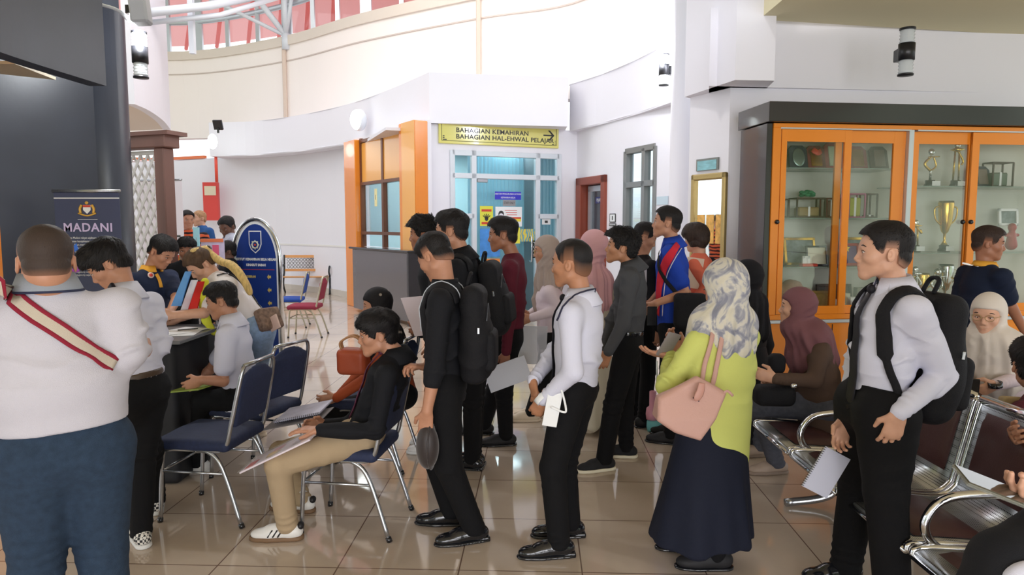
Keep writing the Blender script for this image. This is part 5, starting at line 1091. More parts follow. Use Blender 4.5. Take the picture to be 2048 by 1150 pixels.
def hand_sdf(S, w, d, n, side, curl=(25, 30, 20), sp=0., sc_=1.):
    """side: +1 when the thumb lies towards cross(n, d)"""
    d = unit(d); n = unit(n-d*np.dot(n, d)); t = np.cross(n, d)*side; g = sc_
    S.cap(w, w+d*.03*g, .024*g, .027*g, .015, n, .72); S.cap(w+d*.035*g, w+d*.075*g, .033*g, .036*g, .015, n, .40)
    for i, (o, b0, L) in enumerate(((.028, .086, .070), (.0095, .092, .078), (-.0095, .088, .072), (-.027, .080, .056))):
        p = w+d*b0*g+t*o*g; a = 0; r = (.0092, .0094, .009, .0080)[i]*g; dd = unit(d+t*(.10*(1.5-i)/1.5+sp*(1.5-i))); S.cap(w+d*.05*g+t*o*.8*g, p, r*1.05, r, .008)
        for k, (fr, c) in enumerate(zip((.45, .31, .24), curl)):
            a += c*(1+.12*i); v = rotv(dd, np.cross(dd, n), R_(a)); q = p+v*L*fr*g; S.cap(p, q, r, r*.9, .004); p = q; r *= .9
    p = w+d*.022*g+t*.022*g; c1 = max(0, min(1, curl[0]/50)); q = p+unit(.62*d+.62*t+(.2+.4*c1)*n)*.044*g; S.cap(p, q, .0145*g, .0105*g, .012); v = unit(.9*d+(.25-.35*c1)*t+(.25+.5*c1)*n); S.cap(q, q+v*.034*g, .0105*g, .0085*g, .005)
def jj(p, Y):
    if p is None or isinstance(p, np.ndarray): return p
    return at(p[0], p[1], Y+(p[2] if len(p) > 2 else 0))
PEOPLE = {}
def cat_mesh(L):
    Vs, Qs, n = [], [], 0
    for V, Q in L: Vs.append(V); Qs.append(Q+n); n += len(V)
    return np.concatenate(Vs), np.concatenate(Qs)
def shoe(A, yaw, kind, par, seed=0, s=1.):
    """A: ankle centre on the floor"""
    d = A_(math.cos(R_(yaw)), math.sin(R_(yaw)), 0); l = A_(-d[1], d[0], 0); A = A_(A[0], A[1], 0); up = A_(0, 0, 1); g = s; Rm = np.array([d, l, up])
    col = {'dress': (BLACKG, BLACKG), 'white': (mat('white_leather', s2l(228, 226, 222), .4), mat('gum_sole', s2l(120, 92, 66), .6)), 'canvas': (mat('black_canvas', s2l(26, 26, 30), .8), mat('cream_rubber', s2l(228, 220, 196), .6)), 'check': (None, mat('white_rubber', s2l(222, 222, 220), .6)), 'sandal': (mat('taupe_leather', s2l(168, 148, 132), .6), mat('taupe_sole', s2l(140, 122, 108), .7)), 'beige': (mat('beige_shoe', s2l(214, 196, 172), .6), mat('beige_shoe', (0, 0, 0))), 'black': (mat('black_suede', s2l(28, 27, 30), .7), BLACKG), 'sneaker': (mat('white_leather', (0, 0, 0)), mat('white_rubber', s2l(222, 222, 220), .6))}[kind]
    if kind == 'check':
        m = mat('check_canvas', (.8, .8, .8), .7); nt = m.node_tree
        if not any(n.type == 'TEX_CHECKER' for n in nt.nodes):
            c = nt.nodes.new('ShaderNodeTexChecker'); tcn = nt.nodes.new('ShaderNodeTexCoord'); c.inputs['Scale'].default_value = 75; c.inputs[1].default_value = s2l(40, 38, 42)+(1,); c.inputs[2].default_value = s2l(226, 222, 214)+(1,); nt.links.new(tcn.outputs['Object'], c.inputs[0]); nt.links.new(c.outputs[0], nt.nodes['Principled BSDF'].inputs['Base Color'])
        col = (m, col[1])
    S = SDF(); S.cap(A-d*.045*g+up*.045, A+d*.08*g+up*.040, .037*g, .044*g, .02); S.ell(A+d*.135*g+up*.032, (.062*g, .041*g, .030*g), Rm, .03)
    S.cap(A-d*.02*g+up*.05, A+d*.0*g+up*.088, .042*g, .043*g, .02); S.cap(A+d*.03*g+up*.07, A+d*.1*g+up*.05, .024*g, .02*g, .02)
    if kind in ('dress',): S.ell(A+d*.165*g+up*.028, (.045*g, .033*g, .022*g), Rm, .02)
    if kind == 'sandal': S.ops = S.ops[:2]; S.cap(A-d*.0+up*.05, A+up*.07, .036, .034, .02)
    S.cut(A+up*.012, -up); V, Q = S.mesh(.0055); o = qmesh('shoe', V, Q, col[0], par)
    S = SDF(); S.cap(A-d*.045*g+up*.01, A+d*.085*g+up*.01, .041*g, .049*g, .01); S.ell(A+d*.14*g+up*.01, ((.078 if kind == 'dress' else .066)*g, .045*g, .045*g), Rm, .03); S.cut(A, -up); S.cut(A+up*(.016 if kind in ('dress', 'black') else .024), up)
    V, Q = S.mesh(.0055); qmesh('sole', V, Q, col[1], o)
    if kind == 'dress':
        S = SDF(); S.box(A-d*.05*g+up*.013, (.034*g, .034*g, .015), Rm, .006); V, Q = S.mesh(.005); qmesh('heel', V, Q, BLACKG, o)
    if kind == 'white':
        for sd in (1, -1):
            for k in range(3): b = MB(); x = .03+.026*k; b.tube([A+d*(x+.012)*g+l*sd*.0445*g+up*.03, A+d*(x-.012)*g+l*sd*.037*g+up*.066], .0042, 5); b.build('stripe', mat('black_stripe', s2l(24, 24, 28), .5), o)
        MB().ell(A-d*.07*g+up*.075, (.018, .026, .022), Rm, 8).build('heel_tab', mat('black_stripe', (0, 0, 0)), o)
    if kind in ('white', 'canvas', 'sneaker'):
        b = MB()
        for k in range(5): x = .035+.016*k; z = .097-.0065*k; b.tube([A+d*x*g+l*.018*g+up*(z-.012), A+d*(x+.004)*g+up*(z-.002), A+d*x*g-l*.018*g+up*(z-.012)], .0028, 5)
        b.build('lace', mat('lace_white', s2l(225, 222, 212), .7), o)
    return o
def person(label, Y, yaw, head, hyaw, hp, nk, pv, L=None, R=None, legs=None, skin='tan', hair='fade', hm=None, hs=1., sw=.185, ch=.108, wa=.1, hip=.102, wr_=1.42, sl=.72, hg=None, dlat=1.5, backd=.6,
           shirt=None, sleeve='long', hem=None, tuck=False, collar=None, pants=None, shoes='black', hijab=None, drape=.22, tie=None, belt=False, skirt=None, fat=0, roll=0, seed=0, hd=.0032, bd=.0085, hL={}, hR={}, sit=False, group=None, placket=False, fold=1., thigh=.088, hn=None, glasses=False, legw=1., neckr=.047, hemt=0.):
    th_ = math.degrees(math.atan2(head[0]-1024, F)); yaw -= th_; hyaw -= th_; C = jj(head, Y); nk = jj(nk, Y); pv = jj(pv, Y); tu = unit(nk-pv); nk = nk+tu*(.03 if hijab is None else 0); fw = A_(math.cos(R_(yaw)), math.sin(R_(yaw)), 0); lf = A_(-fw[1], fw[0], 0); ff = unit(np.cross(lf, tu)); H = frameR(hyaw, hp, roll)
    t = empty('person', (pv[0], pv[1], 0), label, 'person', group); rng = random.Random(seed)
    shd = [nk+lf*sw*s-tu*.068 for s in (1, -1)]; arms = []
    for i, a in enumerate((L, R)):
        s = (1, -1)[i]
        if a is None: e = shd[i]+lf*s*.05-tu*.27-ff*.02; w = e-tu*.24+ff*.06; tg = w-A_(0, 0, .1)
        else: e, w = jj(a[0], Y), jj(a[1], Y); tg = jj(a[2], Y) if len(a) > 2 and a[2] is not None else w+(w-e)
        arms.append((shd[i], e, w, tg))
    hips = [pv+lf*s*.088 for s in (1, -1)]; LG = []
    for i in (0, 1):
        g = legs[i] if legs and legs[i] is not None else None; s = (1, -1)[i]
        if g is None: an = A_(hips[i][0]+lf[0]*s*.02-fw[0]*.02, hips[i][1]+lf[1]*s*.02-fw[1]*.02, 0); kn = (hips[i]+an)/2+fw*.03; kn[2] = .5; ty = yaw
        elif len(g) == 2 and isinstance(g[0], np.ndarray): kn, an = g; ty = yaw
        else: an = fl(g[3], g[4]) if not isinstance(g[3], np.ndarray) else g[3]; ty = g[5]; kn = at(g[0], g[1], (hips[i][1]+an[1])/2+g[2]) if not sit else at(g[0], g[1], an[1]+g[2])
        LG.append((hips[i], kn, an+A_(0, 0, .07), ty))
    # ---- skin: head with neck, forearms with hands, and the hidden trunk that joins them
    pieces = []; S = SDF(); head_sdf(S, C, H, hs, nk+tu*.0, fat, neckr); V, Q = S.mesh(hd); pieces.append((V, Q))
    for i, (a, e, w, tg) in enumerate(arms):
        o = (hL, hR)[i]; s = (1, -1)[i]; S = SDF(); S.cap(e, w, .038, .0255, .01); dd = unit(tg-w); pn = np.asarray(o.get('n', -lf*s), float)
        hand_sdf(S, w, dd, pn, o.get('side', 1 if np.dot(np.cross(pn, dd), fw+.3*tu) > 0 else -1), o.get('curl', (22, 28, 18)), o.get('sp', 0), o.get('s', 1.)); V, Q = S.mesh(.0030 if bd < .012 else .004); pieces.append((V, Q))
    S = SDF(); S.chain([nk, nk-tu*.2, pv], [.05, .08, .08], .03, lf, 1.3)
    for a, e, w, _ in arms: S.cap(a, e, .04, .035, .02); S.cap(nk-tu*.06, a, .045, .045, .03)
    for h_, k_, a_, _ in LG: S.cap(h_, k_, .06, .045, .02); S.cap(k_, a_, .045, .03, .01)
    V, Q = S.mesh(.014); pieces.append((V, Q)); V, Q = cat_mesh(pieces); b = face_bits(C, H, hs, skin)
    qmesh('body', V, Q, [SK[skin], EYW, EYD, LIP[skin]], t, None, None, b)
    # ---- hair or headscarf
    if hijab is None:
        V, Q, den = hair_mesh(C, H, hs, hair, seed, .0034 if bd < .012 else .005, hg); hm_ = hm or HB
        if hair in ('fade', 'side', 'crop') and bd < .012:
            m = mat('fade_'+hm_.name+skin, (.1, .1, .1), .62, spec=.3, bump=.25, bscale=260, stretch=(1, 1, .3)); nt = m.node_tree
            if not any(n.type == 'VERTEX_COLOR' for n in nt.nodes):
                a = nt.nodes.new('ShaderNodeVertexColor'); a.layer_name = 'tint'; nt.links.new(a.outputs[0], nt.nodes['Principled BSDF'].inputs['Base Color'])
            c0 = np.array(SK[skin].node_tree.nodes['Principled BSDF'].inputs['Base Color'].default_value[:3]); c1 = np.array(hm_.node_tree.nodes['Principled BSDF'].inputs['Base Color'].default_value[:3])
            k = (np.clip(den*(1.1 if hair != 'crop' else 1.15)+(.25 if hair == 'fade' else .35), 0, 1)**.85)[:, None]; qmesh('hair', V, Q, m, t, tint=c0*(1-k)+c1*k)
        else: qmesh('hair', V, Q, hm_, t)
    else:
        w_ = lambda *p: C+(np.array(p)*hs)@H; S = SDF(); S.ell(w_(-.012, 0, .036), np.array((.113, .092, .108))*hs, H, 0); S.cap(w_(-.01, 0, -.03), w_(.0, 0, -.09), .088*hs, .07*hs, .03)
        S.box(w_(.150, 0, -.024), np.array((.112, .14, .078))*hs, H, .05, .012, True)
        chn = w_(.005, 0, -.13); S.chain([chn, nk+tu*.0+ff*.02, nk-tu*(drape*.55)+ff*.055], [.075, .112*min(1, dlat), .105*min(1, dlat)], .05, lf, dlat); S.cap(nk-ff*.02, nk-tu*drape*backd-ff*.05*min(1, backd*2), .09, .09, .05, lf, 1.5)
        S.cap(nk-tu*drape*.5+ff*.06, nk-tu*drape+ff*.075, .085*min(1, dlat), .05, .05, lf, min(1.3, dlat)); V, Q = S.mesh(.0065)
        L_ = [(nk+tu*.02+ff*.05, lf+.5*tu, .11, 14, .005), (w_(-.08, 0, -.05), H[2]+.4*H[0], .1, 20, .004), (nk-tu*.1+ff*.08, lf-.45*tu, .14, 11, .006), (w_(0, .07, -.06), H[0]*.8+H[2], .09, 26, .0035), (w_(0, -.07, -.06), H[0]*.8+H[2], .09, 26, .0035)]
        V = folds(V, Q, L_, seed, .0025, 12); q = V-nk; th = np.arctan2(q@lf, q@ff)+nz(V, 6, seed, 2)*.5; kk = np.clip((-(V-C)@H[2]-.07)/.12, 0, 1); V = V+normals(V, Q)*((.008*(1-2*np.abs(np.sin(th*4.5+seed)))+.004*np.sin(th*15))*kk)[:, None]
        qmesh('headscarf', V, Q, hijab, t)
    # ---- shirt
    mid = pv+(nk-pv)*.42; cc = pv+(nk-pv)*.72; bs = pv-tu*.06
    if hem is not None: hz = hem if isinstance(hem, np.ndarray) else jj(hem, Y)
    else: hz = pv+tu*.05 if tuck else pv-tu*.06
    S = SDF(); S.cap(hz-tu*.1, mid, hip*(1. if not tuck else .97), wa, .03, lf, wr_); S.cap(mid, cc+ff*.01, wa, ch, .04, lf, wr_); S.cap(cc, nk-tu*.045, ch*.8, .064, .06, lf, 1.3); S.cap(nk-tu*.045, nk-tu*.025, .062, .058, .02, lf, 1.08); S.chain([nk-tu*.075+lf*(sw-.04), nk-tu*.045, nk-tu*.075-lf*(sw-.04)], [.055, .06, .055], .05)
    if fat: S.ell(mid+ff*.03*fat, (wa*1.15, wa*1.3, .15), np.array([ff, lf, tu]), .05)
    tree = bvh(*S.mesh(.013)); S.cut(hz, unit(-tu+(hemt*ff)))
    fo = [(mid, tu+.2*ff, .14, 13, .0075*fold), (hz+tu*.07, tu, .1, 11, .004*fold), (cc+lf*.1-tu*.06, ff+.7*tu, .12, 12, .005*fold), (cc-lf*.1-tu*.06, ff-.7*tu, .12, 12, .005*fold), (mid+lf*.12, tu+.8*ff, .12, 10, .006*fold), (mid-lf*.12, tu-.8*ff, .12, 10, .006*fold)]
    for i, (a, e, w, _) in enumerate(arms):
        ax = unit(e-a); fo.append((e, ax+.4*tu, .10, 15, .0065*fold)); fo.append((e, ax-.7*ff, .08, 24, .003*fold)); fo.append((a-tu*.08, ax+.8*ff, .11, 12, .005*fold)); fo.append(((a+e)/2, unit(e-a)+.5*ff, .12, 11, .004*fold))
        if sleeve == 'long': S.cap(a, e, .057, .048, .035); S.cap(e, w-unit(w-e)*.005, .047, .035, .02); fo.append((w-unit(w-e)*.05, w-e, .06, 30, .004*fold))
        elif sleeve == 'rolled': S.cap(a, e, .062, .053, .035); S.cap(e, e+(w-e)*.28, .052, .048, .02)
        elif sleeve == 'short': S.cap(a, a+(e-a)*sl, .064+.02*fat, .062+.02*fat, .035)
    V, Q = S.mesh(bd)
    V0 = V; V = folds(V, Q, fo, seed+1, .0028*fold, 10); hk = np.clip(np.abs((V0-hz)@unit(-tu+(hemt*ff)))/.03, 0, 1)[:, None]; V = V0+(V-V0)*hk; so = qmesh('shirt', V, Q, shirt, t); st = bvh(V, Q)
    # ---- legs
    if pants:
        S = SDF(); top = pv+tu*.085; S.cap(top, pv-tu*.02, hip*(.93 if tuck else .90), hip*1.03, .03, lf, wr_-.02)
        fo = [(pv, tu, .12, 12, .004)]
        for i, (h_, k_, a_, _) in enumerate(LG):
            S.cap(h_-A_(0, 0, .02) if not sit else h_, k_, thigh*legw, .066*legw, .035); S.cap(k_, a_, .066*legw, .056*legw, .02); fo += [(k_, a_-k_, .1, 20, .006), (a_+A_(0, 0, .05), k_-a_, .08, 24, .006), ((h_+k_)/2, (k_-h_)+.4*lf*np.linalg.norm(k_-h_), .14, 10, .003), (h_, (k_-h_), .09, 18, .005)]
        if not sit: S.cut(top-tu*.0, tu)
        S.cut(A_(0, 0, .045), A_(0, 0, -1)); V, Q = S.mesh(bd*1.05); V = folds(V, Q, fo, seed+2, .0022, 9); V[:, 2] = np.maximum(V[:, 2], .03); qmesh('trousers', V, Q, pants, t)
    if skirt:
        m_, hz2, r0, r1 = skirt; b0 = (LG[0][2]+LG[1][2])/2; bot = A_(b0[0], b0[1], hz2) if not isinstance(hz2, np.ndarray) else hz2; S = SDF(); S.chain([pv+tu*.06, pv-tu*.08, bot+(bot-pv)*.12], [r0*.85, r0, r1], .05, lf, 1.25); S.cut(bot, A_(0, 0, -1)); V, Q = S.mesh(bd*1.1)
        N = normals(V, Q); q = V-pv; th = np.arctan2(q@lf, q@fw); k = np.clip((pv[2]-V[:, 2])/max(.1, pv[2])-.28, 0, 1)*1.35; V = V+N*((.016*np.sin(th*6+seed)+.012*np.sin(th*11+2*seed+V[:, 2]*3))*k**1.2)[:, None]; qmesh('skirt', V, Q, m_, t)
    if shoes:
        for i, (h_, k_, a_, ty) in enumerate(LG): shoe(a_, ty, shoes, t, seed+i)
    # ---- collar, tie, belt, placket
    Rn = np.array([ff, lf, tu])
    if collar is not None:
        na = unit(C-H[2]*.06*hs-H[0]*.02-nk); na = unit(na+tu*1.2); f2 = unit(ff-na*np.dot(ff, na)); Rc = np.array([f2, np.cross(na, f2), na]); g = .22
        if collar != 'band': MB().lathe([(.060, -.02), (.053, .045), (.060, .054), (.080, .012), (.102, -.036), (.098, -.042), (.076, .004), (.062, .03), (.066, -.02), (.060, -.02)], nk, Rc, 48, 0, 1.02, 1.06, g, 2*math.pi-g).build('collar', collar, t)
        if collar != 'band':   # collar points in front
            for s in (1, -1):
                p = nk+f2*.062+Rc[1]*s*.012+na*.012; MB().prism([p+na*.012, p+Rc[1]*s*.045+na*.02-f2*.02, p+Rc[1]*s*.068-na*.035+f2*.012, p+Rc[1]*s*.018-na*.068+f2*.034], f2*.004+Rc[1]*s*.002).build('collar_point', collar, t)
    if tie is not None:
        m_, ln = tie; P = []; N_ = []
        for k in range(14):
            u = .0+ln*k/13; o = nk+ff*.5-tu*(.012+u); h_ = tree.ray_cast(Vector(o), Vector(-ff)); 
            if h_[0] is None: continue
            if (np.array(h_[0])-nk)@ff < .02: h_ = (Vector(nk+ff*.05-tu*(.012+u)),)
            P.append(np.array(h_[0])+ff*.012); N_.append(ff)
        W_ = [.026]+[.03+.04*min(1, k/8) for k in range(1, len(P))]; W_[-1] = .02; MB().ribbon(P, N_, W_, .006).build('tie', m_, t); MB().ell(P[0]+ff*.004, (.016, .019, .02), Rn, 8).build('tie_knot', m_, t)
    if belt:
        S = SDF(); c = pv+tu*.072; S.cap(c-tu*.03, c+tu*.03, hip*.985, hip*.98, 0, lf, wr_-.01); S.cut(c-tu*.018, -tu); S.cut(c+tu*.018, tu); V, Q = S.mesh(.007); qmesh('belt', V, Q, belt if not isinstance(belt, bool) else BLACKG, t); MB().box(c+ff*(hip+.002), (.004, .022, .018), Rn, 0, .003).build('buckle', STEEL, t)
    if placket:
        P = []; 
        for k in range(10):
            h_ = tree.ray_cast(Vector(nk+ff*.5-tu*(.05+.045*k)), Vector(-ff))
            if h_[0] is not None: P.append(np.array(h_[0])+ff*.006)
        if len(P) > 2: MB().ribbon(P, [ff]*len(P), .03, .004).build('placket', placket if not isinstance(placket, bool) else shirt, t)
    if glasses:
        b = MB(); w_ = lambda *p: C+(np.array(p)*hs)@H
        for s in (1, -1):
            b.tube([w_(.1, .033*s+.023*math.cos(a), .004+.018*math.sin(a)) for a in np.linspace(0, 6.28, 15)[:-1]], .0014, 5, closed=True); b.tube([w_(.1, .056*s, .008), w_(.02, .078*s, .008)], .0013, 5)
        b.tube([w_(.1, .01, .006), w_(.1, -.01, .006)], .0014, 5); b.build('glasses', GOLD, t)
    P = dict(root=t, tree=tree, st=st, nk=nk, pv=pv, tu=tu, ff=ff, lf=lf, cc=cc, C=C, H=H, arms=arms, LG=LG, Y=Y, mid=mid); return P
def backpack(P, label, m, size=(.15, .09, .24), dz=-.08, back=.2, strap_l=True, trim=None, side=0., straps=(1, -1)):
    ff, lf, tu = P['ff'], P['lf'], P['tu']; Rn = np.array([lf, ff, tu]); c = P['cc']-ff*(back-.035)+tu*dz+lf*side; t = empty('backpack', c-tu*size[2], label, 'backpack')
    S = SDF(); S.box(c+ff*.01, (size[0]*.93, size[1]*.72, size[2]), Rn, .06); S.ell(c-tu*size[2]*.3-ff*size[1]*.1, (size[0]*1.05, size[1]*1.05, size[2]*.78), Rn, .05); V, Q = S.mesh(.008); V = folds(V, Q, [(c-tu*.1, tu+.3*lf, .2, 8, .006), (c+tu*.1, tu-.4*lf, .15, 9, .004)], 9, .004, 8); qmesh('bag_body', V, Q, m, t)
    S = SDF(); S.box(c-ff*(size[1]-.012)-tu*size[2]*.35, (size[0]*.78, .035, size[2]*.42), Rn, .034); V, Q = S.mesh(.008); V = folds(V, Q, [], 3, .003, 9); qmesh('front_pocket', V, Q, m, t)
    zp = [c-ff*(size[1]+.004)*math.cos(a)*.6+lf*size[0]*.98*math.sin(a)+tu*size[2]*.55 for a in np.linspace(-1.5, 1.5, 9)]; MB().tube([c-ff*size[1]*.75+lf*size[0]*.55*k/4+tu*(size[2]*.6-.02*abs(k)) for k in range(-4, 5)], .004, 5).build('zip', mat('zip_grey', s2l(70, 72, 78), .4), t)
    MB().box(c+lf*size[0]*1.03-ff*.03+tu*size[2]*.12, (.004, .006, .016), Rn, 0, .002).build('zip_pull', STEEL, t)
    MB().tube(spline([c+ff*size[1]*.5+lf*.04+tu*size[2]*.97, c+ff*size[1]*.3+lf*.03+tu*(size[2]+.05), c+ff*size[1]*.3-lf*.03+tu*(size[2]+.05), c+ff*size[1]*.5-lf*.04+tu*size[2]*.97], 4), .009, 6).build('grab_handle', m, t)
    for s in straps:
        pts = []; nn = []
        for (a, sd, u, dr) in ((-.9, 0, .55, 0), (-.5, 0, .9, 0), (0, 0, 1, 0), (.5, 0, .9, 0), (.85, 0, .5, 0), (1, 0, .1, 0), (1, .1, 0, .07), (1, .25, 0, .14), (.9, .55, 0, .2), (.6, .9, 0, .25), (0, 1, 0, .29), (-.6, .9, 0, .30)):
            v = unit(ff*a+lf*s*sd+tu*u); cst = P['cc']+lf*s*.115+tu*(.02-dr); h = P['tree'].ray_cast(Vector(cst+v*.6), Vector(-v))
            if h[0] is None: continue
            pts.append(np.array(h[0])+np.array(h[1])*.016); nn.append(np.array(h[1]))
        pts = spline(pts, 3); nn2 = []
        for k in range(len(pts)): nn2.append(nn[min(k//3, len(nn)-1)])
        K = len(pts); W_ = [.06 if k < K*.62 else .03 for k in range(K)]; MB().ribbon(pts, nn2, W_, .014).build('shoulder_strap', m, t)
        if trim: MB().tube([p+n*.009+unit(np.cross(unit(pts[min(k+1, K-1)]-pts[max(k-1, 0)]), n))*.028*s for k, (p, n) in enumerate(zip(pts[:int(K*.6)], nn2))], .003, 5).build('strap_piping', trim, t)
    return t
def slab(p, R, half, m, name, label, cat, bev=.002, parent=None):
    return tagp(MB().box(p, half, R, 0, bev).build(name, m, parent), label, cat)
def cloth(name, c, rough=.8, b=.25, bs=500, sheen=0., var=0., vs=40): return mat(name, s2l(*c), rough, spec=.25, bump=b, bscale=bs, sheen=sheen, var=var, vscale=vs)
WS = cloth('white_shirt', (214, 215, 232)); WS2 = cloth('white_polo', (198, 195, 204), .85, .3, 350); BKS = cloth('black_shirt', (22, 23, 28)); BKP = cloth('black_trousers', (14, 14, 17), .85); MRS = cloth('maroon_shirt', (92, 28, 44)); GYS = cloth('charcoal_shirt', (74, 75, 80)); JN = cloth('dark_jeans', (46, 62, 82), .85, .5, 400, var=.15)
CHN = cloth('khaki_chinos', (176, 154, 124)); NV = cloth('navy_polo', (30, 40, 66)); BLK_TIE = cloth('black_tie', (24, 22, 30), .5); LJ = cloth('light_jeans', (150, 176, 208), .85, .4, 400, var=.15); GJ = cloth('grey_jeans', (84, 86, 96), .85, .4, 400, var=.15)
only = globals().get('ONLY')
def want(n): return only is None or n in only
SB = dict(bd=.0105, hd=.0045)      # farther people: coarser cloth grid
if want(1):
    P = person('heavy man seen from behind in a white polo and blue jeans at the left edge', 2.35, 92, (93, 529), 90, 8, (98, 600), (128, 890), L=((-55, 760, .0), (-50, 860, .15)), R=((256, 708, .10), (290, 700, .30), (300, 690, .45)), skin='tan', hair='crop', hm=HCR, hg=.06, hs=1.04, sw=.20, ch=.125, wa=.145, hip=.142, wr_=1.4, shirt=WS2, sleeve='short', sl=.93, fat=.6, hem=(128, 850), pants=JN, shoes='black', thigh=.108, legw=1.25, seed=1, hd=.003, bd=.008, fold=2.2, neckr=.064, hL=dict(curl=(30, 35, 20)))
    t = P['root']; C, H, nk, ff, lf, tu = P['C'], P['H'], P['nk'], P['ff'], P['lf'], P['tu']
    GC = cloth('grey_collar', (150, 156, 166)); Rc = np.array([ff, lf, tu]); MB().lathe([(.070, -.01), (.069, .045), (.075, .052), (.094, .0), (.097, -.012), (.088, -.014), (.078, .02), (.075, -.01), (.070, -.01)], nk+tu*.012, Rc, 40, 0, 1.02, 1.1, .25, 6.03).build('collar', GC, t)
    MB().lathe([(.0965, -.014), (.0985, -.013), (.0985, -.006), (.0955, -.006), (.0965, -.014)], nk+tu*.012, Rc, 40, 0, 1.02, 1.1, .25, 6.03).build('collar_stripe', cloth('collar_navy', (50, 54, 78)), t)
    b = MB()
    pts, nn = hits(P['st'], [(-20, 555), (60, 622), (120, 662), (180, 702), (228, 730)], .006, 8, 2.2); st = empty('shoulder_strap', pts[len(pts)//2], 'red and beige striped bag strap across the back of the heavy man', 'bag strap')
    MB().ribbon(pts, nn, .058, .004).build('beige_band', cloth('beige_strap', (196, 184, 168)), st)
    for s in (-1, 1): MB().ribbon([p+n*.0015+unit(np.cross(unit(pts[min(k+1, len(pts)-1)]-pts[max(k-1, 0)]), n))*s*.022 for k, (p, n) in enumerate(zip(pts, nn))], nn, .014, .004).build('red_edge', cloth('crimson_strap', (140, 34, 54)), st)
    S = SDF(); cbag = at(245, 790, 2.62); S.box(cbag, (.09, .05, .08), None, .03); 
    for x in ((25, 878, 96, 872), (165, 872, 232, 862)):
        pass
if want(2):
    P = person('young man in a white shirt and black trousers bending his head at the desk', 3.5, 140, (220, 531), 170, 34, (253, 598), (282, 775), L=((240, 690, .25), (240, 705, .42)), R=((322, 692, .08), (268, 708, .22), (235, 712, .35)), legs=[(300, 900, .05, 312, 1022, 118), (286, 905, -.02, 284, 1088, 128)], skin='tan', hair='mop', hs=1., sw=.175, shirt=WS, tuck=True, belt=mat('brown_belt', s2l(74, 58, 44), .4), collar=WS, pants=BKP, shoes='check', seed=2, fold=2.8)
    tr = P['root']; kp = at(225, 578, 3.42); S = SDF(); S.box(kp, (.022, .01, .028), frameR(150, 40), .008); V, Q = S.mesh(.003); qmesh('tie_knot', V, Q, BLK_TIE, tr); MB().ribbon([kp, kp-A_(.01, 0, .06), kp-A_(.02, -.02, .2)], [P['ff']]*3, .05, .006).build('tie', BLK_TIE, tr)
if want(3):
    P = person('staff man in a navy polo with yellow collar writing behind the desk', 5.4, -48, (322, 505), -38, 32, (302, 548), (305, 665), L=((352, 600, -.12), (338, 628, -.35)), R=((268, 610, -.02), (318, 632, -.3), (338, 634, -.35)), skin='tan', hair='side', hs=1.02, sw=.185, shirt=NV, sleeve='short', pants=BKP, seed=3, **SB)
    YC = cloth('amber_collar', (226, 164, 60)); t = P['root']; Rc = np.array([P['ff'], P['lf'], P['tu']]); MB().lathe([(.060, -.015), (.059, .032), (.064, .04), (.084, .0), (.086, -.01), (.076, -.01), (.066, .02), (.060, -.015)], P['nk'], Rc, 32, 0, 1.04, 1.02, .25, 6.03).build('collar', YC, t)
    pts, nn = hits(P['st'], [(312, 548), (318, 560), (322, 575)], .005, 4, 4.9); MB().ribbon(pts, nn, .03, .005).build('placket', YC, t)
    pts, nn = hits(P['st'], [(301, 551)], .006, 1, 4.9)
    if pts: MB().tube([pts[0], pts[0]+nn[0]*.004], .024, 14).build('round_badge', mat('badge_white', s2l(226, 200, 190), .5), t); MB().tube([pts[0]+nn[0]*.004, pts[0]+nn[0]*.007], .014, 12).build('badge_centre', REDI, t)
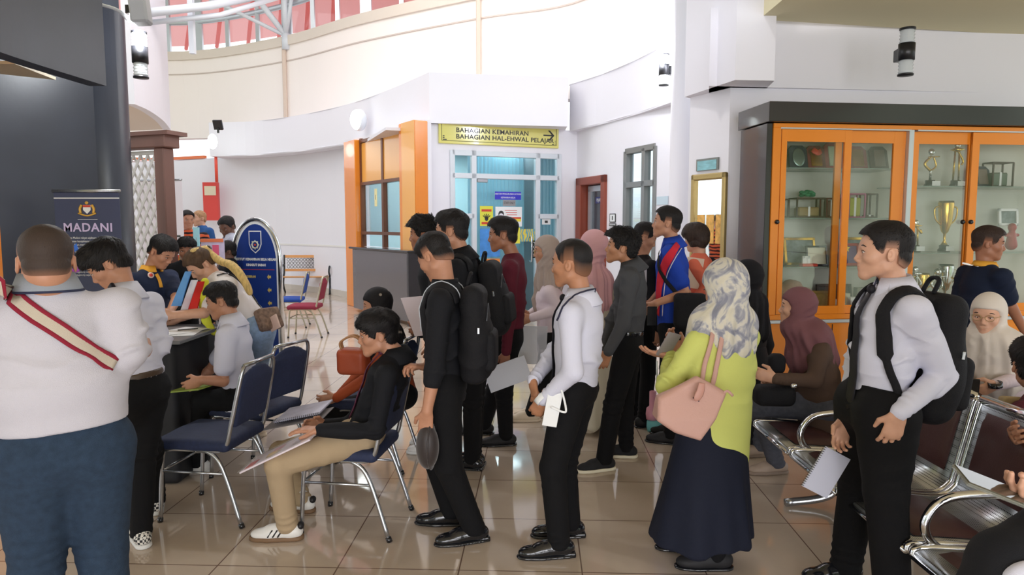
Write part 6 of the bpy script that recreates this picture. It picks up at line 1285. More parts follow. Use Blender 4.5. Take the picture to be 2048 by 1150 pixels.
if want(4):
    P = person('woman with a blond ponytail in a white T-shirt leaning over the desk', 5.0, 196, (403, 530), 200, 42, (436, 562), (512, 652), L=((408, 626, -.28), (345, 630, -.32), (328, 628, -.35)), R=((400, 622, .2), (352, 640, .1)), legs=[(520, 760, 0, 512, 872, 190), (505, 750, .1, 498, 850, 190)], skin='light', hair='tied', hm=hairm('dark_blond', (78, 58, 42)), hs=.98, sw=.16, ch=.105, wa=.105, hip=.118, shirt=cloth('white_tshirt', (232, 226, 228)), sleeve='short', pants=LJ, shoes='beige', thigh=.1, seed=4, **SB)
    C, H = P['C'], P['H']; w_ = lambda *p: C+np.array(p)@H; S = SDF(); S.chain(spline([w_(-.10, 0, .05), at(440, 522, 5.0), at(462, 530, 4.95), at(482, 552, 4.9), at(494, 572, 4.88), at(500, 586, 4.88)], 4), [.020+.008*math.sin(k/20*3.14) for k in range(21)], .01); S.cap(w_(-.02, .03, .115), w_(-.1, .0, .06), .02, .03, .02); S.cap(w_(.03, .05, .095), w_(-.09, .01, .055), .012, .02, .02)
    V, Q = S.mesh(.005); V = folds(V, Q, [], 4, .004, 30, (.4, 1, 1)); qmesh('ponytail', V, Q, hairm('blond_tail', (206, 176, 112)), P['root']); MB().ell(w_(-.112, 0, .055), (.03, .03, .03), None, 8).build('hair_tie', BLACKG, P['root'])
    S = SDF(); c = at(538, 638, 4.85); Rb = frameR(150, 25); S.box(c, (.04, .09, .08), Rb, .02); V, Q = S.mesh(.007); t = empty('handbag', c-A_(0, 0, .1), 'brown patterned handbag with a pale tag at the hip of the ponytailed woman', 'handbag'); qmesh('bag_body', V, Q, cloth('taupe_bag', (128, 106, 92), var=.4, vs=40), t)
    MB().box(at(548, 646, 4.8), (.05, .006, .05), frameR(150, 25), 0, .004).build('tag', mat('pale_tag', s2l(214, 184, 170), .5), t); pts, nn = hits(P['st'], [(434, 552), (455, 548), (478, 560), (505, 590), (525, 622)], .006, 5, 4.85); MB().ribbon(pts, nn, .012, .004).build('strap', BLACKG, t)
    # pennant striped leaflets in front of her
    t = empty('striped_flags', at(378, 625, 4.72)-A_(0, 0, .1), 'blue, white and red striped cloth hanging below the leaning woman', 'flag')
    for k, (x0, x1, x2, x3, m, nm) in enumerate(((370, 382, 342, 361, 'flag_blue', 'blue_stripe'), (382, 395, 361, 375, 'flag_white', 'white_stripe'), (395, 408, 375, 393, 'flag_red', 'red_stripe'))):
        mm = cloth(m, ((104, 160, 220), (226, 222, 230), (214, 52, 44))[k]); y0, y1 = (543, 560, 563)[k], (612, 620, 622)[k]; P4 = []
        n = 7; V = []
        for i in range(n):
            u = i/(n-1)
            for j in range(2): x = (x0+(x2-x0)*u) if j == 0 else (x1+(x3-x1)*u); y = y0+(y1-y0)*u; p = at(x, y, 4.74+.03*math.sin(u*5+(j+k)*2)); V.append(p)
        b = MB(); b.add([v for v in V]+[v+A_(0, .012, 0) for v in V], [(2*i, 2*i+1, 2*i+3, 2*i+2) for i in range(n-1)]+[(2*n+2*i, 2*n+2*i+2, 2*n+2*i+3, 2*n+2*i+1) for i in range(n-1)], 0, True); b.build(nm, mm, t)
    S = SDF(); S.chain([at(410, 563, 4.85), at(404, 590, 4.8), at(412, 640, 4.78), at(428, 665, 4.8)], [.025, .03, .028, .02], .02); V, Q = S.mesh(.007); V = folds(V, Q, [], 8, .006, 25); tagp(qmesh('yellow_scarf', V, Q, cloth('lime_scarf', (222, 226, 70))), 'lime yellow scarf hanging from the neck of the ponytailed woman', 'scarf')
if want(5):
    P = person('boy in a white short-sleeved shirt sitting at the desk, seen from behind', 4.5, 165, (445, 604), 165, 12, (465, 652), (482, 790), L=((446, 762, -.22), (402, 760, -.3), (378, 772, -.3)), R=((420, 740, .25), (392, 762, .2)), legs=[(404, 802, -.12, 398, 945, 175), (398, 794, .12, 385, 925, 180)], skin='tan', hair='side', hs=.98, sw=.175, shirt=WS, sleeve='short', collar=WS, pants=BKP, shoes='sneaker', sit=True, seed=5, hem=(480, 815), **SB)
    slab(at(385, 776, 4.25), frameR(165, 8), (.12, .09, .004), mat('green_folder', s2l(140, 160, 70), .5), 'folder', 'green folder under the hands of the seated boy', 'folder')
if want(6):
    STR = cloth('striped_tie', (96, 48, 66), .5, var=.5, vs=60); P = person('seated young man in a black shirt and khaki trousers holding a plastic folder', 3.75, 168, (757, 670), 181, 4, (792, 722), (733, 866), L=((752, 862, -.22), (640, 860, -.26), (585, 858, -.24)), R=((700, 850, .2), (650, 850, .12)), legs=[(556, 928, -.12, 576, 1078, 182), (560, 905, .2, 604, 1022, 170)], skin='tan', hair='mop', hs=1.03, sw=.185, shirt=BKS, sleeve='long', collar=BKS, pants=CHN, shoes='white', sit=True, seed=6, hem=(722, 880), tie=(STR, .42), fold=2.2, thigh=.092, hL=dict(n=A_(0, .1, -1), curl=(8, 14, 10)), wr_=1.35)
    Rf = np.array([unit(A_(-1, 0, -.48)), [0, -1, 0], unit(np.cross(unit(A_(-1, 0, -.48)), [0, -1, 0]))]); c = at(565, 898, 3.5); t = empty('plastic_folder', c, 'clear plastic folder with white papers and a red label on the young man\'s knee', 'folder')
    MB().box(c, (.20, .12, .004), Rf, 0, .001).build('papers', mat('lilac_paper', s2l(226, 212, 220), .5), t); MB().box(c+Rf[2]*.0085*(1 if Rf[2][2] > 0 else -1), (.205, .125, .0008), Rf).build('plastic_cover', mat('clear_film', (1, 1, 1), .08, alpha=.25, coat=1), t)
    u = Rf[2]*(1 if Rf[2][2] > 0 else -1); MB().box(c+Rf[0]*.15+u*.0055+Rf[1]*.06, (.025, .045, .001), Rf).build('red_label', REDI, t); MB().box(c+Rf[0]*.03+u*.0055-Rf[1]*.04, (.03, .03, .001), Rf).build('pink_print', mat('pink_print', s2l(226, 170, 180), .5), t)
if want(7):
    BF = cloth('black_floral_scarf', (26, 24, 28), .7); nt = BF.node_tree; vr = nt.nodes.new('ShaderNodeTexVoronoi'); vr.inputs['Scale'].default_value = 16; rp = nt.nodes.new('ShaderNodeValToRGB'); rp.color_ramp.elements[0].position = .12; rp.color_ramp.elements[0].color = s2l(160, 150, 140)+(1,); rp.color_ramp.elements[1].position = .2; rp.color_ramp.elements[1].color = s2l(26, 24, 28)+(1,)
    tcc = nt.nodes.new('ShaderNodeTexCoord'); nt.links.new(tcc.outputs['Object'], vr.inputs[0]); nt.links.new(vr.outputs[0], rp.inputs[0]); nt.links.new(rp.outputs[0], nt.nodes['Principled BSDF'].inputs['Base Color'])
    P = person('seated woman in a black flowered headscarf and rust blouse behind the young man', 4.85, 178, (754, 612), 180, 6, (772, 668), (805, 785), L=((742, 752, -.22), (672, 796, -.26), (634, 803, -.26)), R=((720, 750, .2), (680, 790, .1)), legs=[(668, 820, -.12, 655, 925, 182), (668, 812, .15, 668, 905, 182)], skin='tan', hijab=BF, drape=.3, hs=.95, sw=.165, shirt=cloth('rust_blouse', (168, 78, 44)), pants=BKP, shoes='black', sit=True, seed=7, **SB)
    c = at(708, 722, 4.5); S = SDF(); S.box(c, (.10, .07, .085), frameR(170), .035); V, Q = S.mesh(.007); V = folds(V, Q, [], 3, .006, 12); t = empty('handbag', c-A_(0, 0, .1), 'rust brown handbag with loop handles beside the woman in the flowered scarf', 'handbag'); qmesh('bag_body', V, Q, mat('rust_leather', s2l(164, 72, 40), .45), t)
    for dz in (0, .05): MB().tube(spline([c+A_(-.07, -.03+dz, .07), c+A_(-.08, -.03+dz, .13), c+A_(.0, -.03+dz, .17), c+A_(.06, -.03+dz, .13), c+A_(.05, -.03+dz, .07)], 5), .008, 6).build('handle', mat('tan_handle', s2l(176, 128, 86), .5), t)
    c = at(608, 822, 4.3); Rn_ = np.array([unit(A_(-1, .1, -.22)), unit(A_(.1, 1, .1)), unit(np.cross(unit(A_(-1, .1, -.22)), unit(A_(.1, 1, .1))))]); t = empty('spiral_notebook', c, 'open spiral notebook with printed lilac pages on the lap behind the young man', 'notebook'); MB().box(c, (.15, .12, .006), Rn_, 0, .002).build('pages', mat('printed_page', s2l(206, 206, 228), .5, var=.12, vscale=14), t)
    b = MB()
    for k in range(22): b.tube([c+Rn_[0]*(-.145+.0135*k)-Rn_[1]*.12+Rn_[2]*.009*math.sin(a)+Rn_[1]*.009*math.cos(a) for a in np.linspace(0, 6.28, 9)[:-1]], .0016, 4, closed=True)
    b.build('spiral_binding', BLACKG, t); c2 = c-A_(.02, .05, .03); MB().box(c2-A_(0, 0, .006), (.2, .1, .002), Rn_).build('cover', mat('grey_cover', s2l(150, 146, 150), .3), t)
if want(8):
    P = person('young man in black with a backpack looking down, holding a dark cap', 3.58, 170, (872, 515), 138, 30, (890, 580), (892, 765), L=((870, 738, -.22), (854, 822, -.24), (850, 872, -.22)), R=((868, 700, .16), (855, 735, .06), (828, 732, .02)), legs=[(896, 930, -.05, 948, 1082, 196), (868, 905, .1, 905, 1048, 178)], skin='tan', hair='fade', hs=1., sw=.18, shirt=BKS, sleeve='rolled', collar='band', pants=BKP, shoes='dress', legw=1.1, seed=8, hem=(892, 800), hL=dict(curl=(10, 20, 15)), hR=dict(curl=(30, 45, 30), n=A_(0, 0, -1)), fold=2.2)
    t = P['root']; Rc = np.array([P['ff'], P['lf'], P['tu']]); MB().lathe([(.060, -.01), (.060, .03), (.066, .03), (.069, -.012), (.060, -.01)], P['nk'], Rc, 32, 0, 1.05, 1.05, .2, 6.08).build('band_collar', BKS, t)
    BPK = cloth('black_backpack', (24, 24, 28), .75, .4, 250); backpack(P, 'black backpack with a pale strap piping on the young man looking down', BPK, (.15, .085, .25), -.1, .2, trim=mat('pale_piping', s2l(190, 196, 204), .4), side=.03)
    S = SDF(); c = at(855, 893, 3.36); Rq = frameR(165, 0); S.ell(c, (.058, .055, .115), Rq, 0); V, Q = S.mesh(.005); t = empty('felt_hat', c-A_(0, 0, .1), 'dark brown felt hat held low in the hand of the young man in black', 'cap'); qmesh('crown', V, Q, mat('dark_velvet', s2l(40, 30, 30), .5, sheen=.4), t); S = SDF(); S.ell(c+A_(.02, 0, 0), (.012, .062, .122), Rq, 0); V, Q = S.mesh(.005); qmesh('rim', V, Q, mat('dark_velvet', (0, 0, 0)), t)
if want(9):
    P = person('curly haired young man in black holding white papers, behind the one looking down', 5.0, 184, (848, 471), 172, 2, (866, 515), (878, 668), L=((875, 628, -.18), (843, 668, -.22), (830, 648, -.2)), R=((850, 620, .15), (835, 650, .0)), legs=[(872, 790, -.02, 868, 905, 185), (872, 780, .1, 872, 888, 180)], skin='brown', hair='curly', hs=1., shirt=BKS, sleeve='long', collar=None, pants=cloth('denim_blue', (96, 122, 156), var=.15), shoes='sneaker', seed=9, **SB)
    c = at(840, 632, 4.72); t = slab(c, np.array([unit(A_(1, 0, .1)), unit(A_(0, 1, .1)), unit(A_(-.35, 0, 1))]), (.085, .004, .14), mat('lilac_paper', (0, 0, 0)), 'paper_sheaf', 'white printed papers held upright beside the wristwatch', 'paper', 0)
    c = at(845, 664, 4.76); MB().lathe([(.036, -.016), (.036, .016), (.031, .016), (.031, -.016), (.036, -.016)], c, frameR(170, 40), 20).build('wristwatch', BLACKG, P['root'])
if want(10):
    P = person('tall young man in a black shirt with swept-back hair and a backpack', 4.4, 163, (904, 464), 163, 2, (926, 520), (948, 690), L=((915, 640, -.18), (880, 680, -.22)), R=None, legs=[(945, 800, .0, 944, 938, 165), (950, 800, .1, 948, 930, 165)], skin='tan', hair='side', hs=1.03, sw=.185, shirt=BKS, collar=BKS, pants=BKP, shoes='dress', seed=10, **SB)
    backpack(P, 'black backpack with white zip pulls on the tall young man', cloth('black_backpack', (24, 24, 28), .75, .4, 250), (.14, .09, .23), -.12, .21)
if want(11):
    P = person('young man in a maroon shirt holding a flat folder at his side', 5.0, 172, (1006, 472), 176, 2, (1026, 522), (1020, 672), L=((1018, 640, -.18), (1012, 705, -.22), (1008, 738, -.22)), R=((1000, 640, .16), (990, 700, .1)), legs=[(1008, 788, -.02, 1012, 890, 186), (988, 780, .12, 968, 868, 182)], skin='brown', hair='side', hs=1.02, shirt=MRS, sleeve='long', hem=(1020, 655), collar='band', pants=BKP, shoes='black', seed=11, **SB)
    c = at(1015, 748, 4.68); slab(c, np.array([unit(A_(1, .1, .35)), unit(A_(0, 1, 0)), unit(A_(-.35, 0, 1))]), (.15, .006, .085), mat('pale_grey_folder', s2l(206, 208, 218), .4), 'document_folder', 'pale grey flat folder in the hand of the man in maroon', 'folder'); c = at(1066, 690, 4.95); slab(c, frameR(80, 20), (.003, .1, .14), mat('clear_folder', s2l(190, 194, 204), .15, alpha=.6), 'clear_file', 'translucent file held between the man in maroon and the tie wearer', 'folder')
if want(12):
    P = person('woman with glasses and a taupe headscarf, arms crossed, in a pale blouse', 5.7, 178, (1092, 503), 184, 4, (1100, 566), (1102, 672), L=((1118, 618, -.15), (1062, 636, -.22)), R=((1085, 612, .1), (1060, 628, -.02)), legs=[(1085, 760, 0, 1062, 842, 185), (1090, 755, .1, 1072, 834, 185)], skin='tan', hijab=cloth('taupe_scarf', (168, 152, 144), .7), drape=.3, backd=.1, dlat=.85, hs=.97, sw=.165, ch=.115, wa=.11, hip=.115, shirt=cloth('pale_blouse', (222, 206, 214), .7), hem=(1100, 700), pants=BKP, shoes='beige', seed=12, glasses=True, **SB)
if want(13):
    FL = cloth('floral_tunic', (214, 206, 180), .8); nt = FL.node_tree; vr = nt.nodes.new('ShaderNodeTexVoronoi'); vr.inputs['Scale'].default_value = 7; rp = nt.nodes.new('ShaderNodeValToRGB'); e = rp.color_ramp.elements; e[0].position = .13; e[0].color = s2l(206, 120, 130)+(1,); e[1].position = .17; e[1].color = s2l(120, 140, 110)+(1,); q = e.new(.26); q.color = s2l(214, 206, 186)+(1,)
    tcc = nt.nodes.new('ShaderNodeTexCoord'); nt.links.new(tcc.outputs['Object'], vr.inputs[0]); nt.links.new(vr.outputs[0], rp.inputs[0]); nt.links.new(rp.outputs[0], nt.nodes['Principled BSDF'].inputs['Base Color'])
    P = person('woman in a pink headscarf and long flowered tunic facing away', 5.6, 140, (1186, 498), 140, 2, (1192, 562), (1186, 668), legs=None, skin='tan', hijab=cloth('pink_scarf', (214, 164, 170), .75), drape=.32, hs=1.12, sw=.17, ch=.12, wa=.12, hip=.125, shirt=FL, skirt=(FL, .06, .13, .22), pants=None, shoes='beige', seed=13, **SB)
if want(14):
    P = person('young man with cropped hair in a white shirt and black tie, hands clasped in front', 3.42, 162, (1144, 530), 158, 0, (1162, 606), (1152, 772), L=((1146, 742, -.22), (1086, 800, -.14), (1066, 832, -.08)), R=((1104, 712, .16), (1066, 762, -.02), (1072, 806, -.1)), legs=[(1106, 935, -.03, 1118, 1112, 186), (1130, 925, .08, 1140, 1072, 182)], skin='olive', hair='crop', hm=HB, hs=1.0, sw=.185, ch=.115, wa=.108, shirt=WS, sleeve='long', hem=(1150, 792), collar=WS, pants=BKP, shoes='dress', seed=14, tie=(BLK_TIE, .46), fold=2.3, bd=.0065, hL=dict(curl=(25, 35, 25)), hR=dict(curl=(45, 55, 35), n=A_(.6, -.2, -.5)))
    pts, nn = hits(P['st'], [(1122, 640), (1130, 618), (1146, 602), (1168, 590), (1188, 584)], .026, 5, 3.35); tagp(MB().tube(pts, .0045, 6).build('lanyard', cloth('navy_cord', (48, 48, 70))), 'thin dark lanyard around the collar of the young man with clasped hands', 'lanyard')
    c = at(1106, 812, 3.22); t = empty('folded_papers', c, 'white folded sheets with a looped strap in the clasped hands', 'paper'); MB().box(c, (.035, .003, .10), np.array([unit(A_(1, -.2, -.1)), unit(A_(.2, 1, 0)), unit(A_(.18, 0, 1))]), 0, .001).build('sheets', PAP, t)
    MB().ribbon(spline([at(1112, 775, 3.2), at(1122, 778, 3.2), at(1132, 818, 3.2), at(1126, 824, 3.2), at(1102, 814, 3.2)], 5), [A_(0, -1, .1)]*21, .010, .003).build('strap', PAP, t)
    MB().lathe([(.034, -.014), (.034, .014), (.029, .014), (.029, -.014), (.034, -.014)], at(1082, 797, 3.27), frameR(150, 50), 20).build('wristband', PAP, P['root'])
if want(15):
    P = person('young man with curly hair in a charcoal shirt and canvas sneakers', 4.6, 176, (1243, 497), 180, -10, (1264, 542), (1257, 684), L=((1246, 650, -.19), (1216, 704, -.2), (1205, 730, -.18)), R=((1225, 640, .14), (1208, 700, .0)), legs=[(1226, 812, -.02, 1208, 940, 196), (1250, 800, .12, 1252, 914, 172)], skin='olive', hair='curly', hs=.97, sw=.175, shirt=GYS, sleeve='long', tuck=True, belt=True, collar=GYS, pants=BKP, shoes='canvas', seed=15, hd=.0035, bd=.0095)
if want(16):
    P = person('man in dark clothes with short hair turning away behind the polo shirt wearer', 5.75, 25, (1288, 476), 10, 22, (1284, 522), (1284, 655), skin='tan', hair='fade', hs=1., shirt=BKS, pants=BKP, seed=16, **SB)
    slab(at(1278, 565, 5.45), frameR(90, 0), (.004, .06, .14), mat('pale_card_file', s2l(210, 206, 204), .5), 'card_file', 'pale card file held beside the blue and red polo shirt', 'folder')
if want(17):
    BLU = cloth('royal_blue_polo', (32, 66, 170), .8); P = person('man in a royal blue and red polo shirt with a black sling bag', 5.3, 172, (1334, 448), 176, -8, (1346, 494), (1346, 650), L=((1372, 586, -.17), (1312, 606, -.24), (1298, 625, -.2)), R=((1325, 580, .14), (1300, 606, .0)), legs=None, skin='tan', hair='fade', hs=1.02, sw=.19, ch=.12, wa=.12, hip=.115, shirt=BLU, sleeve='short', collar=BLU, pants=BKP, seed=17, **SB)
    t = P['root']; RDP = cloth('red_panel', (206, 44, 62)); WPI = mat('white_piping', s2l(225, 215, 220), .6)
    pts, nn = hits(P['st'], [(1357, 487), (1344, 506), (1330, 530), (1321, 560), (1317, 595), (1316, 630)], .003, 5, 5.1); K = len(pts); MB().ribbon(pts, nn, [.045+.035*min(1, k/12) for k in range(K)], .006).build('red_side_panel', RDP, t)
    pts, nn = hits(P['st'], [(1366, 490), (1352, 512), (1341, 535), (1332, 562), (1328, 595), (1326, 632)], .007, 5, 5.1); MB().tube(pts, .0035, 5).build('white_piping', WPI, t)
    pts, nn = hits(P['st'], [(1322, 505), (1320, 530), (1326, 548), (1340, 570), (1370, 600)], .016, 5, 5.1); sg = empty('sling_bag', at(1378, 625, 5.05), 'black sling bag at the hip of the man in the blue and red polo', 'bag'); MB().ribbon(pts, nn, .03, .004).build('strap', cloth('black_backpack', (24, 24, 28), .75, .4, 250), sg)
    S = SDF(); S.box(at(1380, 622, 5.02), (.12, .05, .13), frameR(172), .04); V, Q = S.mesh(.009); V = folds(V, Q, [], 4, .006, 10); qmesh('bag_body', V, Q, cloth('black_backpack', (0, 0, 0)), sg)
    slab(at(1304, 632, 5.02), frameR(90), (.004, .035, .07), BLACKG, 'mobile_phone', 'dark phone in the hands of the man in the blue and red polo', 'phone')
if want(18):
    CO = cloth('coral_blouse', (222, 112, 88)); P = person('woman with a dark bob in a coral blouse near the mirror', 6.0, 160, (1392, 477), 158, 8, (1398, 518), (1398, 630), L=((1416, 572, -.16), (1388, 598, -.2)), skin='light', hair='bob', hm=HBR, hs=.98, sw=.165, shirt=CO, pants=BKP, seed=18, **SB)
    slab(at(1387, 546, 5.84), frameR(95, 0, 8), (.004, .075, .13), mat('cream_file', s2l(222, 196, 176), .5), 'cream_file', 'cream document file held against the coral blouse', 'folder')
if want(19):
    BD = cloth('black_abaya', (22, 21, 26)); P = person('woman in a black headscarf and long black dress behind the lime blouse', 5.15, 150, (1492, 560), 150, 0, (1498, 606), (1502, 720), skin='tan', hijab=BD, drape=.36, hs=1.1, sw=.165, ch=.11, shirt=BD, skirt=(BD, .05, .13, .21), seed=19, **SB)
if want(20):
    FS = cloth('flower_print_scarf', (196, 194, 190), .7); nt = FS.node_tree; tcc = nt.nodes.new('ShaderNodeTexCoord'); ns = nt.nodes.new('ShaderNodeTexNoise'); ns.inputs['Scale'].default_value = 9; ns.inputs['Distortion'].default_value = 2.2; ns.inputs['Detail'].default_value = 3; rp = nt.nodes.new('ShaderNodeValToRGB'); e = rp.color_ramp.elements; e[0].position = .36; e[0].color = s2l(134, 136, 150)+(1,); e[1].position = .62; e[1].color = s2l(214, 208, 190)+(1,); q = e.new(.46); q.color = s2l(168, 168, 174)+(1,); q = e.new(.52); q.color = s2l(206, 202, 192)+(1,)
    nt.links.new(tcc.outputs['Object'], ns.inputs[0]); nt.links.new(ns.outputs[0], rp.inputs[0]); nt.links.new(rp.outputs[0], nt.nodes['Principled BSDF'].inputs['Base Color'])
    LM = cloth('lime_blouse', (204, 210, 116), .75); SKN = cloth('navy_skirt', (24, 28, 44)); P = person('woman in a lime blouse and flowered headscarf holding up a phone', 3.3, 135, (1452, 580), 135, 22, (1450, 650), (1430, 800), L=((1335, 772, -.12), (1342, 712, .12), (1302, 706, .16)), R=((1400, 740, .3), (1362, 705, .28), (1350, 690, .3)), legs=[(1425, 960, .0, 1432, 1136, 178), (1395, 950, .1, 1388, 1098, 178)], skin='tan', hijab=FS, drape=.16, hs=1.08, sw=.165, ch=.13, wa=.145, hip=.15, wr_=1.25, shirt=LM, hem=(1430, 902), hemt=.32, skirt=(SKN, at(1405, 1072, 3.26), .135, .225), shoes='black', seed=20, bd=.0075, fold=2.4, hL=dict(n=A_(.2, .3, .9), curl=(8, 12, 10)), hR=dict(n=A_(-.2, -.4, .6), curl=(30, 40, 30)))
    lf, ff, tu = P['lf'], P['ff'], P['tu']
    # stockinged legs below the skirt
    S = SDF(); 
    for h_, k_, a_, _ in P['LG']: S.cap(k_, a_, .07, .05)
    V, Q = S.mesh(.01); qmesh('leggings', V, Q, BKP, P['root'])
    # pink tote with two handles
    PK = mat('dusty_pink_nylon', s2l(196, 154, 142), .6, bump=.15, bscale=120); ph = empty('tote_bag', at(1385, 870, 3.05), 'dusty pink shoulder tote with two long handles on the lime blouse', 'handbag'); c0 = [at(1322, 805, 2.98), at(1405, 765, 3.0), at(1448, 790, 3.02), at(1462, 788, 3.02)]
    poly = [(1322, 800), (1398, 762), (1450, 790), (1428, 832), (1398, 874), (1352, 860), (1318, 838)]; cen = at(1384, 822, 3.0); F0 = [at(x, y, 2.96) for x, y in poly]; Bk = [at(x, y, 3.06) for x, y in poly]
    def bagf(X, Y, Z):
        d = np.full(X.shape, -1., np.float32); n = len(F0)
        for i in range(n):
            a, b_ = F0[i], F0[(i+1) % n]; e = b_-a; nn_ = unit(A_(e[2], 0, -e[0])); s_ = 1 if (cen-a)@nn_ < 0 else -1; d = np.maximum(d, ((X-a[0])*nn_[0]+(Z-a[2])*nn_[2])*s_)
        th = .055*np.clip(1-(Z-cen[2]+.02)/.16, .25, 1); return np.maximum(d, 0)+np.minimum(np.maximum(d, np.abs(Y-3.0)-th), 0)+np.maximum(np.abs(Y-3.0)-th, 0)-.012
    S = SDF(); S.fn(bagf, np.min(F0, 0)-.03, np.max(F0, 0)+A_(.03, .14, .03)); V, Q = S.mesh(.006, 2); V = folds(V, Q, [(cen, A_(.5, 0, 1), .12, 9, .004)], 5, .003, 9); qmesh('bag_body', V, Q, PK, ph); tb = bvh(V, Q)
    for pp in ([(1404, 770), (1412, 720), (1424, 665), (1430, 643), (1418, 640), (1404, 650)], [(1420, 790), (1432, 735), (1442, 672), (1436, 645), (1424, 636), (1410, 645)]):
        pts, nn = hits(P['st'], pp, .014, 6, 3.05); MB().ribbon(pts, nn, .022, .008).build('handle', PK, ph)
    MB().ribbon(spline([at(1404, 766, 2.93), at(1400, 785, 2.93), at(1390, 802, 2.925)], 4), [A_(0, -1, 0)]*9, [.03, .03, .032, .034, .036, .036, .034, .028, .01], .006).build('leather_flap', mat('pink_leather', s2l(190, 140, 126), .5), ph)
    MB().ribbon(spline([at(1445, 788, 2.98), at(1455, 782, 2.98), at(1466, 792, 2.98)], 3), [A_(0, -1, 0)]*7, .012, .004).build('side_tab', PK, ph)
    b = MB()
    for a, c_ in (((1388, 793), (1396, 800)), ((1392, 790), (1400, 794)), ((1390, 799), (1386, 795)), ((1394, 797), (1398, 803))):
        A1, N1 = hits(tb, [a], .001, 1, 2.93); A2, N2 = hits(tb, [c_], .001, 1, 2.93); b.tube([A1[0], A2[0]], .0028, 5)
    b.build('embroidered_emblem', mat('dark_thread', s2l(40, 34, 50), .6), ph)
    t = empty('mobile_phone', at(1337, 690, 3.38), 'pale grey phone held up by the woman in the lime blouse', 'phone'); Rp = frameR(100, -25, 18); c = at(1337, 690, 3.40); MB().box(c, (.004, .036, .072), Rp, 0, .0035).build('body', mat('phone_case_grey', s2l(140, 132, 132), .35), t)
    MB().tube([at(1314, 722, 3.36), at(1314, 762, 3.36)], .005, 6).build('hanging_cord', mat('pale_cord', s2l(190, 196, 200), .5), t)
if want(21):
    MH = cloth('mauve_scarf', (118, 78, 84), .75); BRT = cloth('brown_tunic', (84, 66, 56)); P = person('seated woman in a mauve headscarf and brown tunic on the waiting bench', 4.3, 196, (1594, 617), 181, -4, (1622, 672), (1640, 806), L=((1628, 762, -.22), (1550, 757, -.26), (1518, 748, -.24)), R=((1590, 760, .2), (1545, 762, .08)), legs=[(1515, 812, -.12, 1552, 946, 186), (1512, 800, .15, 1520, 912, 184)], skin='light', hijab=MH, drape=.26, hs=.97, sw=.17, ch=.12, wa=.125, hip=.13, shirt=BRT, hem=(1640, 852), pants=GJ, shoes='sandal', sit=True, seed=21, hd=.0035, bd=.0095, thigh=.095)
    S = SDF(); c = at(1548, 790, 4.1); S.box(c, (.12, .07, .062), frameR(178), .045); V, Q = S.mesh(.009); V = folds(V, Q, [], 4, .007, 10); t = empty('black_bag', c-A_(0, 0, .08), 'black soft bag with a silver clasp on the lap of the mauve scarf woman', 'bag'); qmesh('bag_body', V, Q, cloth('black_backpack', (24, 24, 28), .75, .4, 250), t); MB().ell(at(1588, 772, 3.9), (.018, .01, .014)).build('clasp', CHROME, t)
    S = SDF(); c = at(1553, 728, 4.15); S.box(c, (.05, .05, .065), frameR(170), .04); V, Q = S.mesh(.008); V = folds(V, Q, [], 7, .008, 18); tagp(qmesh('black_pouch', V, Q, BKS), 'crumpled black pouch resting on top of the black soft bag', 'bag')
if want(22):
    P = person('young man in a white shirt and long black tie with a backpack, hand on hip', 2.78, 207, (1768, 508), 191, -3, (1787, 592), (1752, 808), L=((1884, 752, -.12), (1798, 826, -.22), (1776, 892, -.2)), R=((1712, 728, .2), (1692, 838, .1), (1680, 880, .08)), legs=[(1772, 985, -.03, 1785, 1250, 186), (1715, 975, .12, 1690, 1160, 182)], skin='light', hair='fade', hs=.98, sw=.178, ch=.108, wa=.1, hip=.1, shirt=WS, sleeve='long', tuck=True, collar=WS, pants=BKP, shoes='dress', thigh=.1, legw=1.25, seed=22, tie=(BLK_TIE, .5), fold=2.3, bd=.0062, hd=.0028, hL=dict(curl=(18, 26, 20), n=A_(.25, .95, .1)))
    backpack(P, 'large black backpack on the young man with his hand on his hip', cloth('black_backpack', (24, 24, 28), .75, .4, 250), (.16, .10, .26), -.12, .23, side=-.02)
    c = at(1652, 945, 2.9); Rn_ = np.array([unit(A_(.9, .2, -.5)), unit(A_(-.2, 1, 0)), unit(A_(.48, 0, .88))]); t = empty('spiral_notebook', c-A_(0, 0, .1), 'spiral notebook hanging from the hand beside black trousers', 'notebook'); MB().box(c, (.07, .005, .10), Rn_, 0, .001).build('pages', mat('page_white', s2l(206, 208, 224), .5), t); b = MB()
    for k in range(20): b.tube([c-Rn_[0]*.07+Rn_[2]*(-.095+.01*k)+Rn_[0]*.006*math.cos(a)+Rn_[1]*.008*math.sin(a) for a in np.linspace(0, 6.28, 9)[:-1]], .0013, 4, closed=True)
    b.build('spiral_binding', BLACKG, t)
if want(23):
    P = person('man in a navy polo walking past the showcase', 5.0, 35, (1976, 489), 8, 4, (1968, 540), (1950, 680), L=((1915, 610, .12), (1908, 655, .1)), R=((2022, 612, -.12), (2052, 668, -.05)), skin='brown', hair='fade', hm=HBR, hs=1., sw=.195, ch=.125, wa=.12, hip=.115, shirt=cloth('deep_navy_polo', (20, 30, 52)), sleeve='short', collar=None, pants=BKP, seed=23, **SB)
    t = P['root']; Rc = np.array([P['ff'], P['lf'], P['tu']]); MB().lathe([(.060, -.01), (.059, .03), (.065, .036), (.083, .0), (.078, -.006), (.066, .01), (.060, -.01)], P['nk'], Rc, 32, 0, 1.04, 1.04, .2, 6.08).build('collar', cloth('amber_collar', (226, 164, 60)), t)
    pts, nn = hits(P['st'], [(1924, 526), (1942, 530), (1958, 533)], .004, 3, 4.6); MB().ribbon(pts, nn, .012, .002).build('printed_lettering', WI, t)
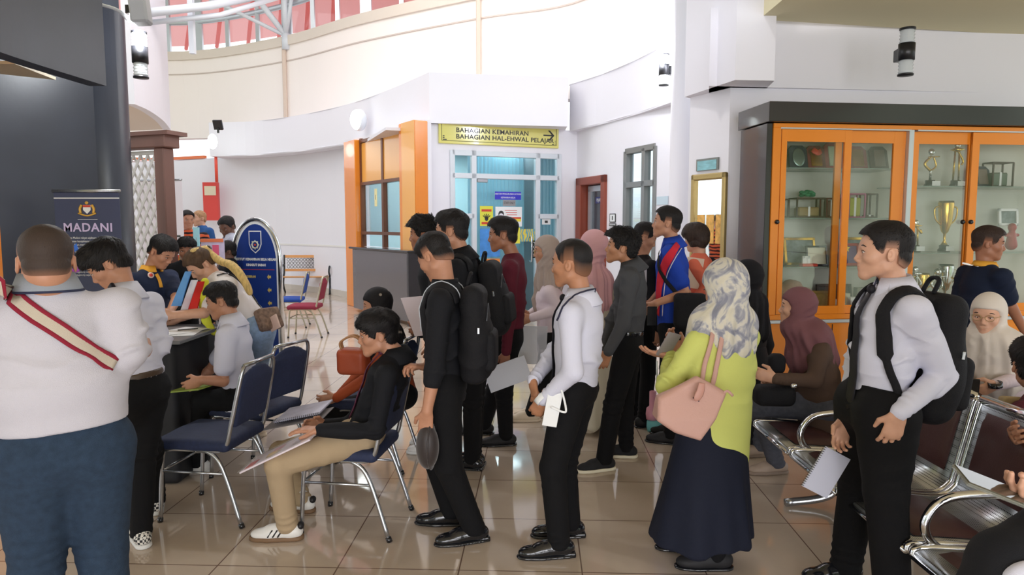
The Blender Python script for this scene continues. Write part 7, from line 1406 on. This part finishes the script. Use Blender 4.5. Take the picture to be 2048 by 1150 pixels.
if want(24):
    CS = cloth('cream_scarf', (212, 202, 192), .75); P = person('seated woman with glasses, cream headscarf and a dark phone facing the camera', 3.95, 245, (1976, 632), 257, 4, (1992, 690), (2020, 835), L=((2052, 752, -.08), (1990, 770, -.24), (1955, 786, -.26)), R=((1925, 765, .0), (1945, 792, -.16)), legs=[(A_(2.50, 3.72, .56), A_(2.47, 3.70, 0)), (A_(2.48, 3.95, .56), A_(2.45, 3.95, 0))], skin='light', hijab=CS, drape=.34, hs=.97, sw=.17, ch=.115, wa=.115, shirt=cloth('lilac_blouse', (206, 190, 194), .8), pants=GJ, shoes='beige', sit=True, seed=24, glasses=True, hd=.003, bd=.009, roll=0)
    MB().lathe([(.036, -.014), (.036, .014), (.031, .014), (.031, -.014), (.036, -.014)], at(1990, 769, 3.68), frameR(200, 10), 20).build('wristwatch', BLACKG, P['root']); slab(at(1942, 780, 3.6), frameR(240, 20), (.005, .036, .07), BLACKG, 'mobile_phone', 'black phone in the hand of the woman in the cream headscarf', 'phone', .004)
if want(25):
    P = person('person with dark hair cut off by the right edge, dressed in maroon', 3.2, 150, (2066, 735), 105, 0, (2092, 802), (2110, 935), L=((2065, 870, -.1), (2035, 872, -.3)), legs=[(A_(2.62, 3.0, .56), A_(2.55, 2.9, 0)), (A_(2.62, 3.25, .56), A_(2.55, 3.2, 0))], skin='tan', hair='mop', hs=1., shirt=cloth('maroon_plaid', (84, 34, 44), var=.35, vs=90), pants=cloth('maroon_skirt', (70, 30, 40)), shoes='black', sit=True, seed=25, **SB)
    S = SDF(); S.box(at(2034, 808, 3.25), (.07, .04, .035), frameR(160, 0, 12), .015); V, Q = S.mesh(.006); tagp(qmesh('khaki_purse', V, Q, mat('khaki_leather', s2l(168, 146, 104), .6)), 'small khaki purse at the right edge beside the waiting woman', 'purse')
if want(26):
    P = person('person at the lower right edge holding a phone, mostly outside the picture', 1.62, 175, (2560, 470), 175, 15, (2500, 620), (2480, 1010), L=((2420, 1010, -.1), (2130, 1010, -.02), (2000, 985, -.02)), R=None, skin='light', hair='side', shirt=BKS, pants=BKP, seed=26, legs=None, hL=dict(n=A_(-.1, -.2, 1), side=-1, curl=(18, 28, 20)), **SB)
    c = at(1985, 973, 1.60); t = empty('mobile_phone', c, 'phone in a clear case held flat at the lower right edge', 'phone'); Rp = np.array([unit(A_(.98, -.1, -.38)), unit(A_(.1, .9, .25)), unit(np.cross(unit(A_(.98, -.1, -.38)), unit(A_(.1, .9, .25))))]); MB().box(c, (.078, .037, .004), Rp, 0, .003).build('body', mat('phone_glass', s2l(70, 66, 56), .08, coat=.6), t); MB().box(c-Rp[2]*.003, (.0805, .039, .0045), Rp, 0, .004).build('clear_case', mat('clear_case', s2l(170, 172, 160), .15, alpha=.4, coat=1), t)
    S = SDF(); S.chain([at(2110, 1060, 1.58), at(2010, 1130, 1.5), at(1960, 1200, 1.45)], [.07, .07, .06], .03); V, Q = S.mesh(.009); V = folds(V, Q, [], 4, .004, 9); tagp(qmesh('dark_bag', V, Q, BKS), 'dark soft bag at the bottom right corner below the phone', 'bag'); S = SDF(); S.ell(at(2060, 1185, 1.42), (.07, .04, .07)); V, Q = S.mesh(.008); tagp(qmesh('white_cloth', V, Q, WS), 'white cloth at the very bottom right corner', 'cloth')
FAR = dict(bd=.014, hd=.006)
if want(27):
    OJ = cloth('tiger_jersey', (206, 96, 60)); nt = OJ.node_tree; tcc = nt.nodes.new('ShaderNodeTexCoord'); wv = nt.nodes.new('ShaderNodeTexWave'); wv.bands_direction = 'Z'; wv.inputs['Scale'].default_value = 5; wv.inputs['Distortion'].default_value = 5; rp = nt.nodes.new('ShaderNodeValToRGB'); rp.color_ramp.elements[0].position = .35; rp.color_ramp.elements[0].color = s2l(40, 26, 30)+(1,); rp.color_ramp.elements[1].position = .5; rp.color_ramp.elements[1].color = s2l(210, 96, 60)+(1,); nt.links.new(tcc.outputs['Object'], wv.inputs[0]); nt.links.new(wv.outputs[0], rp.inputs[0]); nt.links.new(rp.outputs[0], nt.nodes['Principled BSDF'].inputs['Base Color'])
    person('bearded man in an orange and black striped jersey at the back left', 9.0, -70, (375, 441), -75, 0, (377, 468), (380, 552), skin='tan', hair='fade', shirt=OJ, sleeve='short', pants=BKP, seed=27, sw=.2, **FAR)
    person('man with fair cropped hair in a blue polo behind the striped jersey', 10.4, 210, (399, 438), 205, 0, (405, 458), (410, 540), skin='light', hair='crop', hm=HG, shirt=cloth('blue_polo', (44, 84, 140)), sleeve='short', pants=BKP, seed=28, **FAR)
    person('man in a white shirt looking down behind the arched sign', 8.0, 215, (455, 455), 232, 22, (461, 482), (462, 585), skin='dark', hair='fade', shirt=WS, sleeve='short', collar=WS, pants=BKP, seed=29, **FAR)
    person('small person with dark hair partly behind the colourful display card', 7.2, 185, (455, 505), 185, 5, (458, 527), (462, 600), skin='dark', hair='side', shirt=BKS, pants=BKP, seed=30, sw=.15, hs=.87, legs=[(440, 610, -.1, 436, 770, 185), (440, 610, .1, 445, 764, 185)], sit=True, **FAR)
    person('dark haired person behind the blond woman, dressed in black', 6.6, 260, (374, 503), 265, 0, (376, 530), (378, 610), skin='brown', hair='mop', shirt=BKS, pants=BKP, seed=31, legs=[(372, 625, -.4, 366, 800, 260), (382, 625, -.4, 388, 800, 260)], sit=True, **FAR)
    dc = at(426, 500, 6.1); t = empty('display_card', dc, 'colourful display card standing behind the blond ponytail', 'display card'); MB().box(dc, (.1, .012, .10), None, 0, .003).build('card', mat('lilac_card', s2l(200, 190, 222), .5, var=.2, vscale=9), t)
    MB().box(dc+A_(.0, -.014, .085), (.1, .002, .015)).build('orange_header', mat('orange_header', s2l(220, 120, 80), .5), t); MB().box(dc+A_(.03, -.014, -.0), (.028, .002, .045)).build('pink_photo', mat('pink_photo', s2l(220, 90, 130), .5), t); MB().tube([A_(dc[0], dc[1]+.012, .02), dc+A_(0, .012, 0)], .01, 8).build('stand', STEEL, t); MB().lathe([(0, 0), (.13, 0), (.13, .015), (0, .02)], (dc[0], dc[1]+.012, 0), n=20).build('stand_base', STEEL, t)
    bq = at(393, 475, 8.2); t = empty('pale_blue_board', (bq[0], bq[1], 0), 'pale blue board between the striped jersey and the blond woman', 'board'); MB().box(bq, (.035, .01, .12)).build('panel', mat('aqua_card', s2l(160, 214, 226), .5), t); MB().tube([A_(bq[0], bq[1], 0), bq], .012, 8).build('post', STEEL, t)
# pink tumbler standing on the floor
p = fl(1313, 862); t = empty('drinking_tumbler', p, 'pink tumbler with a teal base pouch standing on the floor', 'tumbler')
MB().lathe([(0, 0), (.075, 0), (.082, .03), (.08, .08), (.06, .1), (0, .1)], p, n=24).build('teal_pouch', mat('teal_pouch', s2l(120, 196, 200), .6), t); MB().lathe([(0, .095), (.05, .1), (.055, .14), (.05, .19), (.028, .21), (.028, .33), (.02, .335), (0, .335)], p+A_(-.035, 0, 0), n=24).build('pink_body', mat('pink_plastic', s2l(232, 160, 178), .4), t)
